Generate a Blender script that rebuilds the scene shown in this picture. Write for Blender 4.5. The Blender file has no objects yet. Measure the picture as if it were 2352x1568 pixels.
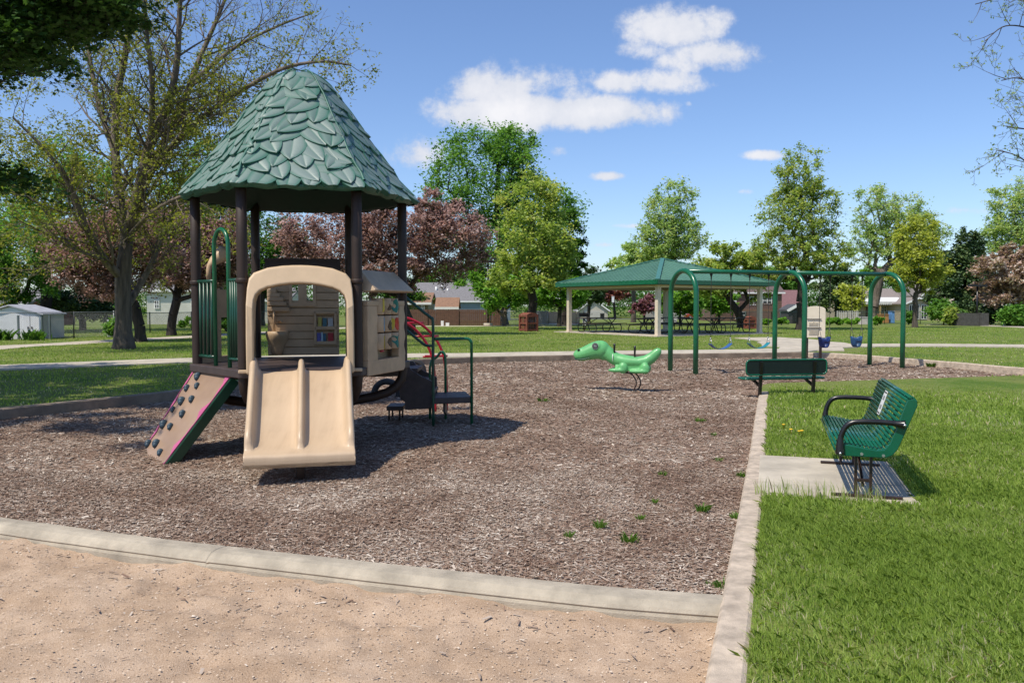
import bpy, bmesh, math, random
import numpy as np
from mathutils import Vector, Matrix, noise as mnoise
from mathutils.geometry import tessellate_polygon

# ------------------------------------------------------------------ camera model
F_PX = 1905.0; CU, CV = 1176.0, 784.0; EYE = 1.6
PITCH = math.atan(84.0 / F_PX)
CP, SP = math.cos(PITCH), math.sin(PITCH)
def ray(u, v):
    x = (u - CU) / F_PX; y = (CV - v) / F_PX
    return (x, CP + y * SP, y * CP - SP)            # looking along +Y, tipped down
def at(u, v, Y):
    d = ray(u, v); k = Y / d[1]
    return Vector((d[0] * k, Y, EYE + d[2] * k))
def gz(u, v, z=0.0):
    d = ray(u, v); k = (z - EYE) / d[2]
    return Vector((d[0] * k, d[1] * k, z))
def hgt(Y):
    return 0.12 if Y < 55 else 0.12 - 0.012 * (min(Y, 200) - 55)

scene = bpy.context.scene
COL = scene.collection
rng = np.random.default_rng(7)
random.seed(7)

# ------------------------------------------------------------------ materials
def nmat(name):
    m = bpy.data.materials.new(name); m.use_nodes = True
    nt = m.node_tree; nt.nodes.clear()
    out = nt.nodes.new('ShaderNodeOutputMaterial')
    return m, nt, out
def N(nt, typ, **kw):
    n = nt.nodes.new(typ)
    for k, v in kw.items():
        if k.startswith('i_'):
            key = k[2:]
            key = int(key) if key.isdigit() else key.replace('_', ' ')
            n.inputs[key].default_value = v
        else: setattr(n, k, v)
    return n
def c4(c): return (c[0], c[1], c[2], 1.0)
def ramp(nt, stops):
    r = nt.nodes.new('ShaderNodeValToRGB'); e = r.color_ramp.elements
    while len(e) > 1: e.remove(e[-1])
    e[0].position = stops[0][0]; e[0].color = c4(stops[0][1])
    for p, c in stops[1:]:
        x = e.new(p); x.color = c4(c)
    return r
def mat(name, col, rough=0.6, var=0.12, scale=6.0, bump=0.0, bscale=40.0, spec=0.5, metal=0.0, col2=None, coat=0.0, scale2=None, stretch=None):
    """painted / plastic / mineral surface: two-octave colour wear plus optional relief"""
    m, nt, out = nmat(name); L = nt.links.new
    b = N(nt, 'ShaderNodeBsdfPrincipled'); b.inputs['Roughness'].default_value = rough
    b.inputs['Metallic'].default_value = metal
    b.inputs['Specular IOR Level'].default_value = spec
    b.inputs['Coat Weight'].default_value = coat
    tc = N(nt, 'ShaderNodeTexCoord')
    src = tc.outputs['Object']
    if stretch:
        mp = N(nt, 'ShaderNodeMapping'); mp.inputs['Scale'].default_value = stretch
        L(src, mp.inputs['Vector']); src = mp.outputs['Vector']
    n1 = N(nt, 'ShaderNodeTexNoise'); n1.inputs['Scale'].default_value = scale
    n1.inputs['Detail'].default_value = 6; n1.inputs['Roughness'].default_value = 0.62
    L(src, n1.inputs['Vector'])
    c2 = col2 if col2 else tuple(max(0, x * (1 - 2.2 * var)) for x in col)
    c1 = col if col2 else tuple(min(1, x * (1 + 1.2 * var)) for x in col)
    r = ramp(nt, [(0.32, c2), (0.68, c1)])
    L(n1.outputs['Fac'], r.inputs['Fac'])
    L(r.outputs['Color'], b.inputs['Base Color'])
    rr = N(nt, 'ShaderNodeMapRange'); rr.inputs['To Min'].default_value = max(0.02, rough - 0.1); rr.inputs['To Max'].default_value = min(1, rough + 0.12)
    L(n1.outputs['Fac'], rr.inputs['Value']); L(rr.outputs[0], b.inputs['Roughness'])
    if bump > 0:
        n2 = N(nt, 'ShaderNodeTexNoise'); n2.inputs['Scale'].default_value = bscale; n2.inputs['Detail'].default_value = 5
        L(src, n2.inputs['Vector'])
        bp = N(nt, 'ShaderNodeBump'); bp.inputs['Strength'].default_value = bump; bp.inputs['Distance'].default_value = 0.02
        L(n2.outputs['Fac'], bp.inputs['Height']); L(bp.outputs['Normal'], b.inputs['Normal'])
    L(b.outputs[0], out.inputs['Surface'])
    return m
def tint_mat(name, stops, rough=0.7, trans=0.0, spec=0.3, tmul=(1.5, 1.5, 0.8)):
    """thin natural pieces (leaves, blades, chips): each carries its own random tint"""
    m, nt, out = nmat(name); L = nt.links.new
    a = N(nt, 'ShaderNodeAttribute', attribute_name='tint')
    r = ramp(nt, stops); L(a.outputs['Fac'], r.inputs['Fac'])
    b = N(nt, 'ShaderNodeBsdfPrincipled'); b.inputs['Roughness'].default_value = rough
    b.inputs['Specular IOR Level'].default_value = spec
    L(r.outputs['Color'], b.inputs['Base Color'])
    if trans > 0:
        t = N(nt, 'ShaderNodeBsdfTranslucent'); g = N(nt, 'ShaderNodeMix', data_type='RGBA', blend_type='MULTIPLY')
        g.inputs['Factor'].default_value = 1.0
        L(r.outputs['Color'], g.inputs['A']); g.inputs['B'].default_value = (tmul[0], tmul[1], tmul[2], 1)
        L(g.outputs['Result'], t.inputs['Color'])
        mx = N(nt, 'ShaderNodeMixShader'); mx.inputs['Fac'].default_value = trans
        L(b.outputs[0], mx.inputs[1]); L(t.outputs[0], mx.inputs[2]); L(mx.outputs[0], out.inputs['Surface'])
    else:
        L(b.outputs[0], out.inputs['Surface'])
    return m

# ------------------------------------------------------------------ mesh builder
class MB:
    def __init__(s): s.v = []; s.f = []; s.m = []; s.sm = []; s.cur = 0; s.smooth = False
    def add(s, verts, faces):
        o = len(s.v); s.v.extend([tuple(p) for p in verts])
        for f in faces:
            s.f.append([i + o for i in f]); s.m.append(s.cur); s.sm.append(s.smooth)
        return s
    def box(s, c, size, rot=None, top=1.0):
        hx, hy, hz = size[0] / 2, size[1] / 2, size[2] / 2
        P = []
        for z in (-hz, hz):
            k = 1.0 if z < 0 else top
            for x, y in ((-hx, -hy), (hx, -hy), (hx, hy), (-hx, hy)): P.append(Vector((x * k, y * k, z)))
        if rot is not None: P = [rot @ p for p in P]
        c = Vector(c); P = [p + c for p in P]
        sm = s.smooth; s.smooth = False
        s.add(P, [(0, 3, 2, 1), (4, 5, 6, 7), (0, 1, 5, 4), (1, 2, 6, 5), (2, 3, 7, 6), (3, 0, 4, 7)])
        s.smooth = sm
        return s
    def beam(s, a, b, w, h, up=(0, 0, 1)):
        """rectangular bar from a to b, w sideways, h along up"""
        a = Vector(a); b = Vector(b); d = b - a; L = d.length; d.normalize()
        u = Vector(up); x = d.cross(u)
        if x.length < 1e-5: u = Vector((0, 1, 0)); x = d.cross(u)
        x.normalize(); u = x.cross(d)
        R = Matrix((x, d, u)).transposed()
        return s.box((a + b) / 2, (w, L, h), R)
    def tube(s, pts, r, n=8, caps=True):
        pts = [Vector(p) for p in pts]; k = len(pts)
        rs = list(r) if hasattr(r, '__len__') else [r] * k
        d0 = (pts[1] - pts[0]).normalized()
        up = Vector((0, 0, 1)) if abs(d0.z) < 0.9 else Vector((1, 0, 0))
        x = d0.cross(up).normalized(); V = []; 
        for i in range(k):
            if i == 0: d = pts[1] - pts[0]
            elif i == k - 1: d = pts[-1] - pts[-2]
            else: d = (pts[i + 1] - pts[i]).normalized() + (pts[i] - pts[i - 1]).normalized()
            if d.length < 1e-9: d = d0.copy()
            d.normalize(); x = x - d * x.dot(d)
            if x.length < 1e-6: x = d.orthogonal()
            x.normalize(); y = d.cross(x)
            for j in range(n):
                a = 2 * math.pi * j / n
                V.append(pts[i] + (x * math.cos(a) + y * math.sin(a)) * rs[i])
        Fs = []
        for i in range(k - 1):
            for j in range(n):
                j2 = (j + 1) % n
                Fs.append((i * n + j, i * n + j2, (i + 1) * n + j2, (i + 1) * n + j))
        sm = s.smooth; s.smooth = True; s.add(V, Fs); s.smooth = False
        if caps:
            o = len(s.v) - len(V)
            s.f.append([o + j for j in range(n)][::-1]); s.f.append([o + (k - 1) * n + j for j in range(n)])
            s.m += [s.cur] * 2; s.sm += [False] * 2
        s.smooth = sm
        return s
    def loft(s, rings, closed_ring=True, caps=True, smooth=True):
        n = len(rings[0]); V = [p for r in rings for p in r]; Fs = []
        for i in range(len(rings) - 1):
            for j in range(n if closed_ring else n - 1):
                j2 = (j + 1) % n
                Fs.append((i * n + j, i * n + j2, (i + 1) * n + j2, (i + 1) * n + j))
        sm = s.smooth; s.smooth = smooth; s.add(V, Fs)
        if caps and closed_ring:
            o = len(s.v) - len(V); k = len(rings)
            s.smooth = False
            s.f.append([o + j for j in range(n)][::-1]); s.f.append([o + (k - 1) * n + j for j in range(n)])
            s.m += [s.cur] * 2; s.sm += [False] * 2
        s.smooth = sm
        return s
    def prism(s, poly, origin, ax, ay, depth_vec):
        """flat outline (2-D, in axes ax, ay) given real thickness along depth_vec"""
        ax = Vector(ax); ay = Vector(ay); o = Vector(origin); dv = Vector(depth_vec)
        A = [o + ax * p[0] + ay * p[1] for p in poly]; B = [p + dv for p in A]; n = len(A)
        Fs = [(i, (i + 1) % n, n + (i + 1) % n, n + i) for i in range(n)]
        s.add(A + B, Fs)
        tris = tessellate_polygon([[Vector((p[0], p[1], 0)) for p in poly]])
        off = len(s.v) - 2 * n
        for t in tris:
            s.f.append([off + t[0], off + t[1], off + t[2]]); s.f.append([off + n + t[0], off + n + t[2], off + n + t[1]])
            s.m += [s.cur] * 2; s.sm += [False] * 2
        return s
    def ball(s, c, r, seg=12, rings=8, rot=None):
        c = Vector(c); r = (r, r, r) if not hasattr(r, '__len__') else r
        R = []
        for i in range(rings + 1):
            a = math.pi * i / rings; ring = []
            for j in range(seg):
                b = 2 * math.pi * j / seg
                rr = max(math.sin(a), 1e-3)
                p = Vector((r[0] * rr * math.cos(b), r[1] * rr * math.sin(b), -r[2] * math.cos(a)))
                if rot is not None: p = rot @ p
                ring.append(c + p)
            R.append(ring)
        return s.loft(R, True, True, True)
    def cyl(s, c, r, h, n=16, axis=(0, 0, 1), r2=None):
        a = Vector(axis).normalized(); c = Vector(c)
        return s.tube([c - a * h / 2, c + a * h / 2], [r, r if r2 is None else r2], n)
    def lathe(s, prof, c, n=16):
        c = Vector(c)
        return s.loft([[c + Vector((r * math.cos(2 * math.pi * j / n), r * math.sin(2 * math.pi * j / n), z)) for j in range(n)] for r, z in prof], True, True, True)

def link(o): COL.objects.link(o); return o
def obj(name, mb, mats, parent=None, bevel=0.0, seg=2, autosmooth=None, weld=False, recalc=True):
    me = bpy.data.meshes.new(name)
    off = Vector((0, 0, 0)) if parent is None else parent_loc(parent)
    me.from_pydata([(p[0] - off.x, p[1] - off.y, p[2] - off.z) for p in mb.v], [], mb.f)
    mats = mats if isinstance(mats, (list, tuple)) else [mats]
    for m in mats: me.materials.append(m)
    me.polygons.foreach_set('material_index', mb.m); me.polygons.foreach_set('use_smooth', mb.sm)
    if recalc:
        bm = bmesh.new(); bm.from_mesh(me)
        if weld: bmesh.ops.remove_doubles(bm, verts=bm.verts, dist=1e-5)
        bmesh.ops.recalc_face_normals(bm, faces=bm.faces); bm.to_mesh(me); bm.free()
    me.update()
    o = link(bpy.data.objects.new(name, me))
    if parent is not None: o.parent = parent
    if bevel > 0:
        md = o.modifiers.new('edge', 'BEVEL'); md.width = bevel; md.segments = seg; md.limit_method = 'ANGLE'; md.angle_limit = math.radians(40)
    return o
def parent_loc(p):
    v = Vector((0, 0, 0))
    while p is not None: v += p.location; p = p.parent
    return v
def npmesh(name, V, Fq, material, parent=None, tint=None, smooth=False):
    """big mesh from numpy arrays; Fq is (n, k) with k constant"""
    me = bpy.data.meshes.new(name)
    off = np.zeros(3) if parent is None else np.array(parent_loc(parent))
    V = np.asarray(V, dtype=np.float32) - off.astype(np.float32)
    nf, k = Fq.shape
    me.vertices.add(len(V)); me.vertices.foreach_set('co', V.ravel())
    me.loops.add(nf * k); me.loops.foreach_set('vertex_index', Fq.astype(np.int32).ravel())
    me.polygons.add(nf); me.polygons.foreach_set('loop_start', (np.arange(nf) * k).astype(np.int32))
    if smooth: me.polygons.foreach_set('use_smooth', np.ones(nf, dtype=bool))
    if tint is not None:
        a = me.attributes.new('tint', 'FLOAT', 'POINT'); a.data.foreach_set('value', np.asarray(tint, dtype=np.float32))
    me.materials.append(material); me.update(calc_edges=True)
    o = link(bpy.data.objects.new(name, me))
    if parent is not None: o.parent = parent
    return o
def tag(o, label=None, cat=None, group=None, kind=None):
    if label: o['label'] = label
    if cat: o['category'] = cat
    if group: o['group'] = group
    if kind: o['kind'] = kind
    return o
def thing(name, label, cat, loc, group=None):
    o = link(bpy.data.objects.new(name, None)); o.location = loc; o.empty_display_size = 0.2
    return tag(o, label, cat, group)
def dup(root, loc, rz, label=None):
    r = root.copy(); COL.objects.link(r); r.location = loc; r.rotation_euler = (0, 0, rz)
    if label: r['label'] = label
    for ch in root.children:
        c = ch.copy(); COL.objects.link(c); c.parent = r
        for g in ch.children:
            d = g.copy(); COL.objects.link(d); d.parent = c
    return r
def smoothpath(pts, n=6):
    """Catmull-Rom through points"""
    P = [Vector(p) for p in pts]; P = [P[0] * 2 - P[1]] + P + [P[-1] * 2 - P[-2]]; out = []
    for i in range(1, len(P) - 2):
        for j in range(n):
            t = j / n; a, b, c, d = P[i - 1], P[i], P[i + 1], P[i + 2]
            out.append(0.5 * ((2 * b) + (c - a) * t + (2 * a - 5 * b + 4 * c - d) * t * t + (3 * b - a - 3 * c + d) * t ** 3))
    out.append(P[-2]); return out
def arcpath(c, r, a0, a1, ax, ay, n=10):
    c = Vector(c); ax = Vector(ax); ay = Vector(ay)
    return [c + ax * (r * math.cos(a0 + (a1 - a0) * i / n)) + ay * (r * math.sin(a0 + (a1 - a0) * i / n)) for i in range(n + 1)]
def inpoly(x, y, poly):
    ins = np.zeros(len(x), dtype=bool); n = len(poly)
    for i in range(n):
        x1, y1 = poly[i][0], poly[i][1]; x2, y2 = poly[(i + 1) % n][0], poly[(i + 1) % n][1]
        c = ((y1 > y) != (y2 > y)) & (x < (x2 - x1) * (y - y1) / ((y2 - y1) if y2 != y1 else 1e-9) + x1)
        ins ^= c
    return ins

# palette of shared materials
M = {}
M['tan'] = mat('tan_plastic', (0.57, 0.415, 0.26), 0.42, 0.05, 3, 0.03, 60)
M['tan_panel'] = mat('tan_panel_plastic', (0.47, 0.325, 0.195), 0.5, 0.1, 4, 0.05, 60)
M['brown'] = mat('brown_coated_steel', (0.030, 0.015, 0.009), 0.6, 0.12, 5, 0.04, 120)
M['deck'] = mat('brown_vinyl_deck', (0.060, 0.040, 0.036), 0.5, 0.15, 9, 0.1, 150)
M['green'] = mat('green_powder_coat', (0.006, 0.115, 0.050), 0.28, 0.07, 4, 0.0, spec=0.55)
M['green_dark'] = mat('dark_green_coat', (0.006, 0.055, 0.030), 0.35, 0.1, 4, 0.0)
M['green_bench'] = mat('green_vinyl_bench', (0.006, 0.105, 0.055), 0.20, 0.06, 6, 0.0, spec=0.55)
M['black'] = mat('black_coated_steel', (0.012, 0.010, 0.010), 0.3, 0.15, 8, 0.0, spec=0.5)
M['brownleg'] = mat('brown_leg_steel', (0.035, 0.018, 0.014), 0.4, 0.15, 8)
M['steel'] = mat('galvanised_steel', (0.42, 0.42, 0.42), 0.4, 0.15, 20, metal=0.8)
M['bolt'] = mat('zinc_bolt', (0.6, 0.6, 0.6), 0.3, 0.05, 20, metal=0.9)
M['rubber'] = mat('black_rubber', (0.02, 0.02, 0.021), 0.8, 0.2, 20, 0.2, 80)
M['concrete'] = mat('worn_concrete', (0.49, 0.43, 0.335), 0.9, 0.12, 2.5, 0.25, 160)
M['curb'] = mat('curb_concrete', (0.43, 0.37, 0.28), 0.9, 0.14, 5, 0.35, 130)
M['curb2'] = mat('pink_curb_concrete', (0.54, 0.44, 0.335), 0.92, 0.16, 9, 0.5, 180)
M['white'] = mat('white_paint', (0.78, 0.77, 0.74), 0.5, 0.06, 6)
M['cream'] = mat('cream_steel', (0.66, 0.56, 0.43), 0.45, 0.05, 6)
M['red'] = mat('red_powder_coat', (0.42, 0.015, 0.03), 0.3, 0.06, 6)
M['grass_base'] = None
# ------------------------------------------------------------------ ground, curbs, paths
def pts2(lst, z): return [gz(u, v, z) for u, v in lst]
right_edge = [Vector((0.30, 1.6, 0)), Vector((0.57, 2.6, 0))] + pts2([(1625, 1568), (1662, 1376), (1699.6, 1176), (1724.5, 1036.6), (1737, 950), (1745, 905)], 0.05)
right_edge = [Vector((p.x, p.y, 0)) for p in right_edge]
corner = [Vector((4.78, 15.75, 0)), Vector((5.15, 16.05, 0)), Vector((6.5, 16.35, 0)), Vector((10.9, 17.35, 0)), Vector((16.0, 18.2, 0))]
far_edge = [Vector(p) for p in ((16.5, 18.4, 0), (13.0, 18.45, 0), (11.75, 18.9, 0), (11.1, 20.9, 0), (10.4, 23.0, 0), (9.75, 24.5, 0), (8.9, 25.2, 0), (7.9, 25.05, 0), (4.0, 24.35, 0), (0.6, 23.5, 0), (-1.1, 22.9, 0), (-2.9, 21.5, 0), (-4.3, 18.6, 0), (-5.1, 15.6, 0), (-5.6, 14.0, 0), (-6.1, 13.1, 0), (-7.1, 11.5, 0), (-8.6, 9.6, 0))]
left_close = [Vector((-10.0, 7.6, 0)), Vector((-10.2, 4.0, 0)), Vector((-9.0, 1.6, 0))]
hole = smoothpath(right_edge, 4) + smoothpath(corner, 4) + smoothpath(far_edge, 4) + left_close
front_curb = [Vector(p) for p in ((1.14, 4.42, 0), (0.55, 4.55, 0), (0.0, 4.72, 0), (-1.2, 5.11, 0), (-2.5, 5.56, 0), (-3.72, 6.04, 0), (-6.0, 6.98, 0), (-9.9, 8.62, 0))]
front_s = smoothpath(front_curb, 6)

def lawn_z(x, y):
    """near right lawn lies lower than the lawn behind the far curb"""
    t = min(1, max(0, (y - 14.5) / 3.0)); left = 1.0 if x < -3 else 0.0
    return 0.045 + 0.085 * max(t, left)

def grass_mat():
    m, nt, out = nmat('mown_lawn'); L = nt.links.new
    b = N(nt, 'ShaderNodeBsdfPrincipled'); b.inputs['Roughness'].default_value = 0.85; b.inputs['Specular IOR Level'].default_value = 0.15
    g = N(nt, 'ShaderNodeNewGeometry')
    n1 = N(nt, 'ShaderNodeTexNoise'); n1.inputs['Scale'].default_value = 0.35; n1.inputs['Detail'].default_value = 5
    n2 = N(nt, 'ShaderNodeTexNoise'); n2.inputs['Scale'].default_value = 4.0; n2.inputs['Detail'].default_value = 8; n2.inputs['Roughness'].default_value = 0.75
    n3 = N(nt, 'ShaderNodeTexNoise'); n3.inputs['Scale'].default_value = 38.0; n3.inputs['Detail'].default_value = 4
    for n in (n1, n2, n3): L(g.outputs['Position'], n.inputs['Vector'])
    a = N(nt, 'ShaderNodeMath', operation='MULTIPLY_ADD'); L(n2.outputs['Fac'], a.inputs[0]); a.inputs[1].default_value = 0.6; L(n1.outputs['Fac'], a.inputs[2])
    a2 = N(nt, 'ShaderNodeMath', operation='MULTIPLY_ADD'); L(n3.outputs['Fac'], a2.inputs[0]); a2.inputs[1].default_value = 0.5; L(a.outputs[0], a2.inputs[2])
    r = ramp(nt, [(0.60, (0.060, 0.115, 0.012)), (0.9, (0.088, 0.150, 0.019)), (1.15, (0.120, 0.178, 0.028)), (1.4, (0.17, 0.20, 0.05))])
    mr = N(nt, 'ShaderNodeMapRange'); mr.inputs['From Min'].default_value = 0.0; mr.inputs['From Max'].default_value = 1.6; mr.clamp = False
    for e in r.color_ramp.elements: e.position = e.position / 1.6
    L(a2.outputs[0], mr.inputs['Value']); L(mr.outputs[0], r.inputs['Fac'])
    L(r.outputs['Color'], b.inputs['Base Color'])
    bp = N(nt, 'ShaderNodeBump'); bp.inputs['Strength'].default_value = 0.7; bp.inputs['Distance'].default_value = 0.05
    L(n3.outputs['Fac'], bp.inputs['Height']); L(bp.outputs['Normal'], b.inputs['Normal'])
    L(b.outputs[0], out.inputs['Surface']); return m
M['lawn'] = grass_mat()

def poly_sheet(name, loops, zf, material):
    allp = [p for l in loops for p in l]
    tris = tessellate_polygon([[Vector((p.x, p.y, 0)) for p in l] for l in loops])
    mb = MB(); mb.smooth = False
    mb.add([(p.x, p.y, zf(p.x, p.y)) for p in allp], tris)
    o = obj(name, mb, material, recalc=False)
    me = o.data
    bm = bmesh.new(); bm.from_mesh(me); bmesh.ops.recalc_face_normals(bm, faces=bm.faces)
    up = sum(f.normal.z for f in bm.faces)
    if up < 0: bmesh.ops.reverse_faces(bm, faces=bm.faces)
    bm.to_mesh(me); bm.free()
    return o
# lawn: one sheet round the playground to Y=55, then falling gently away to the horizon
mb = MB()
outer = [Vector(p) for p in ((-160, -40, 0), (160, -40, 0), (160, 55, 0), (-160, 55, 0))]
allp = [outer, hole]
tris = tessellate_polygon([[Vector((p.x, p.y, 0)) for p in l] for l in allp])
vv = [(p.x, p.y, 0.12) for p in outer] + [(p.x, p.y, lawn_z(p.x, p.y)) for p in hole]
mb.add(vv, tris)
ys = [55, 80, 110, 150, 200, 420, 1500]
V2 = []; F2 = []
for i, y in enumerate(ys):
    V2 += [(-160 if y < 60 else -1500, y, hgt(y)), (160 if y < 60 else 1500, y, hgt(y))]
    if i: F2.append((2 * i - 2, 2 * i - 1, 2 * i + 1, 2 * i))
mb.add(V2, F2)
lawn = obj('lawn', mb, M['lawn'], recalc=False)
bm = bmesh.new(); bm.from_mesh(lawn.data)
for f in bm.faces:
    f.normal_update()
    if f.normal.z < 0: f.normal_flip()
bm.to_mesh(lawn.data); bm.free()
tag(lawn, 'mown green lawn surrounding the playground', None, None, 'structure')

# wood chip surfacing -------------------------------------------------------
def mulch_mat():
    m, nt, out = nmat('wood_chip_bed'); L = nt.links.new
    b = N(nt, 'ShaderNodeBsdfPrincipled'); b.inputs['Roughness'].default_value = 0.95; b.inputs['Specular IOR Level'].default_value = 0.1
    g = N(nt, 'ShaderNodeNewGeometry')
    v = N(nt, 'ShaderNodeTexVoronoi'); v.inputs['Scale'].default_value = 45
    n1 = N(nt, 'ShaderNodeTexNoise'); n1.inputs['Scale'].default_value = 1.3; n1.inputs['Detail'].default_value = 6
    L(g.outputs['Position'], v.inputs['Vector']); L(g.outputs['Position'], n1.inputs['Vector'])
    r = ramp(nt, [(0.0, (0.12, 0.068, 0.047)), (0.5, (0.23, 0.148, 0.105)), (1.0, (0.36, 0.265, 0.20))])
    sp = N(nt, 'ShaderNodeSeparateColor'); L(v.outputs['Color'], sp.inputs[0])
    mx = N(nt, 'ShaderNodeMath', operation='MULTIPLY_ADD'); L(n1.outputs['Fac'], mx.inputs[0]); mx.inputs[1].default_value = 0.7
    s2 = N(nt, 'ShaderNodeMath', operation='MULTIPLY'); L(sp.outputs[0], s2.inputs[0]); s2.inputs[1].default_value = 0.55
    L(s2.outputs[0], mx.inputs[2]); L(mx.outputs[0], r.inputs['Fac']); L(r.outputs['Color'], b.inputs['Base Color'])
    bp = N(nt, 'ShaderNodeBump'); bp.inputs['Strength'].default_value = 0.8; bp.inputs['Distance'].default_value = 0.02
    L(v.outputs['Distance'], bp.inputs['Height']); L(bp.outputs['Normal'], b.inputs['Normal'])
    L(b.outputs[0], out.inputs['Surface']); return m
M['mulch'] = mulch_mat()
ci = 8 + 1  # mulch outline: right edge beyond the front curb, corner, far edge, then the front curb back
re_s = [p for p in smoothpath(right_edge, 4) if p.y > 4.42]
mulch_poly = re_s + smoothpath(corner, 4) + smoothpath(far_edge, 4) + [Vector((-10.0, 8.85, 0))] + [Vector((p.x, p.y, 0)) for p in front_s[::-1]]
def mound(x, y):
    dip = 0.0
    for cx, cy, rx, ry, d in ((-1.95, 7.15, .75, .55, .055), (4.95, 19.85, .5, .45, .06), (6.0, 20.2, .5, .45, .06), (7.85, 20.9, .4, .4, .05), (8.8, 21.25, .4, .4, .05), (-3.75, 8.3, .6, .5, .03)):
        dip += d * math.exp(-((x - cx) / rx) ** 2 - ((y - cy) / ry) ** 2)
    return -dip + 0.022 * mnoise.noise(Vector((x * 0.55, y * 0.55, 3.1))) + 0.012 * mnoise.noise(Vector((x * 1.9, y * 1.9, 7.7)))
# grid clipped to the outline
gx = np.arange(-10.4, 16.6, 0.3); gy = np.arange(4.2, 25.6, 0.3)
mb = MB(); idx = {}
PX, PY = np.meshgrid(gx + 0.15, gy + 0.15, indexing='ij')
ins = inpoly(PX.ravel(), PY.ravel(), mulch_poly).reshape(PX.shape)
# keep cells touching the outline too: they run under the curbs
pad = ins.copy(); pad[1:] |= ins[:-1]; pad[:-1] |= ins[1:]; pad[:, 1:] |= ins[:, :-1]; pad[:, :-1] |= ins[:, 1:]
# near the front curb do not spill past it onto the sand
def front_y(x):
    for a, b in zip(front_s[:-1], front_s[1:]):
        if (a.x - x) * (b.x - x) <= 0: return a.y + (b.y - a.y) * (x - a.x) / (b.x - a.x if abs(b.x - a.x) > 1e-9 else 1e-9)
    return front_s[0].y if x > front_s[0].x else front_s[-1].y
def vid(i, j):
    if (i, j) not in idx:
        x, y = gx[0] + i * 0.3, gy[0] + j * 0.3
        y = max(y, front_y(x) - 0.12)
        idx[(i, j)] = len(mb.v); mb.v.append((x, y, mound(x, y)))
    return idx[(i, j)]
for i in range(len(gx)):
    for j in range(len(gy)):
        if pad[i, j]:
            if gy[j] + 0.3 < front_y(gx[i]) - 0.12 and gy[j] + 0.3 < front_y(gx[i] + 0.3) - 0.12: continue
            mb.f.append([vid(i, j), vid(i + 1, j), vid(i + 1, j + 1), vid(i, j + 1)]); mb.m.append(0); mb.sm.append(True)
tag(obj('mulch_ground', mb, M['mulch'], recalc=False), 'brown wood chip surface of the playground', None, None, 'structure')

# loose chips lying on it
def scatter_chips(name, n, ylo, yhi, lo, hi, seed, poly=None, zf=None, xlo=-9, xhi=12, stops=None, label=None, wr=0.28, spread=None):
    r = np.random.default_rng(seed)
    x = r.uniform(xlo, xhi, n * 4); y = r.uniform(ylo, yhi, n * 4)
    q_ = np.abs(x / np.maximum(y, 0.1)); k = (q_ < 0.66) | ((q_ < 1.2) & (r.random(n * 4) < .45))          # the strip the photograph looks over, with margin for a step aside
    if poly is not None: k &= inpoly(x, y, poly)
    if spread is not None: k &= spread(x, y, r)
    x = x[k][:n]; y = y[k][:n]; n = len(x)
    z = np.array([zf(a, b) for a, b in zip(x, y)]) + r.uniform(0.002, 0.016, n)
    ln = r.uniform(lo, hi, n) * r.choice([0.6, 1, 1, 1.5], n); w = ln * r.uniform(wr * 0.5, wr * 1.3, n)
    a = r.uniform(0, 2 * math.pi, n); t = r.normal(0, 0.12, n); ro = r.normal(0, 0.20, n)
    d = np.stack([np.cos(a) * np.cos(t), np.sin(a) * np.cos(t), np.sin(t)], 1)
    s = np.stack([-np.sin(a) * np.cos(ro), np.cos(a) * np.cos(ro), np.sin(ro)], 1)
    c = np.stack([x, y, z], 1)
    nn = np.cross(d, s); th = (ln * 0.10)[:, None]
    A = c - d * (ln / 2)[:, None] - s * (w / 2)[:, None]; B = c + d * (ln / 2)[:, None] - s * (w * 0.35)[:, None]
    C_ = c + d * (ln / 2)[:, None] + s * (w * 0.35)[:, None]; D = c - d * (ln / 2)[:, None] + s * (w / 2)[:, None]
    E = c - nn * th                                    # a keel underneath gives the sliver thickness
    V = np.stack([A, B, C_, D, E], 1).reshape(-1, 3); o = (np.arange(n) * 5)[:, None]
    Fq = np.concatenate([o + np.array([[0, 1, 2]]), o + np.array([[0, 2, 3]]), o + np.array([[0, 4, 1]]), o + np.array([[2, 4, 3]])], 0)
    bias = np.array([mnoise.noise(Vector((a * .9, b * .9, 2.2))) * .30 + mnoise.noise(Vector((a * 2.8, b * 2.8, 6.2))) * .22 for a, b in zip(x, y)]) if poly is mulch_poly else 0
    tint = np.repeat(np.clip(r.beta(1.7, 1.8, n) + bias + (.05 if poly is mulch_poly else .15), 0, 1), 5)
    ob = npmesh(name, V, Fq, stops, tint=tint)
    return tag(ob, label, None, None, 'stuff')
M['chips'] = tint_mat('wood_chips', [(0.0, (0.12, 0.068, 0.045)), (0.3, (0.225, 0.142, 0.098)), (0.6, (0.35, 0.26, 0.195)), (0.88, (0.48, 0.39, 0.31)), (1.0, (0.64, 0.55, 0.45))], 0.9)
scatter_chips('wood_chips', 110000, 4.4, 8.0, 0.015, 0.034, 1, mulch_poly, mound, -9, 4, M['chips'], 'loose brown and grey wood chips covering the playground floor')
scatter_chips('wood_chips', 95000, 8.0, 14.0, 0.022, 0.048, 2, mulch_poly, mound, -10, 8, M['chips'], 'loose brown and grey wood chips covering the playground floor')
scatter_chips('wood_chips', 60000, 14.0, 26.0, 0.035, 0.08, 3, mulch_poly, mound, -10, 14, M['chips'], 'loose brown and grey wood chips covering the playground floor')

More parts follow.
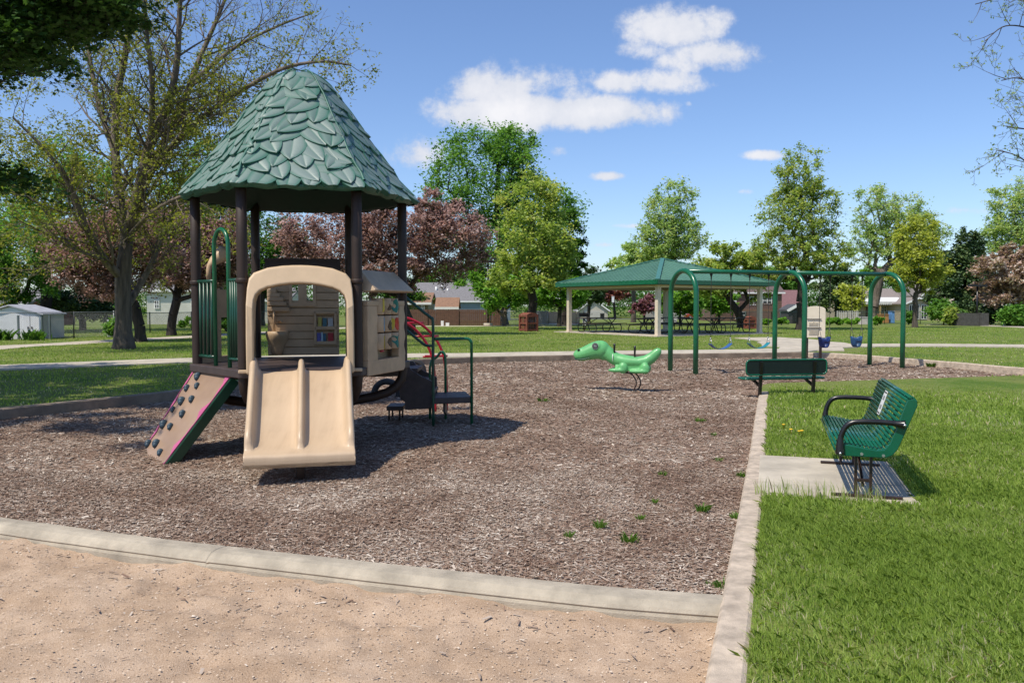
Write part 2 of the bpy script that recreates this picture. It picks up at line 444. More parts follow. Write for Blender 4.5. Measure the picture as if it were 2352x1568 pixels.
# sand pit --------------------------------------------------------------------
def sand_h(x, y):
    p = Vector((x, y, 0))
    h = 0.024 * mnoise.noise(p * 1.7) + 0.022 * mnoise.noise(p * 4.3 + Vector((9, 2, 0))) + 0.016 * mnoise.noise(p * 9 + Vector((1, 5, 3)))
    c = mnoise.noise(p * 3.1 + Vector((3, 8, 1))); h -= 0.030 * max(0, c - .22) / .5          # scooped foot marks
    h += 0.007 * abs(mnoise.noise(p * 21 + Vector((4, 4, 4)))) + 0.004 * mnoise.noise(p * 45)
    fy = front_y(x); d = fy - 0.25 - y
    h += 0.035 * math.exp(-max(0, d) * 3.0) * (0.5 + mnoise.noise(Vector((x * 1.3, 0, 2))))
    return -0.075 + h
m, nt, out = nmat('coarse_sand'); L = nt.links.new
b = N(nt, 'ShaderNodeBsdfPrincipled'); b.inputs['Roughness'].default_value = 0.95; b.inputs['Specular IOR Level'].default_value = 0.15
g = N(nt, 'ShaderNodeNewGeometry')
n1 = N(nt, 'ShaderNodeTexNoise'); n1.inputs['Scale'].default_value = 2.2; n1.inputs['Detail'].default_value = 8; n1.inputs['Roughness'].default_value = 0.7
n2 = N(nt, 'ShaderNodeTexNoise'); n2.inputs['Scale'].default_value = 160; n2.inputs['Detail'].default_value = 3
L(g.outputs['Position'], n1.inputs['Vector']); L(g.outputs['Position'], n2.inputs['Vector'])
av = N(nt, 'ShaderNodeMath', operation='MULTIPLY_ADD'); L(n2.outputs['Fac'], av.inputs[0]); av.inputs[1].default_value = 0.75
sb = N(nt, 'ShaderNodeMath', operation='MULTIPLY'); L(n1.outputs['Fac'], sb.inputs[0]); sb.inputs[1].default_value = 0.6; L(sb.outputs[0], av.inputs[2])
r = ramp(nt, [(0.40, (0.24, 0.158, 0.100)), (0.62, (0.392, 0.275, 0.182)), (0.85, (0.55, 0.415, 0.30))])
L(av.outputs[0], r.inputs['Fac']); L(r.outputs['Color'], b.inputs['Base Color'])
bp = N(nt, 'ShaderNodeBump'); bp.inputs['Strength'].default_value = 0.55; bp.inputs['Distance'].default_value = 0.012
L(n2.outputs['Fac'], bp.inputs['Height']); L(bp.outputs['Normal'], b.inputs['Normal']); L(b.outputs[0], out.inputs['Surface'])
M['sand'] = m
def gridsheet(x0, x1, y0, y1, st):
    xs = np.arange(x0, x1 + st / 2, st); yy = np.arange(y0, y1 + st / 2, st)
    V = [(x, y, sand_h(x, y)) for x in xs for y in yy]; ny = len(yy)
    i, j = np.meshgrid(np.arange(len(xs) - 1), np.arange(ny - 1), indexing='ij'); o = (i * ny + j).ravel()[:, None]
    return np.array(V), o + np.array([[0, ny, ny + 1, 1]])
V, Fq = gridsheet(-4.4, 1.35, 2.9, 6.6, 0.028)
Vb, Fb = gridsheet(-10.4, -4.4, 2.9, 9.1, 0.2)
Vc, Fc = gridsheet(-10.4, 1.2, 1.3, 2.9, 0.2)
V = np.concatenate([V, Vb, Vc]); Fq = np.concatenate([Fq, Fb + len(V) - len(Vb) - len(Vc), Fc + len(V) - len(Vc)])
tag(npmesh('sand', V, Fq, M['sand'], smooth=True), 'trampled tan sand of the sand pit', None, None, 'structure')
sand_poly = [Vector((p.x, p.y - 0.26, 0)) for p in front_s] + [Vector((-10, 1.6, 0)), Vector((0.3, 1.6, 0)), Vector((0.78, 3.4, 0))]
def near_curb(x, y, r):
    d = np.array([front_y(a) for a in x]) - 0.26 - y
    cl = np.array([mnoise.noise(Vector((a * 1.6, b * 1.6, 5.5))) for a, b in zip(x, y)])
    return r.random(len(x)) < np.clip(np.exp(-d * 2.6) + np.where(cl > 0.22, 0.22, 0.02), 0, 1)
scatter_chips('stray_wood_chips', 1100, 3.0, 8.0, 0.018, 0.045, 5, sand_poly, sand_h, -5, 1.2, M['chips'], 'stray wood chips strewn over the sand', 0.22, near_curb)
M['grit'] = tint_mat('sand_grit', [(0.0, (0.32, 0.205, 0.13)), (0.5, (0.48, 0.345, 0.235)), (1.0, (0.70, 0.58, 0.45))], 0.9)
scatter_chips('sand_grains', 14000, 3.0, 7.0, 0.004, 0.009, 6, sand_poly, lambda x, y: sand_h(x, y) - 0.004, -4.6, 1.2, M['grit'], 'coarse pale grit in the sand', 0.9)

# curbs ------------------------------------------------------------------------
def curb(name, line, prof, material, label):
    """sweep a section (offset to the left of travel, z) along a line on the ground"""
    om = sum(o for o, z in prof) / len(prof)
    rings = []; src = line; line = [src[0]]; ins_ = [0]; acc = 0; gap = 3.05
    for p, q in zip(src[:-1], src[1:]):                    # cut a tooled joint every metre and a half
        acc += (q - p).length
        if acc > gap:
            acc = 0; u = (q - p).normalized()
            for k, e in ((-.011, 0), (-.005, 1), (.005, 1), (.011, 0)): line.append(q + u * k); ins_.append(e)
        else: line.append(q); ins_.append(0)
    for i, p in enumerate(line):
        a = line[max(0, i - 1)]; b = line[min(len(line) - 1, i + 1)]
        d = Vector((b.x - a.x, b.y - a.y, 0)).normalized(); nrm = Vector((-d.y, d.x, 0))
        w = 1 + 0.03 * mnoise.noise(Vector((p.x * 1.7, p.y * 1.7, 0)))
        rings.append([Vector((p.x, p.y, 0)) + nrm * ((o - om) * (w - .015 * ins_[i]) + om) + Vector((0, 0, z - .005 * ins_[i] + 0.003 * mnoise.noise(Vector((p.x * 2.3, p.y * 2.3, o * 9))))) for o, z in prof])
    mb = MB(); mb.loft(rings, True, True, False)
    return tag(obj(name, mb, material, weld=False), label, 'curb', None, None)
def dens(line, n=5): return smoothpath(line, n)
M['curb_dark'] = mat('dark_brown_concrete', (0.24, 0.185, 0.135), 0.95, 0.2, 3, .4, 100)  # darker brown concrete shared by the left and far curbs
# sand side curb (travel from right to left, so left of travel is the sand side)
prof = [(0.0, -0.15), (0.0, 0.028), (0.015, 0.040), (0.105, 0.043), (0.15, 0.036), (0.19, 0.010), (0.203, -0.008), (0.197, -0.018), (0.205, -0.035), (0.205, -0.22)]
curb('concrete_curb', dens(front_curb, 12), prof, M['curb'], 'long grey concrete curb with rounded nose between sand and wood chips')
prof_r = [(0.02, -0.2), (0.012, 0.035), (-0.005, 0.055), (-0.13, 0.058), (-0.15, 0.045), (-0.15, -0.2)]
curb('concrete_curb', dens(right_edge[1:] + corner, 8), prof_r, M['curb2'], 'narrow pinkish concrete curb along the near right lawn')
prof_f = [(0.02, -0.2), (0.02, 0.145), (0.008, 0.158), (-0.15, 0.158), (-0.165, 0.14), (-0.165, -0.1)]
curb('concrete_curb', dens(far_edge[:7], 6), prof_f, M['curb2'], 'pale concrete curb behind the swing set at the far right')
curb('concrete_curb', dens(far_edge[10:] + [Vector((-10.0, 7.6, 0))], 6), prof_f, M['curb_dark'], 'shaded concrete curb at the left edge of the wood chips')

curb('concrete_curb', dens(far_edge[6:11], 6), [(o, z) for o, z in prof_f], M['curb_dark'], 'long dark concrete curb along the path behind the swings and dinosaur')
def ribbon(name, line, w, z, material, label, thick=0.12, widths=None):
    rings = []
    for i, p in enumerate(line):
        a = line[max(0, i - 1)]; b = line[min(len(line) - 1, i + 1)]
        d = Vector((b.x - a.x, b.y - a.y, 0)).normalized(); nr = Vector((-d.y, d.x, 0))
        ww = w if widths is None else widths[i]
        zz = z + (hgt(p.y) - 0.12)
        rings.append([Vector((p.x, p.y, zz - thick)) + nr * ww / 2, Vector((p.x, p.y, zz)) + nr * ww / 2, Vector((p.x, p.y, zz)) - nr * ww / 2, Vector((p.x, p.y, zz - thick)) - nr * ww / 2])
    mb = MB(); mb.loft(rings, True, True, False)
    return tag(obj(name, mb, material), label, None, None, 'structure')
path1 = [Vector(p) for p in ((-22, 14.2, 0), (-16, 17.2, 0), (-12, 19.1, 0), (-8.6, 21.6, 0), (-4.5, 23.4, 0), (-1.1, 23.95, 0), (0.6, 24.52, 0), (4.0, 25.35, 0), (7.9, 26.05, 0), (9.1, 26.9, 0))]
ribbon('path', smoothpath(path1, 5), 1.75, 0.162, M['concrete'], 'pale concrete path running behind the wood chips')
path2 = [gz(u, v, 0.12) for u, v in ((-260, 825), (0, 798), (130, 791), (262, 783), (452, 773), (620, 763), (800, 753), (945, 747.8), (1085, 747.2), (1300, 746))]
ribbon('path', smoothpath(path2, 4), 1.7, 0.135, M['concrete'], 'far sidewalk beyond the big tree on the left')
pj = [gz(u, v, 0.14) for u, v in ((1862, 805), (1862, 798), (1845, 789), (1800, 781), (1740, 776))]
ribbon('path', smoothpath(pj, 5), 2.6, 0.166, M['concrete'], 'concrete path leading from the junction to the picnic shelter', 0.1, [2.0] * 6 + [3.2] * 6 + [2.6] * 6 + [2.2] * 3)
pr = [gz(u, v, 0.14) for u, v in ((1835, 797), (1900, 795), (1990, 794), (2120, 793.5), (2250, 794.5), (2500, 797))]
ribbon('path', smoothpath(pr, 5), 1.9, 0.170, M['concrete'], 'concrete path running off to the right across the lawn')
pr2 = [gz(u, v, 0.1) for u, v in ((2130, 742.5), (2230, 744.5), (2352, 753), (2600, 768))]
ribbon('path', smoothpath(pr2, 5), 1.3, 0.16, M['concrete'], 'thin far path below the hedge on the right')
pd = [gz(u, v, 0.0) for u, v in ((1255, 745), (1330, 741.5), (1400, 738))]
ribbon('path', smoothpath(pd, 4), 3.0, 0.16, M['concrete'], 'driveway and sidewalk in front of the garage')
mb = MB(); mb.box((40, 150, hgt(150) + 0.03), (120, 7, 0.06)); tag(obj('street', mb, mat('asphalt', (0.06, 0.06, 0.062), 0.9, 0.15, 1.0)), 'grey residential street beyond the park', None, None, 'structure')

# bench slab
SA = Vector((0.296, 0.955, 0)); SB = Vector((0.955, -0.296, 0)); SC = Vector((2.86, 7.42, 0))
mb = MB(); R = Matrix((SB, SA, Vector((0, 0, 1)))).transposed()
mb.box(SC + Vector((0, 0, 0.0)), (1.22, 1.84, 0.12), R)
tag(obj('bench_slab', mb, M['concrete'], bevel=0.01), 'rectangular concrete slab under the slatted green bench', 'slab')

# grass blades ----------------------------------------------------------------
M['blade'] = tint_mat('grass_blades', [(0.0, (0.150, 0.235, 0.034)), (0.35, (0.245, 0.350, 0.056)), (0.7, (0.335, 0.430, 0.096)), (0.91, (0.32, 0.41, 0.13)), (0.95, (0.52, 0.46, 0.27)), (1.0, (0.60, 0.52, 0.36))], 0.6, 0.35, 0.2)
def blades(name, x, y, zf, h0, h1, w, seed, label, lean=0.5, tintbias=None):
    r = np.random.default_rng(seed); n = len(x)
    z = np.array([zf(a, b) for a, b in zip(x, y)]) if callable(zf) else np.full(n, zf)
    h = r.uniform(h0, h1, n); a = r.uniform(0, 2 * math.pi, n); ln = np.abs(r.normal(0, lean, n)) * h
    la = r.normal(2.6, 1.6, n)
    base = np.stack([x, y, z - 0.01], 1); ws = np.stack([np.cos(a), np.sin(a), 0 * a], 1) * (w * r.uniform(0.6, 1.3, n))[:, None] / 2
    ld = np.stack([np.cos(la) * ln, np.sin(la) * ln, 0 * a], 1); up = np.stack([0 * a, 0 * a, 1 + 0 * a], 1)
    mid = base + up * (h * 0.6)[:, None] + ld * 0.4; tip = base + up * (h * (1 - 0.2 * np.minimum(ln / h, 1)))[:, None] + ld
    V = np.stack([base - ws, base + ws, mid + ws * 0.75, tip, mid - ws * 0.75], 1).reshape(-1, 3)
    Fq = (np.arange(n) * 5)[:, None] + np.array([[0, 1, 2, 3, 4]])
    t = r.beta(2.0, 2.2, n) * .92; t = np.where(r.random(n) < .05, r.uniform(.93, 1.0, n), t)
    if tintbias is not None: t = np.clip(t + tintbias(x, y), 0, 1)
    return tag(npmesh(name, V, Fq, M['blade'], tint=np.repeat(t, 5)), label, None, None, 'stuff')
def lawn_pts(n, ylo, yhi, xlo, xhi, seed, extra=None):
    r = np.random.default_rng(seed); x = r.uniform(xlo, xhi, n); y = r.uniform(ylo, yhi, n)
    q_ = np.abs(x / y); k = ~inpoly(x, y, hole) & ((q_ < .645) | ((q_ < 1.35) & (r.random(n) < .35)))
    # keep off the slab
    dx = x - SC.x; dy = y - SC.y; sb = dx * SB.x + dy * SB.y; sa = dx * SA.x + dy * SA.y
    k &= ~((np.abs(sb) < 0.60) & (np.abs(sa) < 0.90))
    # keep off the paths
    for line, w in ((path1, 1.0), (pj, 1.5), (pr, 1.0), (path2, 0.95)):
        L2 = smoothpath(line, 5)
        for a, b in zip(L2[:-1], L2[1:]):
            ex, ey = b.x - a.x, b.y - a.y; q = np.clip(((x - a.x) * ex + (y - a.y) * ey) / (ex * ex + ey * ey), 0, 1)
            k &= (np.hypot(x - a.x - q * ex, y - a.y - q * ey) > w)
    if extra is not None: k &= extra(x, y, r)
    return x[k], y[k]
def off_curb(x, y):
    # a little in from the curb line: thin the blades that would root in concrete
    k = np.ones(len(x), bool)
    L2 = smoothpath(right_edge + corner, 3)
    d = np.full(len(x), 9.0)
    for a, b in zip(L2[:-1], L2[1:]):
        ex, ey = b.x - a.x, b.y - a.y; q = np.clip(((x - a.x) * ex + (y - a.y) * ey) / (ex * ex + ey * ey + 1e-9), 0, 1)
        d = np.minimum(d, np.hypot(x - a.x - q * ex, y - a.y - q * ey))
    return d
def patchy(x, y):
    return np.array([0.30 * mnoise.noise(Vector((a * 0.7, b * 0.7, 0))) + 0.24 * mnoise.noise(Vector((a * 2.6, b * 2.6, 4))) for a, b in zip(x, y)])
def bare(x, y, r):
    d = off_curb(x, y)
    worn = np.array([mnoise.noise(Vector((a * 2.0, b * 2.0, 8))) for a, b in zip(x, y)])
    thin = (y < 4.9) & (d < 0.75)
    wob = np.array([.045 * mnoise.noise(Vector((a * 6, b * 6, 1))) for a, b in zip(x, y)])
    return (d > 0.150 + wob) & ~(thin & (worn > -0.05) & (r.random(len(x)) < 0.6))
GL = 'short mown grass blades of the near right lawn'
x, y = lawn_pts(400000, 3.0, 6.2, 0.7, 7.8, 11, bare); blades('grass', x, y, 0.045, 0.02, 0.062, 0.0045, 12, GL, 0.75, patchy)
x, y = lawn_pts(260000, 6.2, 10.5, 1.5, 11.5, 13, bare); blades('grass', x, y, 0.045, 0.025, 0.068, 0.009, 14, GL, 0.6, patchy)
x, y = lawn_pts(130000, 10.5, 17.8, 2.4, 18, 15, bare); blades('grass', x, y, 0.055, 0.03, 0.075, 0.015, 16, GL, 0.5, patchy)
GL2 = 'mown grass beyond the far curb and round the shelter'
x, y = lawn_pts(110000, 12, 32, -20, 21, 17, lambda x, y, r: (y > 17) | (x < 0)); blades('grass', x, y, 0.13, 0.03, 0.065, 0.020, 18, GL2, 0.5, patchy)
x, y = lawn_pts(90000, 32, 54, -36, 36, 19); blades('grass', x, y, 0.12, 0.03, 0.07, 0.035, 20, GL2, 0.5, patchy)
# seed-head stalks along the front of the slab
r = np.random.default_rng(5); n = 260
q = r.uniform(-0.62, 0.35, n); s = -0.93 + r.normal(0, 0.05, n)
blades('grass', SC.x + SB.x * q + SA.x * s, SC.y + SB.y * q + SA.y * s, 0.045, 0.09, 0.2, 0.005, 21, 'tall seeding grass along the front of the bench slab', 0.3, lambda x, y: 0.35 + 0 * x)

# weeds in the chips
M['weed'] = tint_mat('weed_leaves', [(0.0, (0.06, 0.15, 0.015)), (1.0, (0.16, 0.28, 0.04))], 0.5, 0.3)
WL = 'small bright green weed tuft sprouting from the wood chips'
for i, (u, v, k) in enumerate(((1377, 1210, 1.0), (1306, 1232, .8), (1446, 1243, 1.1), (1614, 1173, 1.1), (1470, 1192, .7), (1522, 1092, .8), (1504, 1154, .7), (1247, 924, 1.4), (1607, 970, 1.2), (1703, 1095, 1.0), (1690, 1190, .9), (1660, 1352, .9), (1630, 1345, .6), (1036, 832, 2.2), (1640, 1000, .8), (1650, 1060, .8), (2140, 842, 2.4))):
    k *= .8; p = gz(u, v, 0.0); r = np.random.default_rng(100 + i); n = int(70 * k)
    x = p.x + r.normal(0, 0.024 * k, n); y = p.y + r.normal(0, 0.024 * k, n)
    h = r.uniform(0.03, 0.075, n) * min(k, 1.6); a = r.uniform(0, 6.28, n); la = np.arctan2(y - p.y, x - p.x) + r.normal(0, .3, n); ln = h * r.uniform(.3, 1.1, n)
    base = np.stack([x, y, np.zeros(n)], 1); ws = np.stack([np.cos(a), np.sin(a), 0 * a], 1) * 0.005 * k
    ld = np.stack([np.cos(la) * ln, np.sin(la) * ln, 0 * a], 1); up = np.array([[0, 0, 1.0]])
    mid = base + up * h[:, None] * .7 + ld * .45; tip = base + up * h[:, None] + ld
    V = np.stack([base - ws, base + ws, mid + ws * .8, tip, mid - ws * .8], 1).reshape(-1, 3)
    w = npmesh('weed_tuft', V, (np.arange(n) * 5)[:, None] + np.array([[0, 1, 2, 3, 4]]), M['weed'], tint=np.repeat(r.random(n), 5))
    tag(w, WL, 'weed', 'weeds in the wood chips')
M['dandelion'] = mat('dandelion_yellow', (0.8, 0.5, 0.02), 0.6, 0.1)
for u, v in ((1817, 986), (1842, 989), (1934, 987), (1836, 990), (1800, 975), (2010, 1043)):
    p = gz(u, v, 0.12); mb = MB(); mb.lathe([(0.004, -0.06), (0.004, -0.005), (0.022, 0.0), (0.02, 0.008), (0.004, 0.012)], p, 9)
    tag(obj('dandelion', mb, M['dandelion']), 'tiny yellow dandelion in the lawn left of the bench', 'flower', 'dandelions in the near lawn')
# ------------------------------------------------------------------ play structure
PS = 1.06
PC = Vector((-2.45, 9.70, 0)); PR = Vector((0.973, 0.23, 0)); PF = Vector((0.23, -0.973, 0)); UZ = Vector((0, 0, 1))
def LP(r, f, z): return PC + PR * (r * PS) + PF * (f * PS) + UZ * (z * PS - 0.096)
HEX = [(-0.55, 0.953), (0.55, 0.953), (1.1, 0.0), (0.55, -0.953), (-0.55, -0.953), (-1.1, 0.0)]
play = thing('play_structure', 'hexagonal toddler play structure with green leaf roof, brown posts and tan double slide', 'playground', PC)
DZ = 0.97
def lp_list(l): return [LP(*p) for p in l]

# posts: straight above the deck, sweeping in under it to a central foot
for i, (r, f) in enumerate(HEX):
    mb = MB()
    k = 1.0
    pts = [(r, f, 2.86), (r, f, 2.2), (r, f, 1.5), (r, f, 1.0), (r, f, 0.86), (r * .985, f * .985, 0.76), (r * .93, f * .93, 0.67), (r * .84, f * .84, 0.61), (r * .7, f * .7, 0.565), (r * .45, f * .45, 0.52), (r * .14, f * .14, 0.48)]
    mb.tube(lp_list(pts), 0.052 * PS, 14)
    mb.lathe([(0.062, -0.025), (0.066, -0.012), (0.066, 0.012), (0.062, 0.025)], LP(r, f, 1.835), 14)
    p = obj('post', mb, M['brown'], play)
    m2 = MB(); m2.cyl(LP(r * .975, f * .975, 1.835) + (LP(r * .8, f * .8, 1.835) - LP(r, f, 1.835)).normalized() * 0.062, 0.014, 0.03, 8, (LP(0, 0, 0) - LP(r, f, 0)))
    obj('collar_bolt', m2, M['bolt'], p)
mb = MB(); mb.lathe([(0.11, -0.1), (0.11, 0.3), (0.12, 0.42), (0.17, 0.47), (0.05, 0.5)], PC, 16); obj('centre_foot', mb, M['brown'], play)

# deck: hexagon of thick coated plates with overhanging rim
mb = MB()
rim = [LP(r * 1.075, f * 1.075, 0) for r, f in HEX]
mb.prism([((p - PC).x, (p - PC).y) for p in rim], PC + UZ * (LP(0, 0, DZ - 0.085).z), (1, 0, 0), (0, 1, 0), (0, 0, 0.085 * PS))
dk = obj('deck', mb, M['deck'], play, bevel=0.012)
mb = MB()
for a in range(6):                                     # under-deck beams
    r, f = HEX[a]; mb.beam(LP(r * .97, f * .97, DZ - 0.14), LP(0, 0, DZ - 0.14), 0.05, 0.08)
obj('deck_beam', mb, M['brown'], dk)

# roof -----------------------------------------------------------------------
m, nt, out = nmat('weathered_green_roof_plastic'); L = nt.links.new
b = N(nt, 'ShaderNodeBsdfPrincipled'); b.inputs['Roughness'].default_value = 0.5
tc = N(nt, 'ShaderNodeTexCoord'); n1 = N(nt, 'ShaderNodeTexNoise'); n1.inputs['Scale'].default_value = 2.2; n1.inputs['Detail'].default_value = 6
L(tc.outputs['Object'], n1.inputs['Vector'])
at_ = N(nt, 'ShaderNodeAttribute', attribute_name='tint')
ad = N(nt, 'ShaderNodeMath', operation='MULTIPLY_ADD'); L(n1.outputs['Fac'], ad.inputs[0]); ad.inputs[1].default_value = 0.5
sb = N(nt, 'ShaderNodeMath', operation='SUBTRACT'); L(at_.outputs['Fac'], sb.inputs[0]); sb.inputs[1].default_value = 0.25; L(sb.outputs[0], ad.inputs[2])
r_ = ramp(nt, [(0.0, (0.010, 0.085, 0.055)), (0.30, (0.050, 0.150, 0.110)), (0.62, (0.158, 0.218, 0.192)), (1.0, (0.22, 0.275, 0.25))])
L(ad.outputs[0], r_.inputs['Fac']); L(r_.outputs['Color'], b.inputs['Base Color']); L(b.outputs[0], out.inputs['Surface'])
M['roof'] = m
PROF = [(4.10, 0.0), (4.09, 0.13), (4.05, 0.235), (3.96, 0.335), (3.78, 0.475), (3.46, 0.705), (3.13, 0.945), (2.92, 1.115), (2.785, 1.235)]
ARC = [0.0]
for a, b2 in zip(PROF[:-1], PROF[1:]): ARC.append(ARC[-1] + math.hypot(a[0] - b2[0], a[1] - b2[1]))
SL = ARC[-1]
def prof_at(t):
    t = max(0, min(SL, t))
    for i in range(len(ARC) - 1):
        if t <= ARC[i + 1] + 1e-9:
            k = (t - ARC[i]) / (ARC[i + 1] - ARC[i]); a, b2 = PROF[i], PROF[i + 1]
            return a[1] + (b2[1] - a[1]) * k, a[0] + (b2[0] - a[0]) * k
CIRC = [math.atan2(f, r) for r, f in HEX]
def roof_pt(k, s, t):
    """face k, s in 0..1 across, t metres down the slope"""
    rad, z = prof_at(t)
    a = HEX[k]; b2 = HEX[(k + 1) % 6]; R0 = 1.1
    r = (a[0] + (b2[0] - a[0]) * s) / R0 * rad; f = (a[1] + (b2[1] - a[1]) * s) / R0 * rad
    q = math.hypot(r, f); bl = max(0.0, 0.75 - t * 1.1)          # the crown of the cap is round, the skirt six-sided
    if q > 1e-6:
        w = (rad * 0.96 / q); r, f = r * (1 + (w - 1) * bl), f * (1 + (w - 1) * bl)
    return LP(r, f, z)
V = []; Fq = []; T = []
nt_, ns_ = 22, 8
for k in range(6):
    o = len(V)
    for i in range(nt_ + 1):
        for j in range(ns_ + 1):
            V.append(roof_pt(k, j / ns_, SL * i / nt_)); T.append(0.45)
    for i in range(nt_):
        for j in range(ns_): Fq.append((o + i * (ns_ + 1) + j, o + i * (ns_ + 1) + j + 1, o + (i + 1) * (ns_ + 1) + j + 1, o + (i + 1) * (ns_ + 1) + j))
    o = len(V)                                                   # rolled rim and soffit
    for (dr, dz) in ((0.0, 0.0), (0.008, -0.022), (-0.012, -0.045), (-0.05, -0.055)):
        for j in range(ns_ + 1):
            s = j / ns_; a = HEX[k]; b2 = HEX[(k + 1) % 6]; rad = 1.232 + dr
            r = (a[0] + (b2[0] - a[0]) * s) / 1.1 * rad; f = (a[1] + (b2[1] - a[1]) * s) / 1.1 * rad
            
            V.append(LP(r, f, 2.78 + dz + 0.012 * math.sin(s * 21 + k))); T.append(0.1)
    for i in range(3):
        for j in range(ns_): Fq.append((o + i * (ns_ + 1) + j, o + i * (ns_ + 1) + j + 1, o + (i + 1) * (ns_ + 1) + j + 1, o + (i + 1) * (ns_ + 1) + j))
rl = random.Random(31)
def leaf(k, s0, t0, ln, wd, ang, lift):
    """one moulded leaf: grid patch laid on the slope, tip lifted, skirt down to the shell"""
    nl, xs = 8, (-1.0, -0.62, -0.12, 0.0, 0.12, 0.62, 1.0)
    ca, sa = math.cos(ang), math.sin(ang); rad0, _ = prof_at(t0); wface = max(0.12, rad0)
    def place(x, y, h):
        dt = x * ca - y * sa; ds = (x * sa + y * ca)
        t = t0 + dt; s = s0 + ds / wface; kk = k; over = 0
        if t > SL: over = min(t - SL, .07)
        if s < 0: kk = (k - 1) % 6; s = 1 + s
        elif s > 1: kk = (k + 1) % 6; s = s - 1
        s = min(1, max(0, s)); p = roof_pt(kk, s, min(t, SL))
        p2 = roof_pt(kk, s, min(t, SL) - 0.03); d = (p - p2).normalized()
        q = Vector((p.x - PC.x, p.y - PC.y, 0)); q.normalize(); nrm = (q * 0.8 + UZ * 0.62)
        nrm = (nrm - d * nrm.dot(d)).normalized()
        return p + d * over * PS + nrm * h
    o = len(V); cnt = len(xs) + 4; tone = rl.uniform(-.10, .16)
    for i in range(nl + 1):
        q = i / nl; w = wd / 2 * (math.sin(math.pi * min(1, q ** 0.72 * 0.97 + 0.03)) ** 0.75); x = (q - 0.35) * ln
        base = 0.004 + lift * q
        for j, y in enumerate((-1.0, -1.0) + xs + (1.0, 1.0)):
            edge = j in (0, 1, cnt - 1, cnt - 2)
            if j == 0 or j == cnt - 1: h = -0.010
            else: h = base + 0.004 * (1 - y * y) - (0.007 if abs(y) < 0.01 else 0)
            V.append(place(x, y * w, h * PS))
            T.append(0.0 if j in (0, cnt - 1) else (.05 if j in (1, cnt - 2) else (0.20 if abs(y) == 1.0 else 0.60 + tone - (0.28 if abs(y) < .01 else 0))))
    for i in range(nl):
        for j in range(cnt - 1):
            if j in (1, cnt - 3): continue
            Fq.append((o + i * cnt + j, o + i * cnt + j + 1, o + (i + 1) * cnt + j + 1, o + (i + 1) * cnt + j))

t = SL - 0.06; row = 0
rows = []
while t > 0.10: rows.append(t); t -= 0.162
for row, t in enumerate(rows):
    rad, _ = prof_at(t); n = max(1, int(round(rad / 0.185)))
    for k in range(6):
        for j in range(n):
            s = (j + 0.5 + (0.5 if row % 2 else 0) + rl.uniform(-.18, .18)) / n
            if s > 1.02: s = 1.0
            big = rl.uniform(0.85, 1.25)
            ang = rl.choice([-1, 1]) * abs(rl.gauss(0.45, 0.35)) if row else rl.uniform(-.35, .35)
            leaf(k, s, t + rl.uniform(-.04, .04) - (0.05 if row == 0 else 0), 0.35 * big, 0.235 * big, ang, rl.uniform(0.028, 0.048))
# light stems creeping up the ridges
for k in range(6):
    pts = [roof_pt(k, max(0, min(1, 0.0 + 0.035 * math.sin(i * 1.3 + k))), SL * (0.02 + 0.98 * i / 16)) + UZ * 0.045 for i in range(17)]
    mbs = MB(); mbs.tube(pts, [0.008 + 0.008 * i / 16 for i in range(17)], 6); o = len(V)
    V += [Vector(p) for p in mbs.v]; T += [0.25] * len(mbs.v); Fq += [tuple(o + i for i in f) for f in mbs.f if len(f) == 4]
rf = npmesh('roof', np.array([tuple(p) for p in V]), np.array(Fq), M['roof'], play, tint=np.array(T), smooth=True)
bm = bmesh.new(); bm.from_mesh(rf.data); bmesh.ops.recalc_face_normals(bm, faces=bm.faces); bm.to_mesh(rf.data); bm.free()

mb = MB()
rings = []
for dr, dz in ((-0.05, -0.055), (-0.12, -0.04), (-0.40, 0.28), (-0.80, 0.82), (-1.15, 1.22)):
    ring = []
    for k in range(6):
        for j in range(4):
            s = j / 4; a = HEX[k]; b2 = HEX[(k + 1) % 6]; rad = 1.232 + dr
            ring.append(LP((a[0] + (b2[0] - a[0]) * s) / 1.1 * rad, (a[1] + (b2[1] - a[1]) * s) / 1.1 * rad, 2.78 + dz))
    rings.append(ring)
mb.loft(rings, True, False, True); obj('roof_underside', mb, mat('shade_dark_inner_shell', (.004, .030, .022), .7, .1, 3), rf)  # inner shell green darkened to paint in the shade beneath the roof

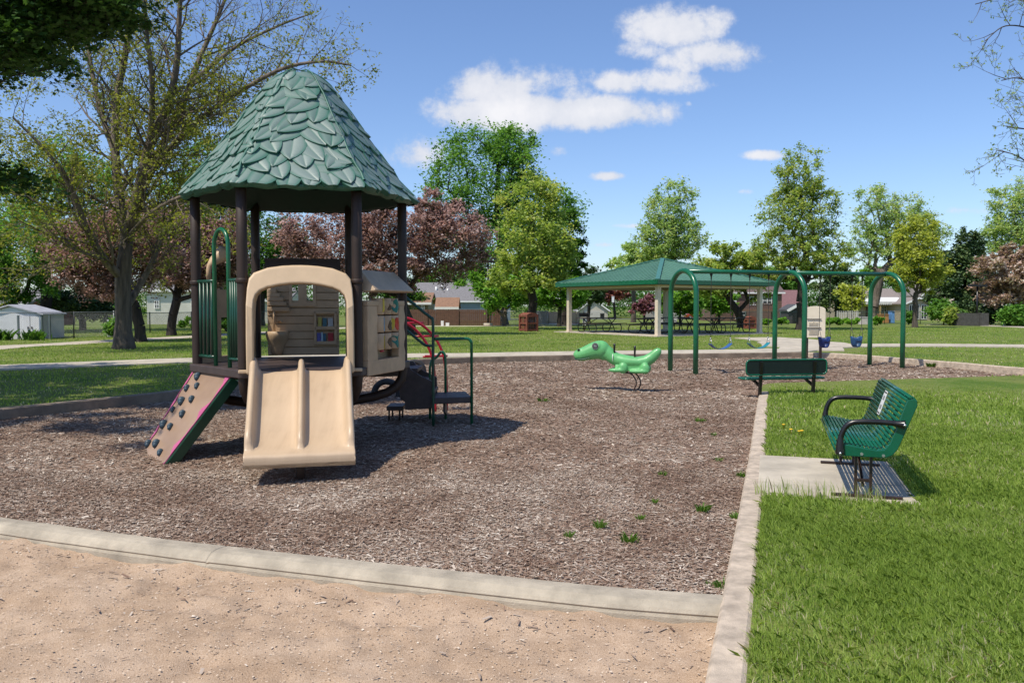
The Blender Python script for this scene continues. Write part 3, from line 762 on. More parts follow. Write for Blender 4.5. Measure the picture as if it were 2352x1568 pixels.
def slide_mat():
    m, nt, out = nmat('scuffed_tan_slide'); L = nt.links.new
    b = N(nt, 'ShaderNodeBsdfPrincipled'); tc = N(nt, 'ShaderNodeTexCoord')
    mp = N(nt, 'ShaderNodeMapping'); mp.inputs['Scale'].default_value = (9, .9, .9); mp.inputs['Rotation'].default_value = (0, 0, -.23); L(tc.outputs['Object'], mp.inputs['Vector'])
    n1 = N(nt, 'ShaderNodeTexNoise'); n1.inputs['Scale'].default_value = 2.2; n1.inputs['Detail'].default_value = 7; n1.inputs['Roughness'].default_value = .7; L(mp.outputs[0], n1.inputs['Vector'])
    n2 = N(nt, 'ShaderNodeTexNoise'); n2.inputs['Scale'].default_value = 3.5; n2.inputs['Detail'].default_value = 8; L(tc.outputs['Object'], n2.inputs['Vector'])
    mx = N(nt, 'ShaderNodeMath', operation='MULTIPLY_ADD'); L(n1.outputs['Fac'], mx.inputs[0]); mx.inputs[1].default_value = .5; h = N(nt, 'ShaderNodeMath', operation='MULTIPLY'); L(n2.outputs['Fac'], h.inputs[0]); h.inputs[1].default_value = .5; L(h.outputs[0], mx.inputs[2])
    r = ramp(nt, [(.30, (.44, .315, .20)), (.47, (.52, .38, .245)), (.66, (.56, .415, .27))]); L(mx.outputs[0], r.inputs['Fac']); L(r.outputs['Color'], b.inputs['Base Color'])
    rr = N(nt, 'ShaderNodeMapRange'); rr.inputs['To Min'].default_value = .5; rr.inputs['To Max'].default_value = .32; L(n2.outputs['Fac'], rr.inputs['Value']); L(rr.outputs[0], b.inputs['Roughness'])
    bp = N(nt, 'ShaderNodeBump'); bp.inputs['Strength'].default_value = .12; bp.inputs['Distance'].default_value = .02; L(n2.outputs['Fac'], bp.inputs['Height']); L(bp.outputs['Normal'], b.inputs['Normal'])
    L(b.outputs[0], out.inputs['Surface']); return m
# double slide ---------------------------------------------------------------
path = [(0.99, .955, 1), (1.06, .95, 1), (1.13, .925, 1), (1.25, .845, 1), (1.45, .705, 1), (1.65, .565, 1), (1.82, .455, 1), (1.93, .395, .98), (2.01, .362, .85), (2.06, .347, .45), (2.085, .34, .12), (2.12, .333, 0), (2.2, .325, 0), (2.235, .312, 0), (2.245, .29, 0), (2.245, .255, 0)]
half = [(0.478, -0.055), (0.478, 0.10), (0.468, 0.128), (0.450, 0.138), (0.430, 0.135), (0.415, 0.11), (0.402, 0.03), (0.375, 0.006), (0.31, 0.0), (0.2, -0.004), (0.09, 0.0), (0.045, 0.008), (0.032, 0.03), (0.027, 0.085), (0.018, 0.108), (0.0, 0.116)]
cross = [(-r, h) for r, h in half] + [(r, h) for r, h in half[::-1][1:]]
cross = cross + [(0.2, -0.055), (-0.2, -0.055)]
rings = []
for i, (f, z, hs) in enumerate(path):
    w = 1.0 - 0.025 * max(0, (f - 1.2)); f = 1.06 + (f - 1.06) * .94 if f > 1.06 else f; z += max(0, f - 1.3) * .012
    ring = []
    for r, h in cross:
        hh = h * hs if h > 0 else (h if i < len(path) - 3 else max(h, -0.05))
        ring.append(LP(r * w, f + (hh * 0.35 if h > 0 else 0), z + hh))
    rings.append(ring)
mb = MB(); mb.loft(rings, True, True, True)
M['slide'] = slide_mat(); sl = obj('slide', mb, M['slide'], play)
for s in (-1, 1):                                          # knobs that end the side rails, mounting tabs at the top
    mb = MB(); mb.box(LP(s * 0.53, 1.06, 0.955), (0.12 * PS, 0.05, 0.035), Matrix((PR, -PF, UZ)).transposed()); obj('mounting_tab', mb, M['tan'], sl, bevel=0.008)
mb = MB(); mb.tube(lp_list([(0, 2.0, 0.30), (0, 2.0, 0.05)]), 0.045, 10); obj('slide_support', mb, M['brown'], sl)

# hood over the slide
o_out = [(-.51, .93), (-.51, 1.0), (-.51, 1.3), (-.508, 1.6), (-.50, 1.76), (-.484, 1.855), (-.44, 1.912), (-.31, 1.963), (-.17, 1.984), (-.08, 1.99), (0, 1.992)]
o_in = [(-.44, .93), (-.44, 1.0), (-.44, 1.3), (-.44, 1.56), (-.437, 1.63), (-.42, 1.69), (-.38, 1.735), (-.31, 1.768), (-.20, 1.793), (-.10, 1.806), (0, 1.81)]
def fwd(z): return 1.165 - max(0, z - 1.55) * 0.42
outl = o_out + [(-r, z) for r, z in o_out[-2::-1]]; inl = o_in + [(-r, z) for r, z in o_in[-2::-1]]
mb = MB(); rings = []
for (ra, za), (rb, zb) in zip(outl, inl):
    fa = fwd(za); fb = fwd(zb); d = 0.42 if za > 1.6 else 0.10 + 0.32 * max(0, (za - 1.2) / 0.4)
    da = max(0.09, d)
    rings.append([LP(rb, fb, zb), LP(ra, fa, za), LP(ra, fa - da, za), LP(rb, fb - da, zb)])
mb.loft(rings, True, True, False); obj('slide_hood', mb, M['tan'], play, bevel=.024, seg=4, weld=True)

# left side: barred rails with tall grab hoop at the climbing wall ------------------
NL = Vector((-0.866, 0.5)); TL = Vector((0.5, 0.866))                # outward normal and tangent of the front-left side, local (r, f)
def FL(t, n, z): return LP(NL.x * n + TL.x * t, NL.y * n + TL.y * t, z)
mb = MB(); tr = 0.019 * PS
pts = [FL(-.085, .953, .93), FL(-.085, .953, 2.2)] + [FL(.08 - .165 * math.cos(a), .953, 2.2 + .165 * math.sin(a)) for a in [math.pi * i / 10 for i in range(1, 10)]] + [FL(.245, .953, 2.2), FL(.245, .953, .93)]
mb.tube(pts, 0.021 * PS, 10); obj('grab_hoop', mb, M['green'], play)
for t0, t1 in ((-.49, -.085), (.245, .49)):
    mb = MB(); mb.tube([FL(t0, .953, 1.845), FL(t1, .953, 1.845)], tr, 8); mb.tube([FL(t0 + .02, .953, 1.06), FL(t1, .953, 1.06)], tr, 8)
    n = 4 if t0 < 0 else 4
    for i in range(n): 
        t = t0 + .045 + (t1 - t0 - .06) * i / (n - .4); mb.tube([FL(t, .953, 1.845), FL(t, .953, 1.06)], tr * .85, 8)
    obj('railing', mb, M['green_dark'], play)
# climbing wall
m, nt, out = nmat('painted_climbing_board'); L = nt.links.new
b = N(nt, 'ShaderNodeBsdfPrincipled'); b.inputs['Roughness'].default_value = 0.45
tc = N(nt, 'ShaderNodeTexCoord'); n1 = N(nt, 'ShaderNodeTexNoise'); n1.inputs['Scale'].default_value = 3; n1.inputs['Detail'].default_value = 5; L(tc.outputs['Object'], n1.inputs['Vector'])
r_ = ramp(nt, [(0.3, (0.27, 0.172, 0.108)), (0.7, (0.37, 0.25, 0.165))]); L(n1.outputs['Fac'], r_.inputs['Fac']); L(r_.outputs['Color'], b.inputs['Base Color']); L(b.outputs[0], out.inputs['Surface'])
M['board'] = m
M['pink'] = mat('pink_edge_sheet', (0.50, 0.10, 0.22), 0.45, 0.06)
M['hold'] = mat('blue_grey_climbing_hold', (0.030, 0.062, 0.085), 0.5, 0.12, 14, 0.1)
tl, trr, bl, br = FL(-.55, .99, .90), FL(.345, .99, .885), FL(-.55, 1.545, .09), FL(.15, 1.60, .04)
bl = FL(-.52, 1.55, .085)
def wall(a, b2): return (tl * (1 - a) + trr * a) * (1 - b2) + (bl * (1 - a) + br * a) * b2        # a across, b down
wn = ((trr - tl).cross(bl - tl)).normalized(); wn = wn if wn.z > 0 else -wn
cw = obj('climbing_wall', MB().prism([(-0.0, 0.0), (1, 0), (1, 1.0), (0.28, 1.0), (0.0, 0.93)], (0, 0, 0), (1, 0, 0), (0, 1, 0), (0, 0, 1)), M['board'], None)
me = cw.data
for v in me.vertices:
    p = wall(v.co.x, v.co.y) + wn * (-0.03 * (1 - v.co.z)); v.co = p - PC
cw.parent = play
bm = bmesh.new(); bm.from_mesh(me); bmesh.ops.recalc_face_normals(bm, faces=bm.faces); bm.to_mesh(me); bm.free()
for side, aa in ((0, 0.0), (1, 1.0)):
    mb = MB(); A = []; B_ = []
    for i in range(25):
        q = i / 24; w = 0.035 + 0.035 * math.sin(q * 17 + side) + 0.02 * math.sin(q * 31 + 2); w = max(0.008, w) * (0.6 if side == 0 else 1.25)
        e = wall(aa, q * (0.93 if side == 0 else 0.995)); i2 = wall(aa + (w if side == 0 else -w), q * (0.935 if side == 0 else 0.995)); A.append(e + wn * .004); B_.append(i2 + wn * .004)
    n = len(A); VV = A + B_ + [p + wn * .007 for p in A] + [p + wn * .007 for p in B_]
    Fs = []
    for i in range(n - 1): Fs += [(2 * n + i, 2 * n + i + 1, 3 * n + i + 1, 3 * n + i), (n + i, n + i + 1, 3 * n + i + 1, 3 * n + i), (i, i + 1, 2 * n + i + 1, 2 * n + i)]
    mb.add(VV, Fs); obj('pink_edge', mb, M['pink'], cw)
mb = MB()
for a0, a1 in ((1.0, 1.0),):
    P0 = wall(1.0, 0.0); P1 = wall(1.0, 1.0); mb.beam(P0 - wn * .055 + UZ * .0, P1 - wn * .055, 0.05, 0.10, wn)
P0 = wall(0.0, 0.0); P1 = wall(0.0, .95); mb.beam(P0 - wn * .06, P1 - wn * .06, 0.04, 0.06, wn)
obj('wall_frame', mb, M['green_dark'], cw)
for a, b2, k in ((.22, .06, 1.2), (.36, .16, .9), (.13, .21, 1.0), (.46, .31, 1.0), (.22, .36, 1.25), (.12, .47, .8), (.48, .48, 1.05), (.13, .65, 1.3), (.38, .64, .95), (.30, .85, 1.25), (.03, .89, 1.1), (.62, .90, .95)):
    mb = MB(); rot = Matrix.Rotation(random.uniform(-.6, .6), 3, 'Z'); X = (trr - tl).normalized(); Y = wn.cross(X); R = Matrix((X, Y, wn)).transposed()
    for dx, dy, rr in ((0, 0, 1.0), (0.012, -0.022, .75)):
        mb.ball(wall(a, b2) + wn * .012 + X * dx + Y * dy, (0.026 * k * rr, 0.039 * k * rr, 0.034 * k * rr), 10, 7, R)
    obj('climbing_hold', mb, M['hold'], cw)

# back-left tan panel with slots and a talk-tube horn
NB = Vector((-0.866, -0.5)); TB = Vector((0.5, -0.866))
def BLp(t, n, z): return LP(NB.x * n + TB.x * t, NB.y * n + TB.y * t, z)
mb = MB()
ax = (BLp(1, .93, 0) - BLp(0, .93, 0)); dv = (BLp(0, .97, 0) - BLp(0, .93, 0))
for poly in ([(-.5, .99), (-.16, .99), (-.16, 1.86), (-.5, 1.86)], [(.02, .99), (.10, .99), (.10, 1.86), (.02, 1.86)], [(.28, .99), (.5, .99), (.5, 1.86), (.28, 1.86)], [(-.16, 1.55), (.02, 1.55), (.02, 1.86), (-.16, 1.86)], [(.10, 1.55), (.28, 1.55), (.28, 1.86), (.10, 1.86)], [(-.16, .99), (.02, .99), (.02, 1.12), (-.16, 1.12)], [(.10, .99), (.28, .99), (.28, 1.12), (.10, 1.12)]):
    mb.prism(poly, BLp(0, .93, 0) - UZ * .0 + UZ * (-0.096), ax, UZ * PS, dv)
slp = obj('slotted_panel', mb, M['tan_panel'], play)
mb = MB(); mb.tube([BLp(-.34, .95, 1.86), BLp(-.34, .95, 1.97), BLp(-.33, .95, 2.02), BLp(-.28, .93, 2.08), BLp(-.18, .90, 2.15), BLp(-.14, .89, 2.17)], [.028, .028, .03, .055, .085, .10], 12); obj('talk_horn', mb, M['tan_panel'], play)

# back cabin panel: lapped boards, gable strip, windows, basin and shelf ---------------
def BK(r, d, z): return LP(r, -0.953 + d, z)               # d > 0 is inside the deck, towards the slide
bx = lambda mbx, r0, r1, z0, z1, d0, d1: mbx.box((BK(r0, d0, z0) + BK(r1, d1, z1)) / 2, (abs(r1 - r0) * PS, abs(d1 - d0) * PS, abs(z1 - z0) * PS), Matrix((PR, -PF, UZ)).transposed())
mb = MB(); zz = 1.0; i = 0
while zz < 2.0:
    z1 = zz + 0.094
    segs = [(-.42, .42)]
    if 1.64 < zz < 1.80: segs = [(-.42, -.13), (-.06, .04), (.11, .42)]
    for r0, r1 in segs: bx(mb, r0, r1, zz, z1 - .006, 0.0, 0.035 + 0.006 * (i % 2))
    zz = z1; i += 1
bx(mb, -.42, -.13, .99, 2.0, -.012, .008); bx(mb, .11, .42, .99, 2.0, -.012, .008); bx(mb, -.13, .11, .99, 1.64, -.012, .008); bx(mb, -.06, .04, 1.64, 2.0, -.012, .008); bx(mb, -.13, -.06, 1.84, 2.0, -.012, .008); bx(mb, .04, .11, 1.84, 2.0, -.012, .008)
cab = obj('cabin_panel', mb, M['tan_panel'], play, bevel=0.006)
mb = MB(); bx(mb, -.44, .44, 2.0, 2.13, -.01, .07); bx(mb, -.45, .45, 2.13, 2.155, -.02, .085); obj('panel_header', mb, M['brown'], cab)
mb = MB()
for r0, r1, z0, z1 in ((-.17, -.13, 1.62, 1.86), (-.06, .04, 1.62, 1.86), (.11, .15, 1.62, 1.86), (-.17, .15, 1.58, 1.63), (-.17, .15, 1.84, 1.88)): bx(mb, r0, r1, z0, z1, .03, .06)
obj('window_frame', mb, M['tan_panel'], cab, bevel=0.005)
mb = MB()
for r0, r1, z0, z1 in ((.12, .15, 1.14, 1.52), (.36, .39, 1.14, 1.52), (.12, .39, 1.49, 1.52), (.12, .39, 1.30, 1.34), (.12, .39, 1.12, 1.16)): bx(mb, r0, r1, z0, z1, .035, .085)
shf = obj('toy_shelf', mb, M['tan_panel'], cab, bevel=0.005)
cols = [((.45, .38, .08), .17, .21, 1.34, 1.45), ((.05, .16, .20), .225, .27, 1.34, 1.44), ((.45, .45, .45), .285, .345, 1.34, 1.44), ((.10, .10, .35), .155, .20, 1.16, 1.26), ((.35, .5, .6), .205, .225, 1.16, 1.27), ((.03, .12, .20), .23, .26, 1.16, 1.25), ((.40, .02, .03), .285, .35, 1.16, 1.26)]
for i, (c, r0, r1, z0, z1) in enumerate(cols):
    mb = MB(); bx(mb, r0, r1, z0, z1, .04, .07); obj('toy_book', mb, mat('book_colour', c, .5, .1, 30), shf)
mb = MB()                                                   # half-round wash basin, tap and chimney stones on the left
mb.loft([[BK(-.31 + .13 * k * math.cos(a), .02 + .20 * k * math.sin(a), z) for a in [math.pi * i / 10 for i in range(11)]] + [BK(-.31, .01, z)] for k, z in ((.5, 1.0), (.62, 1.06), (.7, 1.12), (.95, 1.18), (1.05, 1.24), (1.05, 1.28), (.95, 1.285))], True, True, True)
obj('wash_basin', mb, M['tan_panel'], cab)
mb = MB(); mb.tube([BK(-.34, .08, 1.28), BK(-.345, .09, 1.45), BK(-.34, .09, 1.52)], [.014, .012, .016], 8); mb.tube([BK(-.29, .05, 1.40), BK(-.25, .10, 1.41)], .015, 8); obj('toy_tap', mb, M['tan_panel'], cab)
mb = MB()
for z, w in ((1.52, .26), (1.585, .22), (1.64, .19), (1.69, .15), (1.74, .11)): bx(mb, -.42, -.42 + w, z, z + .055, .03, .10)
obj('chimney_stones', mb, M['tan_panel'], cab, bevel=0.012)

# right front side: game panel with three rows of turning barrels ---------------------
NR = Vector((0.866, 0.5)); TR = Vector((0.5, -0.866))
def FR(t, n, z): return LP(NR.x * n + TR.x * t, NR.y * n + TR.y * t, z)
mb = MB(); R3 = [FR(1, 0, 0) - FR(0, 0, 0)]
axr = (FR(1, .93, 0) - FR(0, .93, 0)).normalized(); nrr = (FR(0, 1, 0) - FR(0, 0, 0)).normalized(); RR = Matrix((axr, nrr, UZ)).transposed()
def wav(s): return 0.020 * math.sin(s * 2 * math.pi * 3.2)
outp = [(-.42, 1.72), (.42, 1.72)]
side_n = 22
rgt = [(.405 + wav(i / side_n), 1.72 - (.66) * i / side_n) for i in range(side_n + 1)]
lft = [(-.405 - wav(i / side_n), 1.06 + .66 * i / side_n) for i in range(side_n + 1)]
def frame_piece(poly): mb.prism(poly, FR(0, .945, 0) - UZ * .096, axr * PS, UZ * PS, nrr * 0.10)
def wav2(z): return 0.016 * math.sin((z - 1.1) / .6 * 2 * math.pi * 3.0)
zs = [1.12 + .56 * i / 18 for i in range(19)]
frame_piece([(.42 + wav2(z), z) for z in zs] + [(.265 + wav2(z + .1) * .6, z) for z in zs[::-1]])
frame_piece([(-.485, z) for z in zs] + [(-.265 - wav2(z + .1) * .6, z) for z in zs[::-1]])
frame_piece([(-.485, .965), (.39, .965), (.43, 1.0), (.43, 1.121), (-.485, 1.121)])
frame_piece([(-.485, 1.679), (.42, 1.679), (.42, 1.735), (-.485, 1.735)])
mb.prism([(-.46, 1.0), (.40, 1.0), (.40, 1.72), (-.46, 1.72)], FR(0, .875, 0) - UZ * .096, axr * PS, UZ * PS, nrr * 0.02)
gp = obj('game_panel', mb, M['tan_panel'], play, bevel=0.02, seg=3)
for i, zc in enumerate((1.215, 1.40, 1.585)):
    for j, tc_ in enumerate((-.177, 0.0, .177)):
        mb = MB(); mb.cyl(FR(tc_, .985, zc), 0.082, 0.172 * PS, 18, UZ); br_ = obj('turning_barrel', mb, M['tan_panel'], gp, bevel=0.006)
M['yel'] = mat('yellow_sticker', (0.55, 0.42, 0.03), .5, .08); M['teal'] = mat('teal_sticker', (0.01, 0.17, 0.13), .5, .1); M['red_s'] = mat('red_sticker', (0.5, 0.03, 0.01), .5, .1); M['sky_s'] = mat('blue_sticker', (0.25, 0.45, 0.6), .5, .1); M['brn_s'] = mat('brown_sticker', (0.09, 0.05, 0.02), .5, .1); M['org_s'] = mat('orange_sticker', (0.6, .25, .02), .5, .1)
def sticker(t, z, w, h, mt, rnd=0.0):
    n = 14; mb2 = MB(); ring = []
    R_ = 0.082 + .004; G = []
    poly = []
    for i in range(n):
        a = 2 * math.pi * i / n; cx = math.copysign(abs(math.cos(a)) ** .6, math.cos(a)) * w / 2; cz = math.copysign(abs(math.sin(a)) ** .6, math.sin(a)) * h / 2
        cx += rnd * w * math.sin(3 * a + t * 9) * .5; cz += rnd * h * math.cos(2 * a + z * 5) * .5
        poly.append((t + cx, z + cz))
    tb = min((-.177, 0, .177), key=lambda q: abs(q - t))
    def pt(q, e): 
        d = max(-.98, min(.98, (q[0] - tb) * PS / R_)); return FR(tb, .985, q[1]) + axr * (d * R_) + nrr * (math.sqrt(1 - d * d) * R_ + e)
    c0 = (t, z); top = [pt(q, .003) for q in poly]; bot = [pt(q, -.004) for q in poly]
    mb2.add(top + bot + [pt(c0, .003)], [(i, (i + 1) % n, 2 * n) for i in range(n)] + [(i, (i + 1) % n, n + (i + 1) % n, n + i) for i in range(n)])
    obj('picture_sticker', mb2, mt, gp)
for a in ((-.165, 1.595, .055, .13, M['yel'], .25), (.0, 1.575, .07, .05, M['brn_s'], .5), (.165, 1.59, .09, .12, M['teal'], .4), (-.145, 1.40, .035, .14, M['sky_s'], .15), (.0, 1.39, .06, .08, M['brn_s'], .6), (.10, 1.40, .055, .13, M['yel'], .1), (.185, 1.40, .10, .135, M['red_s'], .12), (.235, 1.40, .04, .10, M['org_s'], .1), (-.14, 1.21, .035, .14, M['yel'], .1), (.01, 1.215, .085, .10, M['brn_s'], .45), (.17, 1.22, .11, .12, M['teal'], .4)): sticker(*a)
mb = MB(); mb.ball(FR(-.15, 1.03, 1.115), (.05, .02, .012), 10, 6, RR); obj('red_handle', mb, M['red'], gp)
# its little pitched roof
mb = MB()
pr_ = [(.90, 1.73), (1.10, 1.735), (1.12, 1.75), (1.10, 1.775), (.92, 1.955), (.90, 1.965)]
rings = []
for t_, k in ((-.47, 1), (.50, 1)):
    rings.append([FR(t_ * (1 if z < 1.8 else .86), n_, z) for n_, z in pr_])
mb.loft(rings, True, True, False); obj('panel_roof', mb, mat('grey_tan_panel_roof', (0.44, 0.32, 0.205), .5, .1, 4), play, bevel=0.012)

# steps, rails and transfer platform at the right rear ---------------------------------
stp = thing('transfer_steps', 'brown transfer station with dark side panel and bent green handrails beside the play structure', 'steps', (-0.9, 11.2, 0))
A = Vector((-1.045, 10.96, 0)); Bp = Vector((-0.541, 11.08, 0)); H1 = Vector((-1.155, 11.63, 0)); H2 = Vector((-0.935, 11.63, 0))
mb = MB(); mb.tube(smoothpath([A + UZ * -.02, A + UZ * .8, A + UZ * 1.36, A + UZ * 1.43 + Vector((-.03, 0, .0)), A + Vector((-.12, .02, 1.50)), A + Vector((-.38, .06, 1.71))], 5), .02, 10); obj('handrail', mb, M['green_dark'], stp)
mb = MB(); mb.tube(smoothpath([A + UZ * 1.06, A + Vector((-.06, 0, 1.06)), A + Vector((-.14, .02, 1.09)), A + Vector((-.40, .06, 1.30))], 4), .018, 10); obj('handrail', mb, M['green_dark'], stp)
mb = MB(); mb.tube([Bp + UZ * -.02, Bp + UZ * 1.08] + arcpath(Bp + Vector((-.07, -.01, 1.08)), .07, 0, math.pi / 2, (1, 0, 0), UZ, 6)[1:] + [A + UZ * 1.15 + Vector((.02, 0, 0))], .02, 10); obj('handrail', mb, M['green'], stp)
mb = MB(); mb.tube([H1 + UZ * -.02, H1 + UZ * .72] + smoothpath([H1 + UZ * .72, H1 + Vector((.03, 0, .82)), H1 + Vector((.10, 0, .87)), H2 + Vector((-.06, 0, .94)), H2 + Vector((-.01, 0, .90)), H2 + UZ * .80], 4)[1:] + [H2 + UZ * -.02], .019, 10); obj('grab_hoop', mb, M['green'], stp)
mb = MB(); q = [A + Vector((0, 0, 0)), Bp, Bp + Vector((-.12, .70, 0)), A + Vector((-.06, .70, 0))]
mb.prism([(p.x, p.y) for p in q], (0, 0, .285), (1, 0, 0), (0, 1, 0), (0, 0, .085)); obj('platform', mb, M['deck'], stp, bevel=0.01)
mb = MB(); S0 = Vector((-1.70, 11.42, 0)); 
for p in (S0, S0 + Vector((.145, .0, 0)), S0 + Vector((.0, .32, 0)), S0 + Vector((.145, .32, 0))):
    mb = MB(); mb.tube([p + UZ * -.02, p + UZ * .17], .013, 8); obj('step_leg', mb, M['brown'], stp)
mb = MB(); mb.box(S0 + Vector((.085, .16, .175)), (.23, .42, .06)); obj('step', mb, M['deck'], stp, bevel=0.008)
mb = MB(); prf = [(-1.46, .03), (-1.47, .85), (-1.40, .95), (-1.30, .80), (-1.18, .68), (-1.05, .60), (-1.05, .14), (-1.42, .10)]
prf = [(-1.5, .33), (-1.52, .50), (-1.47, .80), (-1.40, .80), (-1.35, .73), (-1.24, .655), (-1.07, .575), (-1.06, .21), (-1.44, .19), (-1.44, .30)]

for yy in (11.10, 11.75):
    mb = MB(); mb.prism(prf, (0, yy, 0), (1, 0, 0), (0, 0, 1), (0, .05, 0)); obj('side_panel', mb, M['deck'], stp, bevel=0.008)
mb = MB()
for i, z in enumerate((.42, .56, .72)):
    mb = MB(); mb.box((-1.17 - .11 * i, 11.45, z), (.24, .62, .05)); obj('stair_tread', mb, M['deck'], stp, bevel=0.006)
mb = MB(); mb.beam((-.93, 11.72, .1), (-.92, 11.2, .22), .03, .14); obj('platform_brace', mb, M['deck'], stp)

# red arch climber behind
arc = thing('arch_climber', 'red curved arch climber rising behind the green handrails', 'climber', (-1.15, 12.6, 0))
for dx in (0, .16):
    mb = MB(); mb.tube(smoothpath([(-2.35 + dx, 12.0 + dx, 1.32), (-1.85 + dx, 12.1 + dx, 1.42), (-1.55 + dx, 12.2 + dx, 1.33), (-1.33 + dx, 12.3 + dx, 1.12), (-1.2 + dx, 12.35 + dx, .85), (-1.16 + dx, 12.4 + dx, .5), (-1.15 + dx, 12.4 + dx, -.02)], 6), .021, 10); obj('side_rail', mb, M['red'], arc)
for z, x in ((.83, -1.2), (1.13, -1.33), (1.33, -1.56)):
    mb = MB(); mb.tube([(x - .12, 12.30, z), (x + .22, 12.52, z)], .016, 8); obj('rung', mb, M['red'], arc)
mb = MB(); mb.beam((-1.30, 12.33, .84), (-1.0, 12.35, .84), .10, .025); obj('foot_plate', mb, M['red'], arc)

# half-buried tyres
for (u, v, rr, lab) in ((952, 850, .275, 'half buried black tyre showing its open hole beside the steps'), (888, 866, .27, 'half buried black tyre in the shade beneath the deck')):
    p = gz(u, v, 0.0); p.y = min(p.y, 19.5 if u > 900 else 14.5); p = at(u, v, p.y); p.z = 0.04
    t = thing('half_buried_tyre', lab, 'tyre', p)
    mb = MB(); ring = []
    for i in range(33):
        a = 2 * math.pi * i / 32; ca, sa = math.cos(a), math.sin(a)
        ring.append([Vector((p.x + ca * (rr + dr), p.y + dy, p.z + sa * (rr + dr))) for dr, dy in ((-.10, -.07), (-.05, -.095), (-.01, -.08), (0, -.05), (.004, 0), (0, .05), (-.01, .08), (-.05, .095), (-.10, .07), (-.095, 0))])
    mb.loft(ring, True, False, True); obj('tyre_body', mb, M['rubber'], t)
# ------------------------------------------------------------------ slatted bench on the slab
bench = thing('park_bench', 'green ribbed metal bench with black loop armrests and white sticker on the concrete slab', 'bench', (2.95, 7.4, 0.06))
BO = Vector((2.57, 6.56, 0.0)); SBW = SB * .83                       # near end of the seat front edge, on the ground; SA runs along, SB towards the back
def BP(a, b, z): return BO + SA * a + SBW * b + UZ * z
BL = 1.78
prof_b = [(0.015, .425), (0.0, .455), (.012, .485), (.05, .497), (.12, .492), (.22, .478), (.32, .464), (.40, .458), (.44, .468), (.47, .495), (.495, .54), (.525, .61), (.56, .70), (.595, .79), (.62, .85), (.64, .875), (.672, .88), (.698, .865), (.70, .84)]
def resample(P, st):
    P = smoothpath([(a, 0, b2) for a, b2 in P], 10); out = [P[0]]; acc = 0
    for p, q in zip(P[:-1], P[1:]):
        acc += (q - p).length
        if acc >= st: out.append(q); acc = 0
    return out
sp = resample(prof_b, .0335)
def slats(name, rng_, label=None):
    mb = MB(); mb.smooth = True
    for i in rng_:
        p = sp[i]; d = (sp[min(i + 1, len(sp) - 1)] - sp[max(0, i - 1)]).normalized(); nrm = Vector((-d.z, 0, d.x))
        ring = []
        for k in range(8):
            a = 2 * math.pi * k / 8 + .39; ring.append(p + d * (math.cos(a) * .0153) + nrm * (math.sin(a) * .0085))
        mb.loft([[BP(t, q.x, q.z) for q in ring] for t in (.012, BL * .5, BL - .012)], True, True, True)
    return obj(name, mb, M['green_bench'], bench)
turn = next(i for i, p in enumerate(sp) if p.x > .455)
slats('seat', range(0, turn)); bkr = slats('backrest', range(turn, len(sp)))
# end panels: the thick profile plate
low = [(.02, .405), (.44, .405), (.50, .425), (.545, .47), (.60, .60), (.655, .72), (.705, .83)]
outline = [(p.x, p.z + .004) for p in sp[::2]] + low[::-1]
outline = [(0.005, .43)] + [(p.x, p.z) for p in sp[1:-1:2]] + [(.712, .86), (.715, .82), (.66, .70), (.605, .58), (.555, .475), (.51, .425), (.45, .402), (.03, .402)]
for t in (0.0, BL - .03):
    mb = MB(); mb.prism(outline, BP(t, 0, 0), SBW, UZ, SA * .03); ep = obj('end_panel', mb, M['green_bench'], bench, bevel=0.006)
    for b_, z_ in ((.24, .425), (.43, .42)):
        mb = MB(); mb.cyl(BP(t - .002 if t == 0 else t + .032, b_, z_), .012, .008, 10, SA); obj('end_bolt', mb, M['bolt'], ep)
# middle ribs below
for t in (.45, .9, 1.35):
    mb = MB(); mb.prism([(.03, .42), (.44, .42), (.50, .44), (.66, .80), (.63, .80), (.47, .47), (.03, .46)], BP(t, 0, 0), SBW, UZ, SA * .012); obj('support_rib', mb, M['green_bench'], bench)
# armrests: tube loops with flattened lugs
for t, q in ((-.016, 0), (BL + .016, 1)):
    pts = smoothpath([BP(t, .045, .42), BP(t, .045, .50), BP(t, .055, .565), BP(t, .09, .635), BP(t, .15, .672), BP(t, .24, .683), BP(t, .36, .685), BP(t, .48, .682), BP(t, .56, .675), BP(t, .605, .672)], 5)
    n = len(pts); rad = [.034 if i < 4 else (.022 if 8 < i < n - 10 else .026) for i in range(n)]
    rad = [.036 - .014 * min(1, i / 9) if i < n / 2 else .022 + .014 * max(0, (i - (n - 9)) / 8) for i in range(n)]
    mb = MB(); mb.tube(pts, rad, 12); ar = obj('armrest', mb, M['black'], bench)
    mb = MB(); s_ = -1 if q == 0 else 1
    for b_, z_ in ((.045, .43), (.60, .672)): mb.ball(BP(t + s_ * .034, b_, z_), .012, 10, 6)
    obj('armrest_bolt', mb, M['bolt'], ar)
# pedestal legs: two uprights on a foot bar at each end, cross ties and a long diagonal
for t in (.09, 1.52):
    mb = MB()
    for b_ in (.20, .335): mb.beam(BP(t, b_, .045), BP(t, b_, .41), .023, .023, SB)
    mb.beam(BP(t, .20, .20), BP(t, .335, .20), .025, .025); mb.beam(BP(t, -.02, .075), BP(t, .62, .075), .028, .022); mb.beam(BP(t, .06, .40), BP(t, .46, .40), .04, .02)
    obj('leg', mb, M['brownleg'], bench, bevel=.003)
mb = MB(); mb.beam(BP(.09, .265, .16), BP(.60, .265, .40), .02, .03); mb.beam(BP(1.52, .265, .16), BP(1.0, .265, .40), .02, .03); mb.beam(BP(.1, .265, .405), BP(1.7, .265, .405), .05, .02); obj('brace', mb, M['brownleg'], bench)
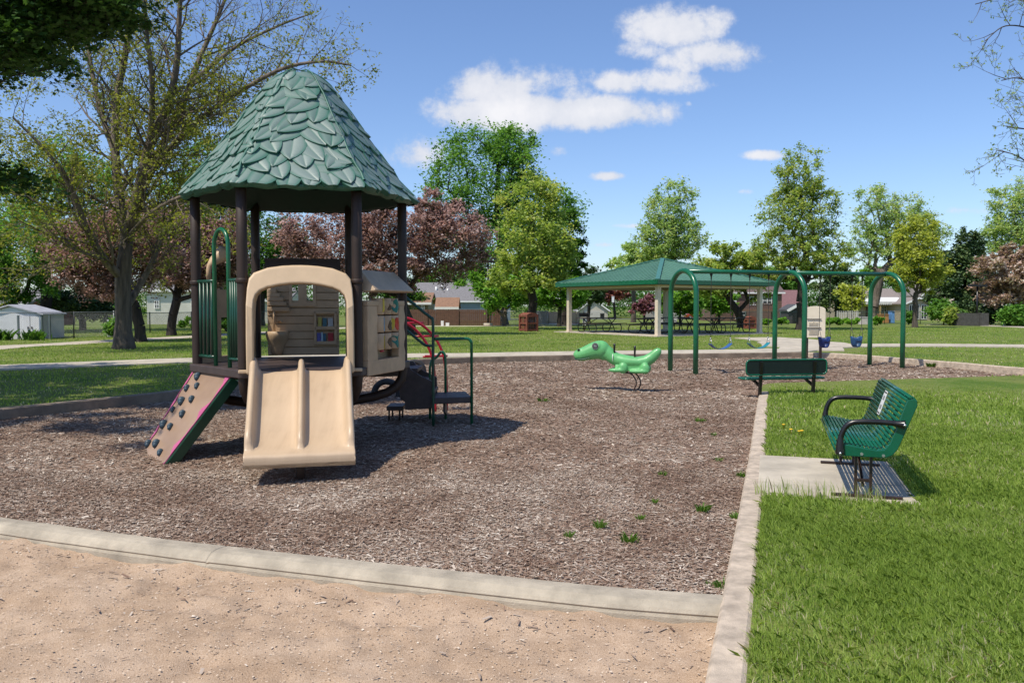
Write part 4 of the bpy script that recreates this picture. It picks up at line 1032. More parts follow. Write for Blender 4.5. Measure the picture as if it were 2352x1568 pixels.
# sticker with two blocks of fine print
i0 = next(i for i, p in enumerate(sp) if p.z > .585 and i > turn); i1 = next(i for i, p in enumerate(sp) if p.z > .80 and i > turn)
pa, pb = sp[i0], sp[i1]; dv = (pb - pa).normalized(); nv = Vector((-dv.z, 0, dv.x))
def SK(a, q, e): p = pa + (pb - pa) * q + nv * e; return BP(a, p.x, p.z)
mb = MB(); ring = [(0, .05), (.02, .0), (.15, .0), (.17, .05), (.17, .95), (.15, 1.0), (.02, 1.0), (0, .95)]
mb.add([SK(.93 + a, q, .0125) for a, q in ring] + [SK(.93 + a, q, .0095) for a, q in ring], [tuple(range(8)), tuple(range(15, 7, -1))] + [(i, (i + 1) % 8, 8 + (i + 1) % 8, 8 + i) for i in range(8)])
stk = obj('sticker', mb, M['white'], bkr)
mb = MB()
for q0, q1 in ((.05, .10), (.90, .95)): mb.add([SK(.94, q0, .014), SK(1.09, q0, .014), SK(1.09, q1, .014), SK(.94, q1, .014)], [(0, 1, 2, 3)])
for q0, n in ((.24, 5), (.62, 5)):
    for i in range(n):
        q = q0 + i * .035; mb.add([SK(.965, q, .014), SK(1.065 - .02 * (i % 2), q, .014), SK(1.065 - .02 * (i % 2), q + .018, .014), SK(.965, q + .018, .014)], [(0, 1, 2, 3)])
obj('printing', mb, M['black'], stk)

# ------------------------------------------------------------------ low bench facing the swings
b2 = thing('low_bench', 'low green mesh bench seen from behind at the corner of the near lawn', 'bench', (4.9, 14.6, 0))
D2 = Vector((.985, .17, 0)).normalized(); E2 = Vector((-.17, .985, 0)); O2 = Vector((4.0, 14.17, 0))
def QP(a, b_, z): return O2 + D2 * a + E2 * b_ + UZ * z
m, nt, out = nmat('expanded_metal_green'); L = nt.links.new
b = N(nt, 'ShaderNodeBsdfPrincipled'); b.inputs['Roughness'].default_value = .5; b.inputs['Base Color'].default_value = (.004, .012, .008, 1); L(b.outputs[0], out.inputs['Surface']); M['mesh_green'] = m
def rrect(w, h, r, n=5):
    P = []
    for cx, cy, a0 in ((w - r, r, -90), (w - r, h - r, 0), (r, h - r, 90), (r, r, 180)):
        for i in range(n + 1):
            a = math.radians(a0 + 90 * i / n); P.append((cx + r * math.cos(a), cy + r * math.sin(a)))
    return P
BW = 1.49
bkp = obj('backrest', MB().tube([QP(x, -.03 - (z) * .0, .40 + z) for x, z in rrect(BW, .255, .07)] + [QP(BW - .07 + .001, -.03, .40)], .016, 8), M['green_bench'], b2)
mb = MB()
for i in range(60):
    x = .02 + (BW - .04) * i / 59; mb.beam(QP(x, -.03, .405), QP(x, -.03, .65), .030, .006, E2)
for j in range(9): mb.beam(QP(.02, -.03, .415 + .0275 * j), QP(BW - .02, -.03, .415 + .0275 * j), .008, .013, UZ)
obj('backrest_mesh', mb, M['mesh_green'], bkp)
st2 = obj('seat', MB().tube([QP(x, .03 + y, .325) for x, y in rrect(BW + .02, .30, .08)] + [QP(BW + .02 - .08 + .001, .03, .325)], .018, 8), M['green_bench'], b2)
mb = MB()
for i in range(22): mb.beam(QP(.03 + (BW - .04) * i / 21, .045, .325), QP(.03 + (BW - .04) * i / 21, .315, .325), .05, .008)
for j in range(7): mb.beam(QP(.03, .06 + .04 * j, .328), QP(BW - .01, .06 + .04 * j, .328), .02, .008)
obj('seat_mesh', mb, M['green_bench'], st2)
for a in (.27, 1.26):
    mb = MB(); mb.beam(QP(a, .02, -.05), QP(a, -.045, .63), .055, .04, E2); mb.beam(QP(a, .01, .20), QP(a, .27, .295), .05, .035); obj('leg', mb, M['black'], b2, bevel=.004)

# ------------------------------------------------------------------ dinosaur spring rider
DA = Vector((.965, -.26, 0)); DN = Vector((.26, .965, 0)); DO = gz(1457, 898, 0.0)
dino = thing('spring_rider', 'light green dinosaur spring rider with black handles and big round eyes', 'spring rider', DO)
def DP(x, y, w=0.0): return DO + DA * ((x - 980) / 500.0) + DN * w + UZ * ((1385 - y) / 514.6)
def sz(r): return r / 514.6
mb = MB(); RD = Matrix((DA, DN, UZ)).transposed()
spine = [(1222, 985, 12, .03), (1208, 992, 32, .05), (1180, 1018, 44, .07), (1140, 1060, 52, .09), (1090, 1095, 58, .115), (1020, 1108, 56, .13), (950, 1106, 58, .135), (880, 1098, 62, .135), (815, 1085, 64, .12), (765, 1058, 64, .105), (725, 1020, 66, .10), (690, 985, 60, .09)]
P = [DP(x, y) for x, y, _, _ in spine]; rings = []
for i, (x, y, r, w) in enumerate(spine):
    d = (P[min(i + 1, len(P) - 1)] - P[max(0, i - 1)]).normalized(); n_ = DN; u_ = n_.cross(d).normalized()
    rings.append([P[i] + u_ * (sz(r) * math.sin(2 * math.pi * k / 16)) + n_ * (w * math.cos(2 * math.pi * k / 16)) for k in range(16)])
mb.loft(rings, True, True, True)
mb.ball(DP(665, 990), (sz(88), .135, sz(86)), 18, 12, RD); mb.ball(DP(640, 960), (sz(62), .15, sz(54)), 16, 10, RD); mb.ball(DP(690, 1035), (sz(60), .10, sz(62)), 16, 10, RD)
head = [(690, 1000, 88, .125), (640, 995, 90, .13), (600, 1003, 84, .132), (540, 1024, 73, .128), (480, 1046, 64, .12), (440, 1057, 55, .105), (422, 1070, 38, .075)]
P = [DP(x, y) for x, y, _, _ in head]; rings = []
for i, (x, y, r, w) in enumerate(head):
    d = (P[min(i + 1, len(P) - 1)] - P[max(0, i - 1)]).normalized(); u_ = DN.cross(d).normalized()
    rings.append([P[i] + u_ * (sz(r) * math.sin(2 * math.pi * k / 16)) + DN * (w * math.cos(2 * math.pi * k / 16)) for k in range(16)])
mb.loft(rings, True, True, True)
for w in (-.055, .055): mb.ball(DP(470, 1005, w), (sz(34), .045, sz(26)), 12, 8, RD)
for s in (-1, 1):                                                         # folded legs and feet along each flank
    for x in (880, 1085): mb.ball(DP(x, 1165, s * .125), (sz(46), .05, sz(52)), 14, 10, RD)
    mb.ball(DP(825, 1183, s * .145), (sz(88), .05, sz(22)), 14, 8, RD); mb.ball(DP(1030, 1190, s * .145), (sz(98), .05, sz(22)), 14, 8, RD)
mb.box(DP(960, 1165), (.62, .22, .10), RD)
body = obj('body', mb, mat('green_rider_plastic', (0.125, 0.42, 0.145), 0.42, 0.06, 5, 0.03, 30, coat=.08), dino)
md = body.modifiers.new('skin', 'REMESH'); md.mode = 'VOXEL'; md.voxel_size = .0115; md.use_smooth_shade = True
md = body.modifiers.new('soften', 'SMOOTH'); md.factor = .6; md.iterations = 9
ew = MB(); ek = MB(); em = MB(); ng = MB()
for s in (-1, 1):
    c = DP(622, 955, s * .128); ew.cyl(c, .060, .03, 20, DN); 
    for a in range(8): ew.ball(c + DN * s * .016 + DA * (.034 * math.cos(a * .785)) + UZ * (.034 * math.sin(a * .785)), .009, 6, 5)
    ek.cyl(c + DN * s * .012, .051, .012, 18, DN); em.cyl(c + DN * s * .017, .020, .012, 12, DN)
    ng.cyl(DP(463, 996, s * .092), .024, .016, 14, DN)
eo = obj('eye', ew, M['steel'], body); obj('eye_ring', ek, M['black'], eo); obj('pupil', em, M['bolt'], eo); obj('nostril', ng, M['black'], body)
mb = MB()
for s in (-1, 1): mb.tube(smoothpath([DP(424, 1082, s * .060), DP(440, 1086, s * .098), DP(480, 1087, s * .118), DP(530, 1080, s * .126), DP(575, 1068, s * .127)], 5), [.010] * 16 + [.007] * 4 + [.003], 8)
obj('mouth', mb, M['green_dark'], body)
for x, y0, y1, s in ((795, 1050, 930, -1), (985, 1075, 950, -1)):
    mb = MB(); mb.tube([DP(x, y0, s * .04), DP(x, y0 - 40, s * .06), DP(x + 1, y1 + 20, s * .06), DP(x + 1, y1, s * .06)], [.014, .017, .022, .019], 10); obj('handle', mb, M['black'], dino)
mb = MB()
for w in (-.05, .05):
    e = w * 340
    mb.tube(smoothpath([DP(930 + e, 1200, w), DP(978 + e, 1225, w), DP(1012 + e, 1275, w), DP(1016 + e, 1320, w), DP(1000 + e, 1360, w), DP(980 + e * .3, 1392, w)], 6), .0125, 8)
obj('spring_leg', mb, M['brownleg'], dino)
mb = MB(); mb.box(DP(960, 1210), (.24, .16, .02), RD); obj('mounting_plate', mb, M['black'], dino)
mb = MB(); mb.tube([DP(784, 1030, -.122), DP(786, 1060, -.135), DP(787, 1100, -.148)], .006, 6); obj('strap', mb, M['white'], dino)

# ------------------------------------------------------------------ swing set
SW0 = Vector((4.02, 19.5, 0)); SD = Vector((.941, .338, 0)).normalized(); SP_ = Vector((.338, -.941, 0)).normalized()
swing_set = thing('swing_set', 'green two-bay arch swing frame standing on the wood chips', 'swing frame', SW0)
ARS = (0.0, 3.02, 6.06); TOP = 2.40
def WP(s, p, z): return SW0 + SD * s + SP_ * p + UZ * z
for s in ARS:
    hw = .56; r = .50
    pts = [WP(s, -hw, -.05), WP(s, -hw, .9), WP(s, -hw, TOP - hw)] + [WP(s, -hw * math.cos(a), TOP - hw + hw * math.sin(a)) for a in [math.pi * i / 18 for i in range(1, 18)]] + [WP(s, hw, TOP - hw), WP(s, hw, .9), WP(s, hw, -.05)]
    mb = MB(); mb.tube(pts, .061, 16); obj('arch_leg', mb, M['green'], swing_set)
for s0, s1 in ((0, 3.02), (3.02, 6.06)):
    mb = MB(); mb.tube([WP(s0 + .02, 0, TOP - .012), WP(s1 - .02, 0, TOP - .012)], .052, 16); be = obj('top_beam', mb, M['green'], swing_set)
    mb = MB()
    for s in (s0 + .06, (s0 + s1) / 2, s1 - .06): mb.cyl(WP(s, 0, TOP - .012), .056, .03, 16, SD)
    obj('beam_collar', mb, M['green'], be)
M['chain'] = mat('dark_chain', (.10, .09, .08), .5, .2, 60, metal=.6)
def chain(mb, a, b_, r=.006):
    """linked look: short bars turned alternately"""
    a = Vector(a); b_ = Vector(b_); n = max(3, int((b_ - a).length / .05)); d = (b_ - a) / n
    for i in range(n):
        p = a + d * i; q = a + d * (i + 1.1); x = SD if i % 2 else SP_
        mb.beam(p, q, .014 if i % 2 else .006, .006 if i % 2 else .014, SP_)
M['belt_b'] = mat('blue_belt', (.035, .11, .31), .35, .06); M['belt_t'] = mat('teal_belt', (.016, .21, .26), .35, .06)
for s, mt, lab in ((1.035, 'belt_b', 'blue belt swing hanging in the first bay nearest the left arch'), (2.12, 'belt_t', 'teal belt swing hanging beside the middle arch')):
    t = thing('belt_swing', lab, 'swing', WP(s, 0, .55), 'swings hanging from the green frame')
    ends = (-.275, .275); pr_b = [(-.29, .66), (-.25, .625), (-.18, .575), (-.09, .545), (0, .54), (.09, .55), (.18, .585), (.25, .635), (.29, .67)]
    mb = MB(); rings = []
    P = smoothpath([WP(s + a, 0, z) for a, z in pr_b], 3)
    rings = [[p + SP_ * .07, p + SP_ * .07 + UZ * .012, p - SP_ * .07 + UZ * .012, p - SP_ * .07] for p in P]
    mb.loft(rings, True, True, False); obj('seat', mb, M[mt], t)
    for a in ends:
        mb = MB(); chain(mb, WP(s + a, 0, TOP - .20), WP(s + a, 0, .80)); obj('chain', mb, M['chain'], t)
        mb = MB(); mb.tube([WP(s + a, 0, .80), WP(s + a * 1.03, .065, .665)], .007, 6); mb.tube([WP(s + a, 0, .80), WP(s + a * 1.03, -.065, .665)], .007, 6); mb.tube([WP(s + a * 1.03, .065, .665), WP(s + a * 1.03, -.065, .665)], .006, 6); mb.ball(WP(s + a, 0, .80), .018, 8, 6); obj('clevis', mb, M['bolt'], t)
        mb = MB(); mb.lathe([(.012, -.20), (.018, -.12), (.034, -.07), (.036, -.05)], WP(s + a, 0, TOP - .012), 10); obj('hanger', mb, M['black'], t)
M['bucket_d'] = mat('dark_blue_rubber', (.012, .035, .16), .45, .1); M['bucket_l'] = mat('lighter_blue_rubber', (.020, .075, .18), .45, .08)  # two bucket blues, one darker and one lighter
for s, mt, lab in ((4.09, 'bucket_d', 'dark blue bucket swing hanging in front of the sign panel'), (5.10, 'bucket_l', 'lighter blue bucket swing hanging beside the far arch')):
    t = thing('bucket_swing', lab, 'swing', WP(s, 0, .6), 'swings hanging from the green frame')
    mb = MB(); n = 20
    def bp(a, z, k): return WP(s + .155 * k * math.cos(a), .135 * k * math.sin(a), z)
    secs = [(.52, .45), (.53, .62), (.57, .80), (.63, .92), (.68, .99), (.70, 1.0)]
    # wall with leg openings front and back
    V = []; Fs = []
    for z, k in secs:
        for j in range(n):
            a = 2 * math.pi * j / n; hh = .10 * abs(math.cos(a)) if z >= .68 else 0
            V.append(bp(a, z + hh * (1 if z >= .70 else .6), k))
    for i in range(len(secs) - 1):
        for j in range(n):
            a = math.degrees(2 * math.pi * (j + .5) / n) % 360
            if i in (1, 2) and (46 < a < 84 or 96 < a < 134 or 226 < a < 264 or 276 < a < 314): continue
            j2 = (j + 1) % n; Fs.append((i * n + j, i * n + j2, (i + 1) * n + j2, (i + 1) * n + j))
    Fs.append(tuple(range(n))); mb.smooth = True; mb.add(V, Fs)
    o = obj('bucket_seat', mb, M[mt], t); md = o.modifiers.new('wall', 'SOLIDIFY'); md.thickness = .018
    for a in (-.16, .16):
        mb = MB(); chain(mb, WP(s + a, 0, TOP - .2), WP(s + a, 0, 1.02)); mb.tube([WP(s + a, 0, 1.02), WP(s + a * .9, .07, .76)], .006, 6); mb.tube([WP(s + a, 0, 1.02), WP(s + a * .9, -.07, .76)], .006, 6); obj('chain', mb, M['chain'], t)
        mb = MB(); mb.lathe([(.012, -.20), (.018, -.12), (.034, -.07), (.036, -.05)], WP(s + a, 0, TOP - .012), 10); obj('hanger', mb, M['black'], t)

# ------------------------------------------------------------------ information panel
sp0 = at(1873, 775, 24.6)
info = thing('sign_board', 'cream round-topped information board on dark posts behind the swings', 'sign', (sp0.x, 24.6, 0.1))
zb, zt = sp0.z, at(1873, 703, 24.6).z; w2 = .29
mb = MB(); prof_s = [(-w2, zb), (w2, zb), (w2, zt - .10)] + [(w2 * math.cos(a), zt - .10 + .10 * math.sin(a)) for a in [math.pi * i / 12 for i in range(1, 12)]] + [(-w2, zt - .10)]
mb.prism(prof_s, (sp0.x - .02, 24.55, 0), (1, 0.0, 0), (0, 0, 1), (0.03, .11, 0)); bd = obj('board', mb, mat('cream_board', (.86, .75, .57), .5, .02, 3), info, bevel=.012)
mb = MB()
for z in (zb + .55, zb + .29): mb.box((sp0.x - .07, 24.535, z), (.42, .03, .014))
obj('rail', mb, M['brownleg'], bd)
mb = MB(); r = random.Random(3)
for z0, n in ((zb + .475, 1), (zb + .435, 4), (zb + .255, 7)):
    for i in range(n): mb.box((sp0.x - .08 + r.uniform(-.006, .006), 24.545, z0 - i * .028), ((.30 if n > 1 else .05) - r.uniform(0, .05), .012, .007 if n > 1 else .04))
obj('lettering', mb, mat('faint_print', (.60, .52, .39), .6, .05), bd)
for dx in (.19, -.22):
    mb = MB(); mb.beam((sp0.x + dx, 24.70, -.02), (sp0.x + dx, 24.70, zt - .2), .07, .05); obj('post', mb, M['brownleg'], info)
mb = MB(); mb.prism(prof_s, (sp0.x + .012, 24.665, 0), (1, 0, 0), (0, 0, 1), (.01, .03, 0)); obj('backing', mb, mat('rust_backing', (.22, .07, .03), .6, .1), info)

# ------------------------------------------------------------------ picnic shelter
HC = Vector((7.85, 43.4, 0)); LV = Vector((-.537, .843, 0)).normalized(); RV = Vector((.843, .537, 0)).normalized(); LL = 6.93
shel = thing('picnic_shelter', 'open picnic shelter with green standing seam hip roof on cream columns', 'shelter', HC)
NEAR = HC - (LV + RV) * (LL / 2)
def HP(a, b_, z): return NEAR + LV * (a * LL) + RV * (b_ * LL) + UZ * z
mb = MB(); q = [HP(-.06, -.06, 0), HP(1.12, -.06, 0), HP(1.12, 1.06, 0), HP(-.06, 1.06, 0)]
mb.prism([(p.x, p.y) for p in q], (0, 0, .02), (1, 0, 0), (0, 1, 0), (0, 0, .145)); tag(obj('shelter_slab', mb, M['concrete']), 'concrete floor slab under the picnic shelter', 'slab')
for a, b_ in ((0, 0), (1, 0), (1, 1), (0, 1)):
    mb = MB(); mb.box(HP(a, b_, 1.36), (.20, .20, 2.42), Matrix((LV, RV, UZ)).transposed()); mb.box(HP(a, b_, .19), (.26, .26, .06), Matrix((LV, RV, UZ)).transposed()); obj('column', mb, M['cream'], shel)
mb = MB(); ov = .075
for A_, B__ in (((0, 0), (1, 0)), ((1, 0), (1, 1)), ((1, 1), (0, 1)), ((0, 1), (0, 0))): mb.beam(HP(*A_, 2.50), HP(*B__, 2.50), .14, .18)
obj('ring_beam', mb, M['cream'], shel)
EZ, AZ = 2.74, 3.98
cs = [HP(-ov, -ov, EZ), HP(1 + ov, -ov, EZ), HP(1 + ov, 1 + ov, EZ), HP(-ov, 1 + ov, EZ)]; ap = HC + UZ * AZ
M['shelter_roof'] = mat('green_metal_roofing', (.095, .215, .150), .45, .06, 2, spec=.5)
mb = MB(); mb.add(cs + [ap] + [c - UZ * .04 for c in cs] + [ap - UZ * .06], [(0, 1, 4), (1, 2, 4), (2, 3, 4), (3, 0, 4), (5, 9, 6), (6, 9, 7), (7, 9, 8), (8, 9, 5)])
for i in range(4):
    a, b_ = cs[i], cs[(i + 1) % 4]; mid = (a + b_) / 2; n = 26; e = (b_ - a)
    for k in range(1, n):
        t = k / n; p = a + e * t; lim = 1 - abs(2 * t - 1); up_ = (ap - mid) * lim
        if lim > .03: mb.beam(p + UZ * .012, p + up_ + UZ * .012, .022, .030, (ap - mid).cross(e))
rfs = obj('roof', mb, M['shelter_roof'], shel)
for i in range(4):
    mb = MB(); mb.beam(cs[i] + UZ * .03, ap + UZ * .04, .20, .05); obj('hip_cap', mb, mat('hip_cap_green', (.055, .185, .15), .4, .05), rfs)
for i in range(4):
    a, b_ = cs[i], cs[(i + 1) % 4]; mb = MB(); mb.beam(a - UZ * .09, b_ - UZ * .09, .05, .20); obj('fascia', mb, M['green'], rfs)
mb = MB(); mb.add([c * 1.0 - UZ * .19 for c in cs] + [c - UZ * .21 for c in cs], [(0, 1, 2, 3), (7, 6, 5, 4)]); obj('soffit', mb, mat('brown_soffit', (.10, .065, .04), .7, .15, 2), shel)

# picnic tables --------------------------------------------------------------
M['plank'] = mat('dark_brown_planks', (.055, .034, .028), .55, .2, 3, .1, 40, stretch=(1, 8, 8))
def make_table():
    t = thing('picnic_table', 'dark picnic table', 'picnic table', (0, 0, 0), 'picnic tables under the shelter')
    mb = MB()
    for i in range(4): mb.box((0, -.285 + .19 * i, .75), (2.4, .175, .04))
    obj('tabletop', mb, M['plank'], t)
    for s in (-1, 1):
        mb = MB()
        for i in range(2): mb.box((0, s * (.60 + .13 * i), .455), (2.4, .12, .04))
        obj('bench_seat', mb, M['plank'], t)
    for x in (-.82, .82):
        mb = MB()
        for s in (-1, 1):
            mb.tube(smoothpath([(x, -s * .30, .72), (x, s * .05, .40), (x, s * .22, .10), (x, s * .34, .03), (x, s * .62, .03), (x, s * .76, .10), (x, s * .80, .25), (x, s * .72, .42)], 4), .024, 8)
        mb.beam((x, -.72, .43), (x, .72, .43), .03, .04); mb.beam((x, -.34, .72), (x, .34, .72), .03, .04); mb.beam((x * .9, 0, .45), (x * .2, 0, .72), .03, .03)
        obj('frame', mb, M['black'], t)
    return t
tb0 = make_table(); place = [(.80, .14, .55, 'picnic table at the left side of the shelter, bench ends towards the near column'), (.42, .30, 1.05, 'picnic table just behind the near column of the shelter'), (.20, .62, .45, 'picnic table seen between the legs of the left swing arch'), (.62, .66, .25, 'picnic table in the middle back of the shelter'), (.22, .90, .30, 'picnic table at the right end of the shelter slab')]
for i, (a, b_, rz, lab) in enumerate(place):
    p = HP(a, b_, .165)
    if i == 0: tb0.location = p; tb0.rotation_euler = (0, 0, rz); tb0['label'] = 'dark ' + lab
    else: dup(tb0, p, rz, 'dark ' + lab)

# grill, bins, lamps, utility boxes ---------------------------------------------
p = at(1341, 757, 48.5); p.z = .12
g_ = thing('park_grill', 'black pedestal charcoal grill left of the shelter', 'grill', p)
mb = MB(); mb.tube([p, p + UZ * .72], .04, 8); obj('pedestal', mb, M['black'], g_)
mb = MB(); mb.box(p + UZ * .80, (.55, .42, .05)); mb.box(p + Vector((0, .2, .90)), (.55, .03, .22)); mb.box(p + Vector((-.27, 0, .88)), (.03, .42, .18)); mb.box(p + Vector((.27, 0, .88)), (.03, .42, .18)); obj('firebox', mb, M['black'], g_)
mb = MB(); mb.box(p + UZ * .92, (.60, .36, .02)); mb.tube([p + Vector((.3, 0, .92)), p + Vector((.52, 0, .94))], .012, 6); mb.tube([p + Vector((0, 0, .9)), p + Vector((0, 0, 1.12))], .03, 6); obj('grate', mb, M['black'], g_)
M['bin_red'] = mat('weathered_red_bin', (.21, .062, .036), .7, .15, 8, .1, 40); M['bin_in'] = mat('grey_barrel', (.16, .13, .11), .7, .2, 6)
def bin_(u, v, Y, w, h, rz, lab, slats_):
    p = at(u, v, Y); p.z = .12; t = thing('litter_bin', lab, 'bin', p); R = Matrix.Rotation(rz, 3, 'Z')
    def q(x, y, z): return p + R @ Vector((x, y, z))
    mb = MB()
    for sx in (-1, 1):
        for sy in (-1, 1): mb.box(q(sx * w / 2, sy * w / 2, h / 2), (.09, .09, h), R)
    for sx in (-1, 1):
        for z in (.08, h * .5, h - .06): mb.box(q(sx * w / 2, 0, z), (.06, w - .09, .09), R); mb.box(q(0, sx * w / 2, z), (w - .09, .06, .09), R)
    obj('frame', mb, M['bin_red'], t)
    mb = MB()
    for k in range(5):
        x = -w / 2 + .1 + (w - .2) * k / 4
        mb.box(q(x, -w / 2 + .012 + .03, h * .5), (.075 if slats_ else .03, .02, h - .2), R); mb.box(q(-w / 2 + .04, x, h * .5), (.02, .075, h - .2), R)
    obj('slat_panel', mb, M['bin_red'], t)
    mb = MB(); mb.cyl(q(0, 0, h * .45), w * .36, h * .8, 16); obj('barrel', mb, M['bin_in'], t)
    mb = MB(); 
    mb.loft([[q(-w / 2 - .03, s * (w / 2 + .03), h + .0) for s in (-1,)] + [q(x, -w / 2 - .03, h + .03 + .10 * (1 - (2 * x / w) ** 2)) for x in [w * (i / 6 - .5) for i in range(7)]] + [q(w / 2 + .03, -w / 2 - .03, h)], [q(-w / 2 - .03, w / 2 + .03, h)] + [q(x, w / 2 + .03, h + .03 + .10 * (1 - (2 * x / w) ** 2)) for x in [w * (i / 6 - .5) for i in range(7)]] + [q(w / 2 + .03, w / 2 + .03, h)]], True, True, False)
    obj('lid', mb, M['bin_red'], t)
bin_(1214, 763, 46.5, .70, .92, .6, 'weathered red litter bin on the grass left of the shelter', False)
bin_(1723, 757, 51.0, .50, .66, .15, 'reddish brown litter bin with panelled front behind the right shelter column', True)
def lamp(u, v, Y, h, lab, armed):
    p = at(u, v, Y); p.z = hgt(Y); t = thing('lamp_post', lab, 'lamp post', p)
    mb = MB(); mb.tube([p, p + UZ * h], .07, 8); obj('pole', mb, M['black'], t)
    mb = MB(); mb.cyl(p + UZ * .1, .32, .24, 12); obj('footing', mb, M['concrete'], t)
    mb = MB(); mb.box(p + UZ * (h + .05), (1.25, .4, .16)); obj('lamp_head', mb, M['black'], t)
lamp(1121, 747.5, 60, 4.6, 'thin dark lamp post standing before the brown board fence', True)
lamp(2243, 746, 62, 2.95, 'black lamp post with flat head before the grey fence on the far right', True)
for u, v, Y, w, h, lab in ((1016, 746.5, 60, .19, .36, 'small white utility pedestal by the brown fence, taller one'), (1028, 746.5, 60, .25, .22, 'squat white utility box by the brown fence'), (1343, 741, 66, .3, .5, 'small pale utility pedestal beside the driveway path'), (2308, 748, 58, .30, .55, 'pale utility box in front of the hedge on the far right'), (254, 775, 38.5, .22, .75, 'small pale pedestal by the chain-link fence near the big tree')):
    p = at(u, v, Y); p.z = hgt(Y); mb = MB(); mb.box(p + UZ * h / 2, (w, w * .8, h)); mb.box(p + UZ * (h + .015), (w * 1.1, w * .9, .03)); tag(obj('utility_box', mb, M['white'], bevel=.01), lab, 'utility box')
# ------------------------------------------------------------------ trees
M['bark'] = mat('grey_brown_bark', (.105, .082, .064), .9, .3, 2, 1.0, 6, stretch=(4, 4, .5))
M['bark_d'] = mat('dark_bark', (.040, .030, .024), .9, .3, 2, 1.0, 6, stretch=(4, 4, .5))
M['bark_l'] = mat('pale_bark', (.16, .125, .095), .9, .3, 2, 1.0, 6, stretch=(4, 4, .5))
def leafm(name, a, b_, c, tr=.48, tmul=(1.5, 1.5, 0.8)): return tint_mat(name, [(0.0, a), (0.5, b_), (1.0, c)], .55, tr, .35, tmul)
LM = {
 'deep': leafm('deep_green_leaves', (0.030, 0.077, 0.013), (0.062, 0.156, 0.024), (0.120, 0.248, 0.040)),
 'maple': leafm('dark_maple_leaves', (0.022, 0.055, 0.012), (0.045, 0.109, 0.022), (0.104, 0.210, 0.038), .25),
 'fresh': leafm('fresh_green_leaves', (0.084, 0.204, 0.026), (0.157, 0.329, 0.044), (0.259, 0.463, 0.084)),
 'mid': leafm('mid_green_leaves', (0.065, 0.167, 0.030), (0.127, 0.271, 0.051), (0.220, 0.386, 0.087)),
 'olive': leafm('olive_spring_leaves', (0.169, 0.251, 0.057), (0.299, 0.414, 0.093), (0.488, 0.502, 0.161)),
 'grey': leafm('grey_green_leaves', (0.196, 0.309, 0.109), (0.356, 0.507, 0.179), (0.568, 0.600, 0.287)),
 'yell': leafm('yellow_green_leaves', (0.230, 0.277, 0.053), (0.380, 0.432, 0.083), (0.506, 0.540, 0.135)),
 'bud': leafm('half_open_olive_leaves', (0.105, 0.136, 0.021), (0.180, 0.208, 0.034), (0.285, 0.288, 0.056)),
 'crab': leafm('crabapple_blossom', (.11, .080, .050), (.32, .215, .190), (.62, .47, .445), .48, (1.4, 1.15, 1.05)),
 'crabl': leafm('faded_crabapple_blossom', (0.166, 0.116, 0.083), (0.443, 0.293, 0.236), (0.600, 0.563, 0.480), .25),
 'redbud': leafm('redbud_blossom', (0.120, 0.045, 0.055), (0.220, 0.085, 0.110), (0.320, 0.160, 0.190), .25),
 'maroon': leafm('maroon_leaves', (0.091, 0.029, 0.029), (0.182, 0.058, 0.047), (0.273, 0.109, 0.073), .25),
 'spruce': leafm('spruce_needles', (0.032, 0.072, 0.030), (0.069, 0.124, 0.047), (0.137, 0.194, 0.064), .1),
 'hedge': leafm('hedge_leaves', (0.059, 0.168, 0.020), (0.118, 0.269, 0.037), (0.202, 0.386, 0.067), .3),
}
def frusta(P0, P1, R0, R1, k=5):
    P0 = np.asarray(P0, float); P1 = np.asarray(P1, float); n = len(P0)
    d = P1 - P0; d /= np.maximum(np.linalg.norm(d, axis=1, keepdims=True), 1e-9)
    ref = np.where(np.abs(d[:, 2:3]) < .9, np.array([[0, 0, 1.0]]), np.array([[1.0, 0, 0]]))
    x = np.cross(d, ref); x /= np.linalg.norm(x, axis=1, keepdims=True); y = np.cross(d, x)
    an = 2 * np.pi * np.arange(k) / k
    off = x[:, None, :] * np.cos(an)[None, :, None] + y[:, None, :] * np.sin(an)[None, :, None]
    A = P0[:, None, :] + off * np.asarray(R0)[:, None, None]; B = P1[:, None, :] + off * np.asarray(R1)[:, None, None]
    V = np.concatenate([A, B], 1).reshape(-1, 3); o = (np.arange(n) * 2 * k)[:, None, None]
    j = np.arange(k); q = np.stack([j, (j + 1) % k, (j + 1) % k + k, j + k], 1)[None]
    return V, (o + q).reshape(-1, 4)
def leafquads(Pc, size, r, up=.35, drop=0.0, aspect=.55):
    n = len(Pc); nr = r.normal(0, 1, (n, 3)); nr[:, 2] = np.abs(nr[:, 2]) + up; nr /= np.linalg.norm(nr, axis=1, keepdims=True)
    t = r.normal(0, 1, (n, 3)); t[:, 2] -= drop; t -= nr * (t * nr).sum(1, keepdims=True); t /= np.maximum(np.linalg.norm(t, axis=1, keepdims=True), 1e-6)
    b_ = np.cross(nr, t); s = (size * r.uniform(.6, 1.35, n))[:, None]
    fold = nr * s * .12
    V = np.stack([Pc - t * s * .5, Pc + b_ * s * aspect * .5 + t * s * .05 + fold, Pc + t * s * .5, Pc - b_ * s * aspect * .5 + t * s * .05 + fold], 1).reshape(-1, 3)
    return V, (np.arange(n) * 4)[:, None] + np.array([[0, 1, 2, 3]])
